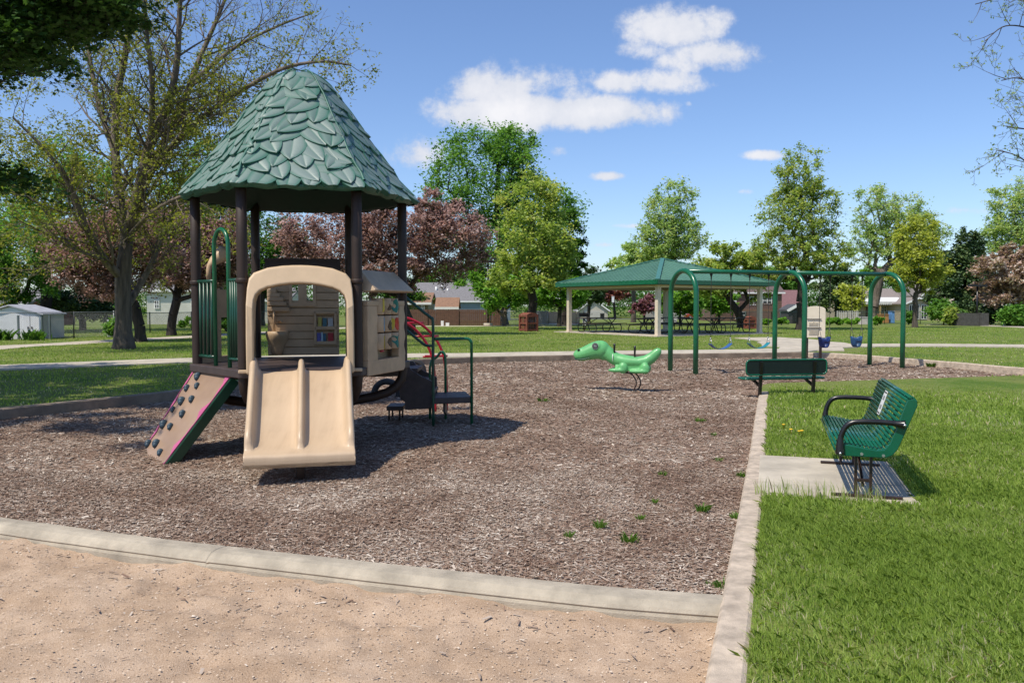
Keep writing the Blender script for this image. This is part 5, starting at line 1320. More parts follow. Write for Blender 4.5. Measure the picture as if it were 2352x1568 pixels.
def skeleton(base, forkh, tips, r, trunk_r, lean=0.0, tip_r=.012, sway=.10, pw=.62):
    """grow limbs from the trunk to every leaf clump; thickness follows the number of twigs carried"""
    nodes = [np.array(base, float)]; par = [-1]; dist = [0.0]
    cen = tips.mean(0); top = tips[:, 2].max()
    H = forkh; steps = 5
    ax = (cen - nodes[0]); ax[2] = 0
    for i in range(1, steps + 1):
        q = i / steps; p = nodes[0] + np.array([0, 0, H * q]) + ax * (.25 * q * q) + r.normal(0, .012 * H, 3) * [1, 1, 0]
        nodes.append(p); par.append(len(nodes) - 2); dist.append(dist[-1] + H / steps)
    lead0 = nodes[-1]; 
    for i in range(1, 5):
        q = i / 4; p = lead0 * (1 - q) + np.array([cen[0], cen[1], lead0[2] + (top - lead0[2]) * .72]) * q + r.normal(0, .03 * (top - H) + .02, 3)
        nodes.append(p); par.append(len(nodes) - 2); dist.append(dist[-1] + np.linalg.norm(nodes[-1] - nodes[-2]))
    order = np.argsort(np.linalg.norm(tips - lead0, axis=1)); tipnode = []
    for t in tips[order]:
        A = np.array(nodes[steps - 1:]); D = np.array(dist[steps - 1:])
        dv = t - A; dl = np.linalg.norm(dv, axis=1)
        cost = dl + .35 * D + np.where(dv[:, 2] < 0, -dv[:, 2] * 1.2, 0)
        j = int(np.argmin(cost)) + steps - 1; a = nodes[j]; d = t - a; l = np.linalg.norm(d)
        m1 = a + d * .4 + np.array([0, 0, .10 * l]) + r.normal(0, sway * l * .5, 3); m2 = a + d * .72 + np.array([0, 0, .07 * l]) + r.normal(0, sway * l * .5, 3)
        for p in (m1, m2, t):
            nodes.append(p); par.append(j); dist.append(dist[j] + np.linalg.norm(p - nodes[j])); j = len(nodes) - 1
        tipnode.append(j)
    n = len(nodes); load = np.zeros(n)
    for j in tipnode:
        while j >= 0: load[j] += 1; j = par[j]
    k = trunk_r / (load.max() ** pw); rad = np.maximum(tip_r, k * np.maximum(load, .3) ** pw)
    rad[0] = trunk_r * 1.35; rad[1] = trunk_r * 1.02
    nodes = np.array(nodes); par = np.array(par); i = np.arange(1, n)
    R0 = rad[par[1:]].copy(); R1 = rad[1:]
    br = R0 > R1 * 1.9; R0[br] = R1[br] * 1.35
    return nodes, par, nodes[par[1:]], nodes[1:], R0, R1
def clump_tree(name, label, base, Y, ells, pal, seed, ncl=70, per=110, crad=.16, leaf=None, trunk_r=.2, bark='bark', forkv=None, shell=.45, group=None, cat='tree', up=.8, twigs=3, depth=.9, drop=0.0, z0=None):
    r = np.random.default_rng(seed); k = Y / F_PX
    b_ = at(base[0], base[1], Y); b_.z = (hgt(Y) - .03) if z0 is None else z0
    C = []; W = []
    for u, v, ru, rv in ells: C.append((at(u, v, Y), ru * k, rv * k)); W.append(ru * ru * rv)
    W = np.array(W) ** .8; W /= W.sum(); tips = []; sc = []
    for i in range(ncl):
        e = C[r.choice(len(C), p=W)]; d = r.normal(0, 1, 3); d /= np.linalg.norm(d); q = r.uniform(shell ** 3, 1) ** (1 / 3)
        tips.append(np.array(e[0]) + d * q * np.array([e[1], e[1] * depth, e[2]])); sc.append(min(e[1], e[2]))
    tips = np.array(tips); sc = np.array(sc); tips[:, 2] = np.maximum(tips[:, 2], b_.z + .25)
    low = min(e[0].z - e[2] for e in C)
    fh = max(.25, (at(0, forkv, Y).z if forkv else low + .15 * (max(e[0].z for e in C) - low)) - b_.z)
    nodes, par, P0, P1, R0, R1 = skeleton(b_, fh, tips, r, trunk_r, tip_r=.00022 * Y)
    t = thing(name, label, cat, b_, group)
    # fine twigs fanning out of every clump
    tw0 = np.repeat(tips, twigs, 0); dirs = r.normal(0, 1, tw0.shape) + (tw0 - nodes[5]) * .12 / max(1e-3, np.std(tips)); dirs /= np.linalg.norm(dirs, axis=1, keepdims=True)
    cr = np.repeat(sc * crad * 2.2, twigs)[:, None]; tw1 = tw0 + dirs * cr * r.uniform(.6, 1.3, (len(tw0), 1))
    tr_ = np.full(len(tw0), .00016 * Y)
    V, Fq = frusta(np.concatenate([P0, tw0]), np.concatenate([P1, tw1]), np.concatenate([R0, tr_]), np.concatenate([R1, tr_ * .5]), 5)
    npmesh('trunk', V, Fq, M[bark], t, smooth=True)
    lf = leaf if leaf else .0040 * Y; per = int(per * 1.5)
    # leaves: gathered along the twigs and round each clump
    n = ncl * per; ci = r.integers(0, ncl, n); f = r.random(n)
    tj = ci * twigs + r.integers(0, twigs, n); g = r.random(n)[:, None]
    s_ = (sc * crad)[ci][:, None]
    Pc = np.where(f[:, None] < .55, tw0[tj] * (1 - g) + tw1[tj] * g + r.normal(0, .35, (n, 3)) * s_, tips[ci] + r.normal(0, 1, (n, 3)) * s_ * np.array([1.15, 1.15, .75]))
    ct = r.normal(0, .16, ncl)
    tint = np.clip(r.beta(2, 2, n) + ct[ci], 0, 1)
    Pc[:, 2] = np.maximum(Pc[:, 2], b_.z + .08)
    V, Fq = leafquads(Pc, lf, r, up, drop)
    npmesh('crown', V, Fq, LM[pal], t, tint=np.repeat(tint, 4))
    return t

# --- big half-leafed tree on the left: explicit limbs, recursive twigs
class Twigger:
    def __init__(s, seed): s.r = random.Random(seed); s.segs = []; s.tips = []
    def limb(s, pts, r0, r1):
        P = smoothpath(pts, 6); n = len(P)
        for i in range(n - 1):
            s.segs.append((P[i], P[i + 1], r0 + (r1 - r0) * i / (n - 1), r0 + (r1 - r0) * (i + 1) / (n - 1)))
        return P
    def shoot(s, p, d, L, r, lvl, maxl, gap, upw):
        n = max(3, int(L / .28)); st = L / n; q = p.copy(); d = d.normalized(); R = s.r; acc = R.random() * gap
        for i in range(n):
            d = (d + Vector((R.gauss(0, .14), R.gauss(0, .14), R.gauss(0, .10) + upw * .10))).normalized()
            q2 = q + d * st; f0 = 1 - .85 * i / n; f1 = 1 - .85 * (i + 1) / n
            s.segs.append((q, q2, r * f0, r * f1)); acc += st
            if lvl < maxl and acc > gap:
                acc = 0
                for _ in range(1 if R.random() < .6 else 2):
                    ax = d.orthogonal(); ax.rotate(Matrix.Rotation(R.random() * 6.283, 3, d)); a = R.uniform(.45, 1.05)
                    s.shoot(q2.copy(), d * math.cos(a) + ax * math.sin(a), L * R.uniform(.32, .62) * (1 - .45 * i / n), r * f1 * R.uniform(.45, .65), lvl + 1, maxl, gap * .62, upw)
            if lvl == maxl: s.tips.append((q2.copy(), d.copy()))
            q = q2
        if lvl < maxl: s.tips.append((q.copy(), d.copy()))
    def along(s, P, r0, r1, L, every, maxl, gap, upw=.4, start=.1, lat=None):
        R = s.r; acc = 0; tot = sum((b_ - a).length for a, b_ in zip(P[:-1], P[1:])); go = 0
        for a, b_ in zip(P[:-1], P[1:]):
            st = (b_ - a).length; go += st; acc += st
            if go / tot < start or acc < every: continue
            acc = R.uniform(-.3, .3) * every; d = (b_ - a).normalized(); ax = d.orthogonal(); ax.rotate(Matrix.Rotation(R.random() * 6.283, 3, d)); al = R.uniform(.5, 1.1)
            f = go / tot; s.shoot(b_.copy(), d * math.cos(al) + ax * math.sin(al), L * R.uniform(.6, 1.25) * (1 - .35 * f), max(.008, (r0 + (r1 - r0) * f) * .38), 1, maxl, gap, upw)
    def build(s, t, bark, k=5, minr=0.0):
        P0 = [tuple(a) for a, _, _, _ in s.segs]; P1 = [tuple(b_) for _, b_, _, _ in s.segs]
        R0 = [max(minr, x[2]) for x in s.segs]; R1 = [max(minr * .8, x[3]) for x in s.segs]
        V, Fq = frusta(P0, P1, R0, R1, k); return npmesh('trunk', V, Fq, M[bark], t, smooth=True)

YB = 27.7
bt = at(285, 812, YB); bt.z = .08
big = thing('shade_tree', 'tall multi-stemmed tree with sparse new leaves left of the play structure', 'tree', bt)
T = Twigger(11)
def L3(lst): return [at(u, v, YB + dy) for u, v, dy in lst]
mbT = MB()
tp = L3([(285, 640, .0)])[0]
trunk_pts = [bt + Vector((0, 0, -.1)), bt + Vector((0, 0, .25)), bt + Vector((-.02, 0, .7))] + L3([(284, 740, 0), (283, 690, 0), (282, 650, 0), (286, 600, 0), (292, 540, 0)])
mbT.tube(trunk_pts, [.43, .34, .275, .262, .255, .255, .23, .19], 16)
lim = {
 'a': ([(292, 545, 0), (275, 470, .2), (264, 350, .5), (268, 230, .6), (290, 110, .6), (300, -20, .5), (305, -140, .4)], .20, .05),
 'b': ([(292, 550, 0), (318, 440, -.6), (345, 330, -1.1), (385, 240, -1.5), (405, 150, -1.8), (412, 30, -2), (420, -120, -2.2)], .21, .05),
 'c': ([(318, 450, -.4), (365, 350, .3), (415, 250, .9), (452, 150, 1.5), (500, 40, 2), (540, -60, 2.4)], .17, .045),
 'd': ([(340, 400, .2), (400, 330, -.5), (470, 265, -1.0), (560, 205, -1.4), (650, 158, -1.6), (740, 142, -1.7), (805, 150, -1.8)], .12, .03),
 'e': ([(281, 640, 0), (235, 590, -.8), (200, 530, -1.4), (170, 450, -1.9), (140, 390, -2.3), (90, 330, -2.7), (30, 270, -3.0)], .15, .03),
 'f': ([(292, 705, 0), (318, 660, .5), (350, 600, .9), (370, 540, 1.2), (410, 470, 1.6), (470, 400, 2.0), (520, 330, 2.4), (560, 260, 2.6)], .125, .035),
 'g': ([(268, 360, .5), (230, 250, 1.2), (205, 130, 1.8), (190, 0, 2.2), (180, -120, 2.4)], .12, .035),
 'h': ([(440, 190, 1.2), (540, 110, 1.6), (640, 60, 1.9), (720, 30, 2.0)], .09, .02),
 'i': ([(345, 330, -1.1), (350, 200, -2.0), (335, 60, -2.6), (330, -80, -3)], .11, .035),
 'j': ([(292, 545, 0), (360, 480, -1.8), (450, 440, -2.6), (520, 430, -3.2)], .09, .02),
 'k': ([(235, 590, -.8), (160, 560, -1.0), (90, 470, -1.2), (20, 420, -1.5)], .07, .02),
}
for key, (pl, r0, r1) in lim.items():
    P = T.limb(L3(pl), r0, r1)
    T.along(P, r0, r1, 3.0 if key != 'd' else 2.2, .24, 3, .33, .5, .08)
for s in T.segs[:0]: pass
tk = obj('trunk', mbT, M['bark'], big)
V, Fq = frusta([tuple(x[0]) for x in T.segs], [tuple(x[1]) for x in T.segs], [max(.0045, x[2]) for x in T.segs], [max(.0035, x[3]) for x in T.segs], 5)
npmesh('limbs', V, Fq, M['bark_l'], big, smooth=True)
r = np.random.default_rng(4)
tips = np.array([tuple(p) for p, d in T.tips])
# most buds are still closed: leaves sit lower and further in than the outer twigs
w = np.clip((12.5 - tips[:, 2]) / 5.0, .07, 1.0); keep = r.random(len(tips)) < w * .85
tp_ = tips[keep]; n = 4
Pc = np.repeat(tp_, n, 0) + r.normal(0, .10, (len(tp_) * n, 3))
V, Fq = leafquads(Pc, .105, r, .3); npmesh('crown', V, Fq, LM['bud'], big, tint=np.repeat(np.clip(r.beta(2, 2, len(Pc)) + .15, 0, 1), 4))
print('BIGTREE segs', len(T.segs), 'tips', len(tips))

# --- twigs of a near tree reaching in from the right
YR = 15.0
p0 = Vector((11.6, 15.2, .0))
side = thing('shade_tree', 'nearly bare budding branches reaching in from the right edge', 'tree', p0)
T2 = Twigger(23)
def R3(lst): return [at(u, v, YR + dy) for u, v, dy in lst]
tkp = [p0, Vector((11.55, 15.2, 1.5)), Vector((11.5, 15.1, 3.0)), Vector((11.4, 15.0, 5.0)), Vector((11.3, 14.9, 7.5))]
T2.limb(tkp, .26, .10)
for pl, r0 in (([(2600, 520, .2), (2480, 440, .1), (2400, 405, 0), (2340, 360, -.1), (2290, 345, -.2)], .02), ([(2620, 330, .3), (2500, 270, .2), (2400, 205, .1), (2340, 180, 0), (2300, 185, 0)], .022), ([(2620, 160, 0), (2480, 110, 0), (2380, 70, 0), (2310, 60, 0), (2262, 95, 0)], .02), ([(2600, 60, -.5), (2450, 10, -.3), (2330, -10, -.2), (2240, 10, -.1)], .018), ([(2560, 420, -.6), (2450, 330, -.5), (2370, 300, -.4), (2310, 290, -.4)], .018)):
    P = T2.limb(R3(pl), r0, .008); T2.along(P, r0, .006, .85, .11, 3, .15, .5, .3)
T2.limb([Vector((11.4, 15.0, 4.6)), R3([(2600, 60, -.5)])[0]], .06, .03); T2.limb([Vector((11.45, 15.0, 3.4)), R3([(2620, 330, .3)])[0]], .06, .04); T2.limb([Vector((11.5, 15.0, 2.6)), R3([(2600, 520, .2)])[0]], .05, .035); T2.limb([Vector((11.45, 15.0, 4.0)), R3([(2620, 160, 0)])[0]], .05, .035); T2.limb([Vector((11.5, 15.0, 3.0)), R3([(2560, 420, -.6)])[0]], .05, .03)
tk = smoothpath(tkp, 6)
for hz, az, ln_ in ((2.6, -.3, 3.4), (3.2, 1.2, 3.6), (3.6, 2.2, 2.2), (4.0, -1.3, 3.2), (4.6, .4, 3.4), (5.2, 1.9, 3.0), (5.6, -2.0, 2.4), (6.2, -.6, 3.0), (6.6, 1.0, 2.8), (7.2, 2.6, 2.0), (7.4, -1.5, 2.2)):
    p = min(tk, key=lambda q: abs(q.z - hz)); d = Vector((math.cos(az), math.sin(az), .75)).normalized(); side_ = d.orthogonal().normalized()
    P = T2.limb([p, p + d * ln_ * .35 + side_ * .1, p + d * ln_ * .7 + Vector((0, 0, .25)), p + d * ln_ + Vector((0, 0, .7))], .075, .012)
    T2.along(P, .06, .01, 1.3, .26, 3, .26, .5, .2)
T2.limb([tkp[-1], tkp[-1] + Vector((.3, .2, 1.3)), tkp[-1] + Vector((.2, .4, 2.8))], .10, .02)
T2.build(side, 'bark', 5, .0028)
tips = np.array([tuple(p) for p, d in T2.tips]); r = np.random.default_rng(9); keep = r.random(len(tips)) < .5
Pc = np.repeat(tips[keep], 2, 0) + r.normal(0, .018, (keep.sum() * 2, 3))
V, Fq = leafquads(Pc, .042, r, .2); npmesh('crown', V, Fq, LM['olive'], side, tint=np.repeat(r.beta(2, 2, len(Pc)), 4))

# --- dark maple overhanging at the top left (its trunk stands outside the picture)
mp = thing('maple_tree', 'dark leafy maple boughs overhanging the top left corner', 'tree', (-12.2, 11.2, .1))
r = np.random.default_rng(77)
EL = [((-6.6, 11.6, 6.6), (1.5, 1.2, .8)), ((-5.9, 11.5, 5.75), (.85, .8, .45)), ((-7.3, 11.8, 5.9), (1.3, 1.0, .7)), ((-7.2, 11.2, 5.1), (.9, .7, .38)), ((-7.35, 12.0, 3.5), (.45, .5, .25)), ((-8.1, 11.6, 4.9), (.8, .8, .4)), ((-10.5, 13.5, 6.8), (3.6, 3.0, 2.0)), ((-12.5, 10.0, 6.6), (3.2, 3.0, 2.2)), ((-8.2, 12.6, 7.6), (2.0, 1.6, .9)), ((-12.6, 14.0, 4.8), (2.6, 2.2, 1.2)), ((-14.0, 14.0, 6), (3, 3, 2.2)), ((-9.6, 8.4, 6.6), (1.8, 1.4, .9)), ((-7.9, 7.2, 6.9), (1.2, 1.0, .5)), ((-12.0, 15.8, 6.6), (3.6, 2.4, 1.3)), ((-5.6, 11.6, 6.7), (.9, .8, .6)), ((-6.3, 11.6, 6.1), (1.1, .9, .6))]
WN = [34, 16, 28, 14, 4, 6, 130, 80, 26, 70, 50, 14, 6, 100, 16, 20]
tips = []; 
for (c, rr), n in zip(EL, WN):
    for _ in range(n):
        d = r.normal(0, 1, 3); d /= np.linalg.norm(d); tips.append(np.array(c) + d * np.array(rr) * r.uniform(.15, 1) ** .4)
tips = np.array(tips)
nodes, par, P0, P1, R0, R1 = skeleton((-12.2, 11.2, .05), 2.6, tips, r, .30, tip_r=.006)
tw0 = np.repeat(tips, 4, 0); d = r.normal(0, 1, tw0.shape) * [1, 1, .45]; d /= np.linalg.norm(d, axis=1, keepdims=True); tw1 = tw0 + d * r.uniform(.25, .6, (len(tw0), 1))
V, Fq = frusta(np.concatenate([P0, tw0]), np.concatenate([P1, tw1]), np.concatenate([R0, np.full(len(tw0), .005)]), np.concatenate([R1, np.full(len(tw0), .003)]), 6)
npmesh('trunk', V, Fq, M['bark_d'], mp, smooth=True)
n = len(tips) * 210; ti = r.integers(0, len(tips), n); tj = ti * 4 + r.integers(0, 4, n); g = r.random(n)[:, None]
Pc = tw0[tj] * (1 - g) + tw1[tj] * g + r.normal(0, 1, (n, 3)) * [.13, .13, .07]
# maple leaf: five-lobed outline fanned from the stalk
nr = r.normal(0, .55, (n, 3)); nr[:, 2] = 1; nr /= np.linalg.norm(nr, axis=1, keepdims=True); t_ = r.normal(0, 1, (n, 3)); t_[:, 2] -= .5; t_ -= nr * (t_ * nr).sum(1, keepdims=True); t_ /= np.linalg.norm(t_, axis=1, keepdims=True); b_ = np.cross(nr, t_)
s_ = (.085 * r.uniform(.6, 1.25, n))[:, None]
sh = [(-.45, 0), (-.25, .45), (.05, .22), (.10, .55), (.28, .20), (.62, 0), (.28, -.20), (.10, -.55), (.05, -.22), (-.25, -.45)]
V = np.stack([Pc + t_ * s_ * a + b_ * s_ * c - nr * s_ * abs(c) * .35 for a, c in sh], 1).reshape(-1, 3)
npmesh('crown', V, (np.arange(n) * 10)[:, None] + np.arange(10)[None], LM['maple'], mp, tint=np.repeat(np.clip(r.beta(2, 2.4, n), 0, 1), 10))

# --- the rest, each its own tree
ct = clump_tree
ct('cottonwood_tree', 'tallest dense green tree with broad rounded crown in the middle distance', (1150, 747), 66, [(1115, 400, 130, 110), (1235, 490, 95, 105), (1025, 470, 68, 95), (1150, 560, 125, 85), (1180, 345, 75, 62)], 'mid', 201, 210, 100, .17, trunk_r=.55, bark='bark_d', forkv=650)
ct('maple_tree', 'darker green rounded tree at the right flank of the tallest tree', (1296, 745), 62, [(1300, 540, 42, 62), (1325, 610, 30, 70), (1290, 610, 45, 60)], 'deep', 202, 75, 95, .18, trunk_r=.25, bark='bark_d', forkv=690)
ct('ash_tree', 'lighter olive green tree with dark trunk standing in front of the tallest tree', (1222, 757), 50, [(1215, 460, 68, 80), (1225, 560, 95, 85), (1205, 630, 100, 48), (1265, 600, 55, 70)], 'olive', 203, 170, 85, .15, trunk_r=.27, bark='bark_d', forkv=650)
ct('crabapple_tree', 'wide pinkish brown flowering crabapple behind the play structure', (945, 770), 41, [(785, 560, 140, 95), (925, 525, 120, 72), (1035, 560, 88, 82), (850, 625, 150, 48), (690, 590, 60, 60), (1000, 480, 60, 40)], 'crab', 204, 340, 110, .15, trunk_r=.24, bark='bark_d', forkv=710)
ct('crabapple_tree', 'flowering crabapple with dark leaning trunk just behind the big half-leafed tree', (322, 789), 33, [(215, 590, 85, 90), (300, 560, 100, 100), (260, 660, 70, 34), (160, 560, 50, 60)], 'crab', 205, 220, 140, .17, trunk_r=.22, bark='bark_d', forkv=690)
ct('crabapple_tree', 'flowering crabapple whose forked dark trunk stands before the yellow house', (393, 772), 40, [(400, 560, 100, 85), (470, 600, 80, 70), (420, 640, 90, 34), (520, 560, 60, 70)], 'crab', 206, 210, 140, .17, trunk_r=.22, bark='bark_d', forkv=690)
ct('maple_tree', 'bright green leafy tree behind the metal shed at the left edge', (-30, 775), 43, [(30, 570, 100, 90), (60, 650, 70, 50), (-40, 620, 90, 110), (100, 620, 30, 60)], 'mid', 207, 150, 110, .18, trunk_r=.3, bark='bark_d', forkv=720)
ct('maple_tree', 'dark green tree seen between the posts under the leaf roof', (600, 752), 60, [(590, 560, 80, 85), (655, 600, 70, 70), (560, 640, 70, 50)], 'deep', 208, 90, 100, .2, trunk_r=.25, bark='bark_d')
ct('plum_tree', 'small multi-stemmed tree with spreading pale limbs before the brown fence end', (1158, 747), 60, [(1120, 678, 66, 34), (1190, 668, 60, 36), (1085, 655, 36, 26), (1215, 690, 40, 20)], 'fresh', 209, 85, 90, .2, trunk_r=.16, bark='bark_l', forkv=728)
ct('maple_tree', 'small round green tree just left of the shelter corner column', (1284, 748), 59, [(1290, 672, 52, 36), (1265, 655, 30, 26), (1325, 680, 28, 30)], 'fresh', 210, 60, 95, .22, trunk_r=.15, bark='bark_d', forkv=712)
ct('maple_tree', 'dark tree overhanging the pale garage roof', (1352, 742), 95, [(1352, 655, 28, 36), (1372, 676, 26, 18)], 'spruce', 211, 32, 90, .24, trunk_r=.2, bark='bark_d')
ct('plum_tree', 'maroon leaved tree rising behind the garage roof', (1412, 736), 205, [(1412, 668, 38, 24), (1380, 662, 26, 20)], 'maroon', 212, 36, 80, .24, trunk_r=.3, bark='bark_d')
ct('ash_tree', 'airy upright tree rising behind the shelter roof peak', (1540, 752), 60, [(1540, 470, 58, 62), (1535, 545, 78, 55), (1510, 575, 60, 34), (1580, 545, 42, 55)], 'grey', 213, 300, 34, .13, leaf=.19, shell=.25, trunk_r=.24, bark='bark_d', forkv=600, twigs=5)
ct('ash_tree', 'low pale green tree behind the left half of the shelter roof', (1455, 739), 90, [(1460, 592, 50, 28), (1430, 610, 40, 26), (1500, 600, 40, 30)], 'grey', 214, 60, 90, .2, trunk_r=.25)
ct('maple_tree', 'fork-trunked tree seen under the right half of the shelter roof', (1703, 756), 53, [(1660, 590, 58, 36), (1705, 600, 50, 34), (1640, 640, 60, 44), (1730, 650, 40, 40)], 'olive', 215, 110, 80, .18, trunk_r=.26, bark='bark_d', forkv=715)
ct('ash_tree', 'large full-crowned olive green tree above the middle swing arch', (1842, 760), 49, [(1838, 400, 60, 70), (1835, 490, 95, 70), (1830, 565, 112, 50), (1880, 600, 90, 40), (1785, 610, 60, 36)], 'olive', 216, 460, 36, .12, leaf=.16, shell=.25, trunk_r=.30, bark='bark_d', forkv=650, twigs=4)
ct('ash_tree', 'grey-green open-crowned tree with forked pale trunk behind the right swing arch', (2003, 738), 76, [(2005, 480, 48, 58), (2075, 500, 62, 50), (2130, 540, 50, 50), (1985, 560, 40, 50), (2040, 560, 60, 40)], 'grey', 217, 300, 34, .14, leaf=.22, shell=.25, trunk_r=.40, bark='bark_l', forkv=680, twigs=5)
ct('maple_tree', 'small yellow-green tree with slim trunk in front of the beige house', (2102, 753), 54, [(2105, 545, 52, 58), (2115, 610, 68, 46), (2080, 640, 44, 30), (2135, 650, 40, 26)], 'yell', 218, 150, 45, .15, shell=.3, trunk_r=.17, bark='bark', forkv=672)
sp_ = ct('spruce_tree', 'dark broad spruce behind the grey fence on the right', (2232, 744), 74, [(2215, 560, 38, 34), (2220, 605, 62, 36), (2225, 650, 82, 36), (2215, 690, 90, 26)], 'spruce', 219, 130, 130, .22, trunk_r=.3, bark='bark_d', drop=.6)
ct('crabapple_tree', 'faded pink crabapple above the hedge at the right edge', (2330, 748), 63, [(2310, 625, 66, 46), (2285, 672, 52, 30), (2365, 640, 60, 66), (2330, 590, 40, 26)], 'crabl', 220, 130, 110, .18, trunk_r=.22, bark='bark_d')
ct('ash_tree', 'tall thin-leaved green tree at the right edge behind the crabapple', (2350, 742), 84, [(2310, 470, 42, 48), (2330, 540, 66, 50), (2380, 470, 60, 80), (2290, 540, 36, 40)], 'grey', 221, 260, 38, .16, leaf=.25, shell=.25, trunk_r=.35, bark='bark', forkv=600, twigs=5)
ct('maple_tree', 'small bright green tree under the shelter roof, left of the near column', (1562, 745), 66, [(1568, 690, 40, 28), (1545, 700, 30, 22), (1590, 700, 24, 22)], 'fresh', 222, 48, 85, .24, trunk_r=.11, bark='bark_d', forkv=716)
ct('maple_tree', 'small bright green tree framed inside the left swing arch', (1652, 746), 68, [(1640, 692, 34, 26), (1665, 690, 26, 28)], 'fresh', 223, 40, 85, .24, trunk_r=.11, bark='bark_d', forkv=716)
ct('redbud_tree', 'small magenta redbud beside the pale garage', (1480, 744), 74, [(1478, 706, 24, 14), (1492, 692, 14, 16), (1462, 716, 14, 9)], 'redbud', 224, 40, 45, .22, trunk_r=.10, bark='bark_d', forkv=726)
ct('spruce_tree', 'dark evergreen between the middle swing arch and the beige house', (1922, 738), 120, [(1920, 655, 38, 34), (1915, 690, 46, 26), (1935, 635, 30, 24)], 'spruce', 225, 60, 110, .22, trunk_r=.3, bark='bark_d')
ct('plum_tree', 'small reddish brown tree beside the evergreen by the beige house', (1958, 740), 105, [(1960, 690, 26, 30), (1945, 672, 20, 20)], 'yell', 226, 34, 60, .22, trunk_r=.12, bark='bark_d')
ct('maple_tree', 'dense green tree behind the beige house roof', (2060, 735), 150, [(2050, 640, 60, 28), (2100, 620, 50, 40), (1990, 640, 40, 26)], 'mid', 227, 70, 80, .22, trunk_r=.4, bark='bark_d')
ct('maple_tree', 'wide green tree behind the gabled red-roofed house', (1770, 738), 140, [(1760, 640, 60, 30), (1810, 645, 60, 30)], 'mid', 228, 60, 90, .22, trunk_r=.4, bark='bark_d')
ct('maple_tree', 'dark green tree beside the blue-grey house, left of the small tan sheds', (930, 742), 75, [(935, 690, 36, 36), (905, 670, 40, 40)], 'deep', 229, 50, 90, .22, trunk_r=.22, bark='bark_d')
ct('maple_tree', 'mid green tree above the blue-grey house roof', (1075, 738), 135, [(1060, 630, 60, 30), (1000, 640, 40, 20)], 'mid', 230, 50, 90, .22, trunk_r=.4, bark='bark_d')
ct('maple_tree', 'dark green tree above the roof of the white sided house on the left', (450, 742), 85, [(440, 610, 80, 60), (530, 640, 60, 60), (370, 640, 40, 30)], 'deep', 231, 80, 100, .22, trunk_r=.3, bark='bark_d')
ct('maple_tree', 'dark shaded tree behind the chain-link fence left of the big trunk', (190, 765), 48, [(190, 690, 60, 36), (130, 680, 40, 30), (230, 720, 30, 26)], 'spruce', 232, 60, 110, .24, trunk_r=.2, bark='bark_d')
ct('maple_tree', 'yellowish green tree filling the gap behind the bare limbs at the left edge', (105, 772), 46, [(110, 410, 105, 100), (215, 430, 80, 80), (40, 480, 90, 80)], 'mid', 240, 130, 80, .17, trunk_r=.3, bark='bark_d', forkv=640)
ct('maple_tree', 'green tree between the half-leafed tree and the left slope of the leaf roof', (505, 766), 52, [(495, 400, 80, 80), (440, 470, 80, 70), (560, 470, 50, 60)], 'mid', 241, 110, 80, .17, trunk_r=.3, bark='bark_d', forkv=640)
# shrubs and hedges
def shrub(name, label, base, Y, ells, pal, seed, ncl=30, per=90, group=None, leaf=None, **k): return ct(name, label, base, Y, ells, pal, seed, ncl, per, .26, leaf, .05, 'bark_d', None, .5, group, 'shrub', **k)
shrub('shrub', 'rounded green shrub in front of the beige house gable', (2168, 740), 66, [(2166, 713, 31, 22), (2188, 723, 24, 15)], 'mid', 301, 50)
shrub('hedge', 'dense clipped bright green hedge at the right edge', (2338, 749), 57, [(2322, 727, 20, 20), (2345, 726, 30, 22), (2380, 727, 30, 22)], 'hedge', 302, 80, 120)
shrub('hedge', 'tall dark hedge behind the grey fence on the right', (2230, 746), 66, [(2200, 722, 26, 20), (2240, 716, 40, 20), (2280, 718, 30, 20)], 'spruce', 303, 70, 110)
shrub('shrub', 'small olive shrub against the trunk of the yellow-green tree', (2087, 741), 68, [(2088, 728, 12, 11)], 'mid', 304, 18)
shrub('shrub', 'brown-green conical shrub beside the dark hedge', (2182, 744), 63, [(2184, 725, 12, 20)], 'olive', 305, 18)
for i, (u, v, ru) in enumerate(((1795, 742, 14), (1900, 741, 16), (1925, 741, 18), (1955, 741, 16), (2015, 741, 12), (1760, 744, 12))):
    shrub('garden_plant', 'low bright green garden plant along the back of the far lawn', (u, v + 2), 66 - i * .4, [(u, v - 4, ru, 7)], 'fresh', 310 + i, 12, 60, 'garden plants at the far edge of the lawn')
shrub('shrub', 'dark shrub at the foot of the crabapple by the chain-link fence', (262, 775), 38, [(262, 755, 18, 22)], 'mid', 320, 20)
shrub('shrub', 'dark mass of bushes behind the hand rail of the climbing wall', (520, 768), 46, [(520, 735, 60, 16), (450, 742, 50, 12)], 'deep', 321, 40)
for i, (u, v) in enumerate(((78, 783), (2, 783))):
    p = at(u, v, 34.6); p.z = .12; r = np.random.default_rng(400 + i); n = 160
    a = r.uniform(0, 6.28, n); h = r.uniform(.25, .52, n); ln = r.uniform(.1, .5, n) * h * 1.6; base = np.stack([p.x + r.normal(0, .22, n), p.y + r.normal(0, .15, n), np.full(n, .1)], 1)
    ws = np.stack([-np.sin(a), np.cos(a), 0 * a], 1) * .018; ld = np.stack([np.cos(a) * ln, np.sin(a) * ln, 0 * a], 1); up_ = np.array([[0, 0, 1.0]])
    mid = base + up_ * h[:, None] * .65 + ld * .35; tip = base + up_ * h[:, None] + ld
    V = np.stack([base - ws, base + ws, mid + ws, tip, mid - ws], 1).reshape(-1, 3)
    tag(npmesh('sword_leaf_plant', V, (np.arange(n) * 5)[:, None] + np.array([[0, 1, 2, 3, 4]]), LM['deep'], tint=np.repeat(r.random(n), 5)), ('spiky dark green plant before the double doors of the shed', 'spiky dark green plant at the left edge before the shed')[i], 'plant')
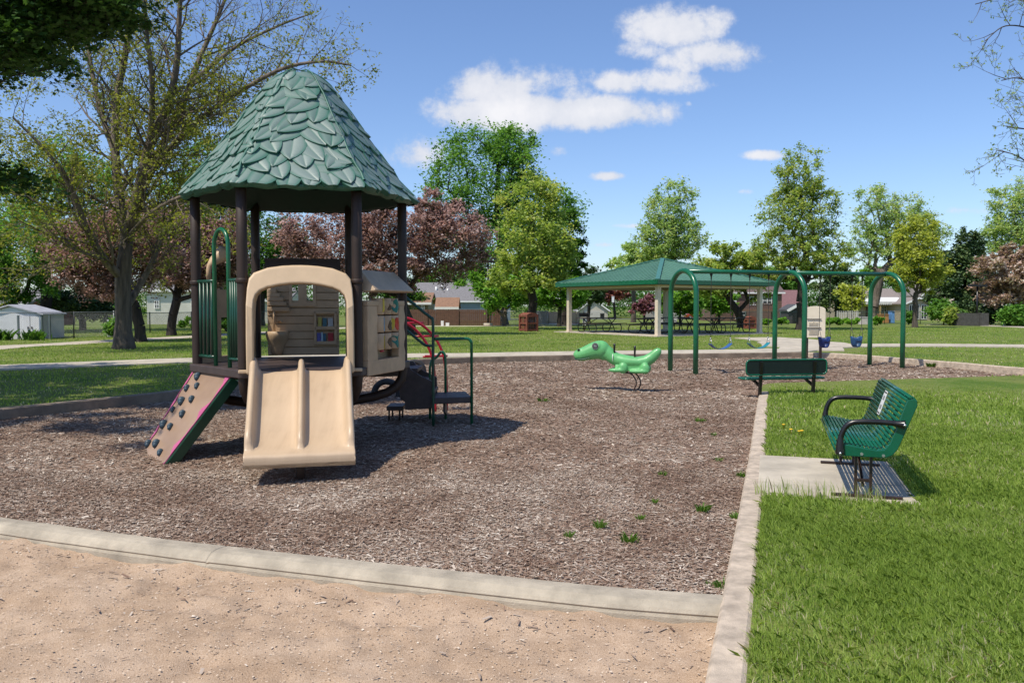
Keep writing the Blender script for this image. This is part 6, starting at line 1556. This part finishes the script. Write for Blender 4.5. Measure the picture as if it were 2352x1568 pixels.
# far woods that read as one mass
r = np.random.default_rng(55); n = 340
X = r.uniform(-170, 170, n); Yt = r.uniform(212, 240, n); hh = 6.5 + 4.0 * np.array([mnoise.noise(Vector((x * .03, 0, 1))) for x in X]) + r.normal(0, 1.2, n)
per = 150; ci = np.repeat(np.arange(n), per); Pc = np.stack([X[ci] + r.normal(0, 2.4, n * per), Yt[ci] + r.normal(0, 2.4, n * per), -1.6 + np.abs(hh[ci]) * r.beta(1.6, 1.1, n * per) * 1.25], 1)
V, Fq = leafquads(Pc, .72, r, .3)
tag(npmesh('far_trees', V, Fq, LM['deep'], tint=np.repeat(np.clip(r.beta(2, 2, n * per) * .8 + np.repeat(r.normal(0, .18, n), per), 0, 1), 4)), 'distant green tree line behind the houses', None, None, 'stuff')
# ------------------------------------------------------------------ houses, sheds and fences
def siding(name, col, pitch=.11, vertical=False, rough=.6):
    m, nt, out = nmat(name); L = nt.links.new
    b = N(nt, 'ShaderNodeBsdfPrincipled'); b.inputs['Roughness'].default_value = rough
    g = N(nt, 'ShaderNodeNewGeometry'); sx = N(nt, 'ShaderNodeSeparateXYZ'); L(g.outputs['Position'], sx.inputs[0])
    md = N(nt, 'ShaderNodeMath', operation='FRACT'); dv = N(nt, 'ShaderNodeMath', operation='DIVIDE'); dv.inputs[1].default_value = pitch
    if vertical:
        a = N(nt, 'ShaderNodeMath', operation='ADD'); L(sx.outputs[0], a.inputs[0]); L(sx.outputs[1], a.inputs[1]); L(a.outputs[0], dv.inputs[0])
    else: L(sx.outputs[2], dv.inputs[0])
    L(dv.outputs[0], md.inputs[0])
    bp = N(nt, 'ShaderNodeBump'); bp.inputs['Strength'].default_value = .9; bp.inputs['Distance'].default_value = .03; L(md.outputs[0], bp.inputs['Height']); L(bp.outputs['Normal'], b.inputs['Normal'])
    n1 = N(nt, 'ShaderNodeTexNoise'); n1.inputs['Scale'].default_value = 1.5; n1.inputs['Detail'].default_value = 5; L(g.outputs['Position'], n1.inputs['Vector'])
    r_ = ramp(nt, [(.3, tuple(x * .82 for x in col)), (.7, col)]); L(n1.outputs['Fac'], r_.inputs['Fac']); L(r_.outputs['Color'], b.inputs['Base Color']); L(b.outputs[0], out.inputs['Surface']); return m
M['glass'] = mat('window_glass', (.03, .04, .05), .06, .1, 2, spec=.8)
M['shingle'] = mat('grey_shingles', (.20, .19, .19), .9, .14, 5, .4, 25)
def house(name, label, u0, u1, vb, veave, vridge, Y, depth, wallm, roofm, ridge='x', windows=(), cat='house', over=.35, doors=(), chimney=None, trim=None, garage=None, rot=0.0):
    """gabled house facing the park; u0..u1 the front wall, heights read at distance Y"""
    a = at(u0, vb, Y); b_ = at(u1, vb, Y); g = hgt(Y) - .05; W = b_.x - a.x; cx = (a.x + b_.x) / 2
    ze = at(0, veave, Y).z; zr = at(0, vridge, Y).z
    t = thing(name, label, cat, (cx, Y + depth / 2, g)); mb = MB()
    def P(x, y, z): return Vector((a.x + x, Y + y, z))
    trim = trim or M['white']
    if ridge == 'x':
        mb.add([P(0, 0, g), P(W, 0, g), P(W, depth, g), P(0, depth, g), P(0, 0, ze), P(W, 0, ze), P(W, depth, ze), P(0, depth, ze), P(0, depth / 2, zr), P(W, depth / 2, zr)], [(0, 1, 5, 4), (2, 3, 7, 6), (1, 2, 6, 9, 5), (3, 0, 4, 8, 7)])
        obj('wall', mb, wallm, t); mb = MB(); k = (zr - ze) / (depth / 2)
        prf = [(-over, ze - over * k), (depth / 2, zr), (depth + over, ze - over * k)]
        A = [P(-over, y, z + .04) for y, z in prf] + [P(-over, y, z + .20) for y, z in prf[::-1]]; B = [p + Vector((W + 2 * over, 0, 0)) for p in A]
        mb.loft([A, B], True, True, False); rf = obj('roof', mb, roofm, t)
        mb = MB(); mb.box((cx, Y - over - .02, ze - over * k + .10), (W + 2 * over, .05, .2)); obj('gutter', mb, trim, rf)
    else:
        mb.add([P(0, 0, g), P(W, 0, g), P(W, depth, g), P(0, depth, g), P(0, 0, ze), P(W, 0, ze), P(W, depth, ze), P(0, depth, ze), P(W / 2, 0, zr), P(W / 2, depth, zr)], [(0, 1, 5, 8, 4), (2, 3, 7, 9, 6), (1, 2, 6, 5), (3, 0, 4, 7)])
        obj('wall', mb, wallm, t); mb = MB(); k = (zr - ze) / (W / 2)
        prf = [(-over, ze - over * k), (W / 2, zr), (W + over, ze - over * k)]
        A = [P(x, -over, z + .04) for x, z in prf] + [P(x, -over, z + .20) for x, z in prf[::-1]]; B = [p + Vector((0, depth + 2 * over, 0)) for p in A]
        mb.loft([A, B], True, True, False); rf = obj('roof', mb, roofm, t)
        mb = MB()
        for x0, x1 in ((-over, W / 2), (W + over, W / 2)):
            z0 = ze - over * k; mb.beam(P(x0, -over - .03, z0 + .06), P(x1, -over - .03, zr + .06), .06, .24, (0, 0, 1))
        obj('barge_board', mb, trim, rf)
    for (wu0, wu1, wv0, wv1) in windows:
        p = at(wu0, wv0, Y); q = at(wu1, wv1, Y); w = q.x - p.x; h = p.z - q.z; c = Vector(((p.x + q.x) / 2, Y - .02, (p.z + q.z) / 2))
        mb = MB(); th = max(.06, min(w, h) * .09)
        for dx in (-1, 0, 1): mb.box(c + Vector((dx * w / 2, -.02, 0)), (th, .08, h + th))
        for dz in (-1, 0, 1): mb.box(c + Vector((0, -.025, dz * h / 2)), (w + th * 1.6, .08, th))
        wf = obj('window', mb, trim, t); mb = MB(); mb.box(c + Vector((0, .0, 0)), (w, .03, h)); obj('pane', mb, M['glass'], wf)
    for (du0, du1, dv0, dv1, dm) in doors:
        p = at(du0, dv0, Y); q = at(du1, dv1, Y); c = Vector(((p.x + q.x) / 2, Y - .03, (p.z + q.z) / 2)); mb = MB(); mb.box(c, (q.x - p.x, .06, p.z - q.z)); n = 4
        for i in range(1, n): mb.box(c + Vector((0, -.04, -(p.z - q.z) / 2 + (p.z - q.z) * i / n)), (q.x - p.x, .03, .05))
        obj('door', mb, dm, t)
    if chimney:
        u, v = chimney; p = at(u, v, Y + depth * .55); mb = MB(); mb.box((p.x, p.y, (p.z + zr - .6) / 2), (.5, .5, p.z - zr + .6)); mb.box((p.x, p.y, p.z), (.6, .6, .12)); obj('chimney', mb, trim, rf)
    return t
W_ = lambda c: mat('wall_' + str(len(bpy.data.materials)), c, .8, .1, 2)
house('house', 'blue-grey house with wide grey shingle roof behind the brown board fence', 955, 1172, 736, 691, 650, 120, 9, siding('blue_siding', (.20, .26, .31), .2), M['shingle'], 'x', ((1018, 1044, 696, 710), (1150, 1164, 700, 716)), chimney=None)
for u, v in ((1002, 664), (1028, 668), (1016, 658)): 
    p = at(u, v, 122.5); mb = MB(); mb.tube([p + UZ * -.5, p + UZ * .35], .14, 8); tag(obj('roof_vent', mb, M['white']), 'small vent pipe on the blue-grey house roof', 'vent', 'vents on the blue-grey roof')
M['orange_roof'] = mat('tan_orange_shingles', (.27, .155, .10), .9, .12, 6, .3, 30); M['brown_wall'] = siding('brown_siding', (.20, .115, .08), .2)
house('shed', 'small tan shed with orange-brown roof peeping over the brown fence', 1003, 1050, 745, 708, 688, 70, 2.6, M['brown_wall'], M['orange_roof'], 'x', ((1022, 1033, 706, 712),), cat='shed', over=.15)
house('house', 'tan bungalow with orange roof left of the blue-grey house', 930, 984, 745, 697, 676, 74, 5, siding('ochre_siding', (.25, .20, .13), .2), M['orange_roof'], 'x', ((968, 975, 702, 712),), over=.3)
house('garage', 'pale two-car garage with grey gable roof and chimney at the end of a driveway', 1329, 1396, 731, 712, 688, 185, 11, siding('pale_siding', (.56, .51, .43), .25), M['shingle'], 'y', (), 'garage', .5, ((1341, 1388, 731, 713, mat('garage_door', (.50, .47, .42), .6, .05)),), chimney=(1408, 681))
mbq = MB(); p = at(1383, 733, 182); mbq.box(p + UZ * .5, (.8, .8, 1.3)); mbq.box(p + UZ * 1.2, (.9, .95, .15)); tag(obj('wheelie_bin', mbq, M['black']), 'black wheeled bin in front of the pale garage door', 'bin')
house('house', 'reddish brown two-storey house with a raised deck seen under the shelter', 1640, 1795, 737, 672, 640, 110, 9, siding('redbrown_siding', (.19, .105, .08), .22), mat('brown_roof', (.13, .09, .08), .9, .12, 5), 'x', ((1668, 1690, 682, 700), (1722, 1740, 682, 700), (1752, 1772, 682, 698), (1690, 1712, 716, 732)))
dkk = thing('raised_deck', 'raised wooden deck with railing on the reddish brown house', 'deck', at(1715, 738, 104)); mb = MB()
p0, p1 = at(1648, 713, 104), at(1780, 713, 104); mb.box(((p0.x + p1.x) / 2, 106, p0.z), (p1.x - p0.x, 4.5, .35)); obj('platform', mb, mat('deck_wood', (.16, .085, .05), .8, .15, 4), dkk)
mb = MB(); zt = at(0, 697, 104).z; mb.beam((p0.x, 103.8, zt), (p1.x, 103.8, zt), .12, .12)
for i in range(34):
    x = p0.x + (p1.x - p0.x) * i / 33; mb.beam((x, 103.8, p0.z), (x, 103.8, zt), .07, .07)
obj('railing', mb, mat('deck_rail', (.11, .06, .045), .8, .15, 4), dkk)
mb = MB()
for i in range(5): x = p0.x + .3 + (p1.x - p0.x - .6) * i / 4; mb.beam((x, 104.2, hgt(104) - .1), (x, 104.2, p0.z), .16, .16)
obj('post', mb, mat('deck_post', (.10, .06, .04), .8, .15, 4), dkk)
house('house', 'house with purplish red roof between the shelter and the sign board', 1792, 1850, 738, 705, 668, 125, 8, siding('mauve_siding', (.30, .24, .22), .2), mat('purple_roof', (.20, .105, .105), .9, .12, 5), 'x', ((1800, 1812, 712, 724),))
house('shed', 'small dark shed with pitched roof under the purplish red roof', 1810, 1848, 742, 714, 703, 78, 2.4, mat('dark_shed', (.05, .045, .045), .8, .15, 4), mat('dark_roof', (.07, .07, .075), .9, .1, 4), 'y', (), 'shed', .12, ((1820, 1838, 742, 718, M['black']),))
hb = siding('beige_siding', (.50, .42, .31), .22)
hs = house('house', 'beige house with brown-grey roof and white scalloped awning on the right', 1948, 2076, 737, 697, 664, 128, 10, hb, mat('taupe_roof', (.245, .205, .18), .9, .1, 5), 'x', ((2058, 2068, 700, 722), (2025, 2035, 704, 716)), doors=((1988, 2000, 735, 704, mat('brown_door', (.12, .06, .04), .6, .1)),))
aw = thing('awning', 'white scalloped awning along the beige house', 'awning', at(2015, 697, 126)); mb = MB(); q0, q1 = at(1953, 694, 127.6), at(2063, 694, 127.6)
mb.loft([[Vector((x, 127.7, q0.z + .75)), Vector((x, 125.4, q0.z + .05)), Vector((x, 125.4, q0.z - .02)), Vector((x, 127.7, q0.z + .68))] for x in (q0.x, q1.x)], True, True, False); obj('canopy', mb, M['white'], aw)
mb = MB(); n = 26
for i in range(n):
    x = q0.x + (q1.x - q0.x) * (i + .5) / n; w = (q1.x - q0.x) / n
    mb.prism([(-w * .48, .1), (-w * .48, -.22), (-w * .3, -.36), (0, -.42), (w * .3, -.36), (w * .48, -.22), (w * .48, .1)], (x, 125.36, q0.z), (1, 0, 0), (0, 0, 1), (0, .03, 0))
obj('valance', mb, mat('awning_valance', (.62, .60, .55), .7, .12, 2), aw)
mb = MB()
for x in (q0.x + .3, (q0.x + q1.x) / 2, q1.x - .3): mb.beam((x, 125.5, hgt(126)), (x, 125.5, q0.z), .12, .12)
obj('awning_post', mb, mat('awning_post', (.45, .30, .12), .7, .1), aw)
house('house', 'beige gabled sun room with tall white framed windows on the right', 2079, 2136, 736, 697, 685, 122, 8, hb, mat('taupe_roof_b', (.245, .205, .18), .9, .1, 5), 'y', ((2088, 2098, 732, 700), (2099, 2111, 732, 700), (2115, 2128, 732, 700)), over=.45)
house('house', 'two-storey beige house rising behind the yellow-green tree', 2118, 2178, 736, 674, 644, 136, 9, siding('beige_siding_b', (.55, .46, .34), .22), mat('taupe_roof_c', (.20, .175, .16), .9, .1, 5), 'y', ((2127, 2142, 678, 695), (2152, 2166, 678, 692)), over=.5)
house('house', 'low yellowish bungalow peeping over the dark hedge on the right', 2205, 2272, 740, 706, 690, 110, 7, siding('yellow_siding', (.52, .44, .30), .22), mat('pale_roof', (.42, .34, .25), .9, .1, 5), 'x', ((2226, 2240, 708, 718), (2246, 2256, 708, 718)))
house('house', 'white sided house with yellow-green shaded wall behind the crabapples on the left', 338, 480, 742, 668, 640, 72, 9, siding('white_siding', (.74, .72, .64), .24), M['shingle'], 'x', ((440, 452, 690, 716), (356, 366, 690, 708)))
house('house', 'white house wall glimpsed behind the play structure posts', 560, 660, 744, 690, 664, 78, 7, siding('white_siding_b', (.66, .64, .58), .24), M['shingle'], 'x', ((590, 604, 700, 718),))
house('house', 'reddish brick house behind the metal shed at the left edge', -60, 60, 760, 700, 670, 62, 7, mat('red_brick', (.20, .075, .045), .85, .15, 8), M['shingle'], 'x', ((10, 26, 706, 730),))
# long low row of buildings along the street, seen between trunks
house('house', 'low white trimmed house across the street behind the picnic tables', 1500, 1600, 733, 712, 694, 175, 10, siding('grey_siding', (.34, .30, .28), .25), mat('maroon_roof', (.14, .07, .065), .9, .1, 4), 'x', ((1518, 1530, 716, 726), (1550, 1566, 716, 726), (1582, 1592, 716, 726)))
house('house', 'dark house with white door frame across the street inside the left swing arch', 1612, 1650, 734, 706, 686, 165, 10, siding('dark_siding', (.12, .12, .13), .25), mat('dark_roof_b', (.10, .095, .095), .9, .1, 4), 'x', ((1618, 1628, 712, 724),), doors=((1632, 1640, 733, 712, M['white']),))

# metal shed on the left
sy = 35.6; a = at(2, 780, sy); b_ = at(97, 780, sy)
shd = thing('metal_shed', 'white metal garden shed with double doors and low gable behind the chain-link fence', 'shed', ((a.x + b_.x) / 2, sy + 1, .1))
mwh = siding('white_corrugated', (.66, .67, .69), .10, True); zE = at(0, 722, sy).z; zR = at(0, 704, sy).z; dep = 2.6; sk = Vector((-.45, dep, 0))
mb = MB(); xm = (a.x + b_.x) / 2; F0 = [Vector((a.x - .9, sy, .05)), Vector((b_.x, sy, .05)), Vector((b_.x, sy, zE)), Vector((xm - .45, sy, zR)), Vector((a.x - .9, sy, zE))]
mb.loft([F0, [p + sk for p in F0]], True, True, False); obj('wall', mb, mwh, shd)
mb = MB(); e = .12
rp = [Vector((a.x - .9 - e, sy - e, zE - .02)), Vector((xm - .45, sy - e, zR + .03)), Vector((b_.x + e, sy - e, zE - .02)), Vector((b_.x + e, sy - e, zE + .03)), Vector((xm - .45, sy - e, zR + .09)), Vector((a.x - .9 - e, sy - e, zE + .03))]
mb.loft([rp, [p + sk * 1.08 for p in rp]], True, True, False); obj('roof', mb, mat('white_metal_roof', (.46, .46, .50), .5, .1, 3), shd)
for k in (0, 1):
    mb = MB(); x0 = at(26 + k * 26, 0, sy).x; x1 = at(51 + k * 26, 0, sy).x; mb.box(((x0 + x1) / 2, sy - .03, .05 + (zE - .1) / 2), (x1 - x0 - .02, .04, zE - .14)); d_ = obj('door', mb, siding('white_door_steel', (.78, .78, .80), .12, True), shd)
    mb = MB(); mb.box(((x1 - .07) if k == 0 else x0 + .07, sy - .07, .62), (.035, .04, .10)); obj('handle', mb, M['black'], d_)
mb = MB()
for u in (24, 79, 97): x = at(u, 0, sy).x; mb.box((x, sy - .04, .05 + zE / 2 - .05), (.07, .07, zE - .08))
obj('corner_trim', mb, mat('grey_green_trim', (.10, .13, .13), .6, .1), shd)

# chain-link fences
M['wire'] = mat('chain_link_wire', (.30, .31, .31), .45, .1, 20, metal=.5); M['wire_d'] = mat('dark_green_fence_wire', (.03, .07, .055), .5, .1, 20)
def chainlink(label, pts, h, wm, sp=2.4, cell=.075, fine=True):
    t = thing('chain_link_fence', label, 'fence', pts[0]); 
    for A, B in zip(pts[:-1], pts[1:]):
        A = Vector(A); B = Vector(B); d = B - A; L_ = Vector((d.x, d.y, 0)).length; n = max(1, round(L_ / sp)); u = d / L_
        for i in range(n + 1):
            p = A + d * i / n; mb = MB(); mb.tube([p, p + UZ * (h + .05)], .028, 7); obj('post', mb, wm, t)
        mb = MB(); mb.tube([A + UZ * h, B + UZ * h], .02, 6); obj('top_rail', mb, wm, t)
        P0 = []; P1 = []
        k = int(L_ / cell); c = h
        for i in range(-int(h / cell), k):
            s0 = i * cell; z0 = .03; s1 = s0 + h; q0, q1 = max(s0, 0), min(s1, L_)
            if q1 > q0:
                P0.append(tuple(A + u * q0 + UZ * (.03 + (q0 - s0)))); P1.append(tuple(A + u * q1 + UZ * (.03 + (q1 - s0) - .03)))
                P0.append(tuple(A + u * q0 + UZ * (h - (q0 - s0)))); P1.append(tuple(A + u * q1 + UZ * (h + .03 - (q1 - s0))))
        R0 = np.full(len(P0), .0032); V, Fq = frusta(P0, P1, R0, R0, 3); npmesh('wire_mesh', V, Fq, wm, t)
gp_ = lambda u, v, Y: (at(u, v, Y).x, Y, hgt(Y))
chainlink('silver chain-link fence in front of the metal shed on the left', [gp_(-40, 0, 34.2), gp_(152, 0, 36.6), gp_(246, 0, 39.5)], 1.15, M['wire'])
chainlink('dark green chain-link fence behind the crabapple trunks', [gp_(255, 0, 40.5), gp_(330, 0, 44), gp_(470, 0, 50), gp_(640, 0, 56)], 1.05, M['wire_d'])
chainlink('grey chain-link fence beside the driveway past the brown fence', [gp_(1150, 0, 62), gp_(1212, 0, 62), gp_(1260, 0, 66)], 1.1, M['wire'])
chainlink('dark chain-link fence along the gardens behind the shelter', [gp_(1640, 0, 70), gp_(1960, 0, 72), gp_(2130, 0, 74)], 1.1, M['wire_d'], 3.2, .12)
def boards(name, label, pts, h, m_, w=.14, gap=.012, post=2.4):
    t = thing(name, label, 'fence', pts[0])
    for A, B in zip(pts[:-1], pts[1:]):
        A = Vector(A); B = Vector(B); d = B - A; L_ = d.length; n = int(L_ / (w + gap)); u = d / L_; r = random.Random(4); mb = MB()
        for i in range(n):
            p = A + u * ((i + .5) * (w + gap)); hh = h + r.uniform(-.015, .015); mb.beam(p + UZ * hh / 2 - u * w / 2, p + UZ * hh / 2 + u * w / 2, .02, hh, UZ)
        obj('board_panel', mb, m_, t)
        for i in range(int(L_ / post) + 1):
            p = A + u * min(L_, i * post); mb = MB(); mb.box(p + UZ * h / 2 + Vector((0, -.05, 0)), (.1, .06, h)); obj('post', mb, m_, t)
        mb = MB()
        for z in (.25, h - .25): mb.beam(A + UZ * z + Vector((0, .04, 0)), B + UZ * z + Vector((0, .04, 0)), .04, .09)
        obj('rail', mb, m_, t)
boards('board_fence', 'reddish brown vertical board fence in front of the blue-grey house', [gp_(905, 0, 64), gp_(1152, 0, 64)], 1.22, mat('brown_fence_wood', (.135, .066, .042), .8, .16, 5, .2, 30))
boards('board_fence', 'weathered tan board fence left of the garage driveway', [gp_(1212, 0, 70), gp_(1335, 0, 82)], 1.1, mat('weathered_fence_wood', (.32, .25, .19), .85, .15, 5, .2, 30))
boards('board_fence', 'grey board fence below the dark hedge on the right', [gp_(2203, 0, 63), gp_(2290, 0, 60)], .95, mat('grey_fence_wood', (.065, .063, .06), .85, .16, 5, .2, 30))
boards('board_fence', 'pale broken picket fence left of the beige house', [gp_(1935, 0, 100), gp_(1990, 0, 100)], 1.3, mat('picket_white', (.55, .52, .46), .8, .12, 5), .12, .10)

# car parked across the street
M['car_red'] = mat('red_car_paint', (.38, .045, .02), .22, .04, 2, coat=.6)
cr = thing('parked_car', 'red-orange car parked on the street beyond the picnic tables', 'car', (at(1600, 733, 148).x, 148, hgt(148) + .06)); c = Vector(cr.location); 
prf = [(-2.1, .35), (-2.15, .7), (-1.95, .9), (-1.2, 1.0), (-.6, 1.42), (.55, 1.45), (1.25, 1.02), (2.0, .88), (2.15, .6), (2.1, .32)]
mb = MB(); mb.prism(prf, c + Vector((0, -.85, 0)), (1, 0, 0), UZ, (0, 1.7, 0)); obj('body', mb, M['car_red'], cr, bevel=.08, seg=3)
mb = MB(); mb.prism([(-1.05, 1.02), (-.55, 1.36), (.5, 1.39), (1.05, 1.03)], c + Vector((0, -.88, 0)), (1, 0, 0), UZ, (0, 1.76, 0)); obj('window', mb, M['glass'], cr)
for x in (-1.35, 1.3):
    for y in (-.8, .8): mb = MB(); mb.cyl(c + Vector((x, y, .32)), .32, .2, 16, (0, 1, 0)); w_ = obj('wheel', mb, M['rubber'], cr); mb = MB(); mb.cyl(c + Vector((x, y, .32)), .19, .22, 12, (0, 1, 0)); obj('rim', mb, M['bolt'], w_)
# garden clutter by the beige house
for u, v, Y, s, mt, lab in ((2028, 738, 84, (.9, .8, .8), mat('orange_play_house', (.42, .20, .06), .6, .1), 'orange toy play house on the lawn of the beige house'), (2047, 738, 84, (.28, 1.0, 1.1), mat('blue_toy_slide', (.12, .28, .55), .5, .1), 'blue toy slide beside the orange play house'), (1990, 742, 70, (1.2, .6, .55), mat('pale_planter', (.48, .44, .40), .8, .1), 'pale planter box by the forked trunk'), (1528, 740, 90, (2.4, 1.0, 1.6), mat('grey_electrical_cabinet', (.42, .39, .37), .7, .08), 'large pale grey utility cabinet behind the picnic tables')):
    p = at(u, v, Y); p.z = hgt(Y); mb = MB(); mb.box(p + UZ * s[2] / 2, s, None, .92); mb.box(p + UZ * (s[2] + .04), (s[0] * 1.05, s[1] * 1.05, .08)); tag(obj('toy_house' if 'house on' in lab else ('toy_slide' if 'slide' in lab else ('planter' if 'planter' in lab else 'utility_cabinet')), mb, mt, bevel=.03), lab, 'toy' if 'toy' in lab else ('planter' if 'planter' in lab else 'cabinet'))

# ------------------------------------------------------------------ sky, sun, camera
SUNV = Vector((-.47, -.41, 1.0)).normalized()
el = math.asin(SUNV.z); rot = math.atan2(SUNV.x, SUNV.y) % (2 * math.pi)
w = bpy.data.worlds.new('World'); scene.world = w; w.use_nodes = True; nt = w.node_tree; nt.nodes.clear(); L = nt.links.new
out = N(nt, 'ShaderNodeOutputWorld'); bg = N(nt, 'ShaderNodeBackground'); bg.inputs['Strength'].default_value = SKY_STR if 'SKY_STR' in globals() else .10
sky = N(nt, 'ShaderNodeTexSky'); sky.sky_type = 'NISHITA'; sky.sun_disc = False; sky.sun_elevation = el; sky.sun_rotation = rot; sky.altitude = 250; sky.air_density = 1.0; sky.dust_density = .6; sky.ozone_density = 2.2
tc = N(nt, 'ShaderNodeTexCoord'); sx = N(nt, 'ShaderNodeSeparateXYZ'); L(tc.outputs['Generated'], sx.inputs[0])
def mth(op, a, b_=None, c_=None, clamp=False):
    n = N(nt, 'ShaderNodeMath', operation=op); n.use_clamp = clamp
    for i, x in enumerate((a, b_, c_)):
        if x is None: continue
        if isinstance(x, (int, float)): n.inputs[i].default_value = x
        else: L(x, n.inputs[i])
    return n.outputs[0]
yc = mth('MAXIMUM', sx.outputs[1], .05)
gx_ = mth('DIVIDE', sx.outputs[0], yc); gz_ = mth('DIVIDE', sx.outputs[2], yc)      # direction of view over the forward axis
cb = N(nt, 'ShaderNodeCombineXYZ'); L(gx_, cb.inputs[0]); L(gz_, cb.inputs[1])
warp = N(nt, 'ShaderNodeTexNoise'); warp.inputs['Scale'].default_value = 8; warp.inputs['Detail'].default_value = 7; warp.inputs['Roughness'].default_value = .62
L(cb.outputs[0], warp.inputs['Vector'])
fine = N(nt, 'ShaderNodeTexNoise'); fine.inputs['Scale'].default_value = 30; fine.inputs['Detail'].default_value = 8; fine.inputs['Roughness'].default_value = .66
L(cb.outputs[0], fine.inputs['Vector'])
CLOUDS = [(1480, 120, 70, 24, .6), (1300, 225, 70, 26, .75), (1590, 105, 60, 24, .6), (1400, 240, 60, 16, .5), (1540, 75, 95, 38, 1.0), (1620, 62, 50, 30, .8), (1450, 75, 50, 26, .55), (1640, 135, 85, 28, 1.0), (1570, 150, 60, 26, .8), (1530, 195, 75, 24, .85), (1420, 195, 60, 22, .9), (1350, 185, 35, 22, .6),
          (1130, 215, 85, 50, 1.05), (1240, 200, 90, 36, .75), (1060, 235, 50, 34, .6), (1180, 262, 130, 34, 1.35), (1260, 262, 90, 30, 1.3), (1360, 265, 130, 28, 1.3), (1470, 275, 60, 18, .7), (1250, 290, 150, 16, .6), (1060, 290, 50, 12, .35),
          (960, 355, 70, 32, .9), (1010, 340, 40, 22, .6), (1280, 350, 22, 14, .6), (1400, 407, 34, 9, .95), (1755, 360, 42, 10, .75), (1553, 355, 18, 6, .45), (1710, 442, 18, 7, .6), (1440, 520, 40, 6, .5), (1385, 563, 24, 6, .6), (1360, 578, 24, 5, .5), (1630, 500, 26, 16, .55), (1665, 530, 22, 8, .5), (2230, 485, 55, 10, .6), (2300, 400, 50, 8, .5), (1575, 245, 10, 8, .5)]
field = None
for u, v, ru, rv, s in CLOUDS:
    x0 = (u - CU) / F_PX; z0 = (700 - v) / F_PX
    dx = mth('MULTIPLY', mth('SUBTRACT', gx_, x0), F_PX / ru / 1.55); dz = mth('MULTIPLY', mth('SUBTRACT', gz_, z0), F_PX / rv / 1.5)
    d2 = mth('ADD', mth('MULTIPLY', dx, dx), mth('MULTIPLY', dz, dz)); g = mth('MULTIPLY', mth('EXPONENT', mth('MULTIPLY', d2, -1.0)), s)
    field = g if field is None else mth('MAXIMUM', field, g)
ns = mth('ADD', mth('MULTIPLY', mth('SUBTRACT', warp.outputs['Fac'], .5), 1.35), mth('MULTIPLY', mth('SUBTRACT', fine.outputs['Fac'], .5), 1.15))
dens_ = mth('ADD', field, mth('MULTIPLY', ns, mth('MINIMUM', mth('MULTIPLY', field, 2.2), 1.0)))
mr = N(nt, 'ShaderNodeMapRange', interpolation_type='SMOOTHSTEP'); mr.inputs['From Min'].default_value = .34; mr.inputs['From Max'].default_value = .86; L(dens_, mr.inputs['Value'])
front = mth('GREATER_THAN', sx.outputs[1], .12)
fac = mth('MULTIPLY', mth('MULTIPLY', mr.outputs[0], .93), front)
tone = N(nt, 'ShaderNodeMix', data_type='RGBA', blend_type='MULTIPLY'); tone.inputs['Factor'].default_value = 1.0; L(sky.outputs[0], tone.inputs['A']); tone.inputs['B'].default_value = SKY_TINT if 'SKY_TINT' in globals() else (.85, .93, 1.10, 1)
cc = N(nt, 'ShaderNodeMix', data_type='RGBA'); shade = mth('MULTIPLY', fine.outputs['Fac'], 1.0)
L(mth('ADD', mth('MULTIPLY', dens_, .75), mth('MULTIPLY', mth('SUBTRACT', warp.outputs['Fac'], .62), 1.6), None, True), cc.inputs['Factor']); cc.inputs['A'].default_value = (4.5, 4.75, 5.35, 1); cc.inputs['B'].default_value = (6.4, 6.3, 6.4, 1)
mx = N(nt, 'ShaderNodeMix', data_type='RGBA'); L(fac, mx.inputs['Factor']); L(tone.outputs['Result'], mx.inputs['A']); L(cc.outputs['Result'], mx.inputs['B'])
L(mx.outputs['Result'], bg.inputs['Color']); L(bg.outputs[0], out.inputs['Surface'])
sd = bpy.data.lights.new('sun', 'SUN'); sd.energy = 3.2; sd.angle = math.radians(.53); sd.color = (1.0, .93, .81)
so = link(bpy.data.objects.new('sun', sd)); so.rotation_euler = (-SUNV).to_track_quat('-Z', 'Y').to_euler(); so.location = SUNV * 60
cam = bpy.data.cameras.new('camera'); cam.sensor_width = 36; cam.lens = 36 * F_PX / 2352; cam.clip_end = 4000; cam.clip_start = .05
co = link(bpy.data.objects.new('camera', cam)); co.location = (0, 0, EYE); co.rotation_euler = (math.pi / 2 - PITCH, 0, 0); scene.camera = co
scene.view_settings.view_transform = 'Standard'; scene.view_settings.look = 'None'; scene.view_settings.exposure = 0.6; scene.view_settings.gamma = 1.0
scene.cycles.use_denoising = True; scene.cycles.max_bounces = 6; scene.cycles.diffuse_bounces = 3; scene.cycles.transmission_bounces = 4; scene.cycles.transparent_max_bounces = 8
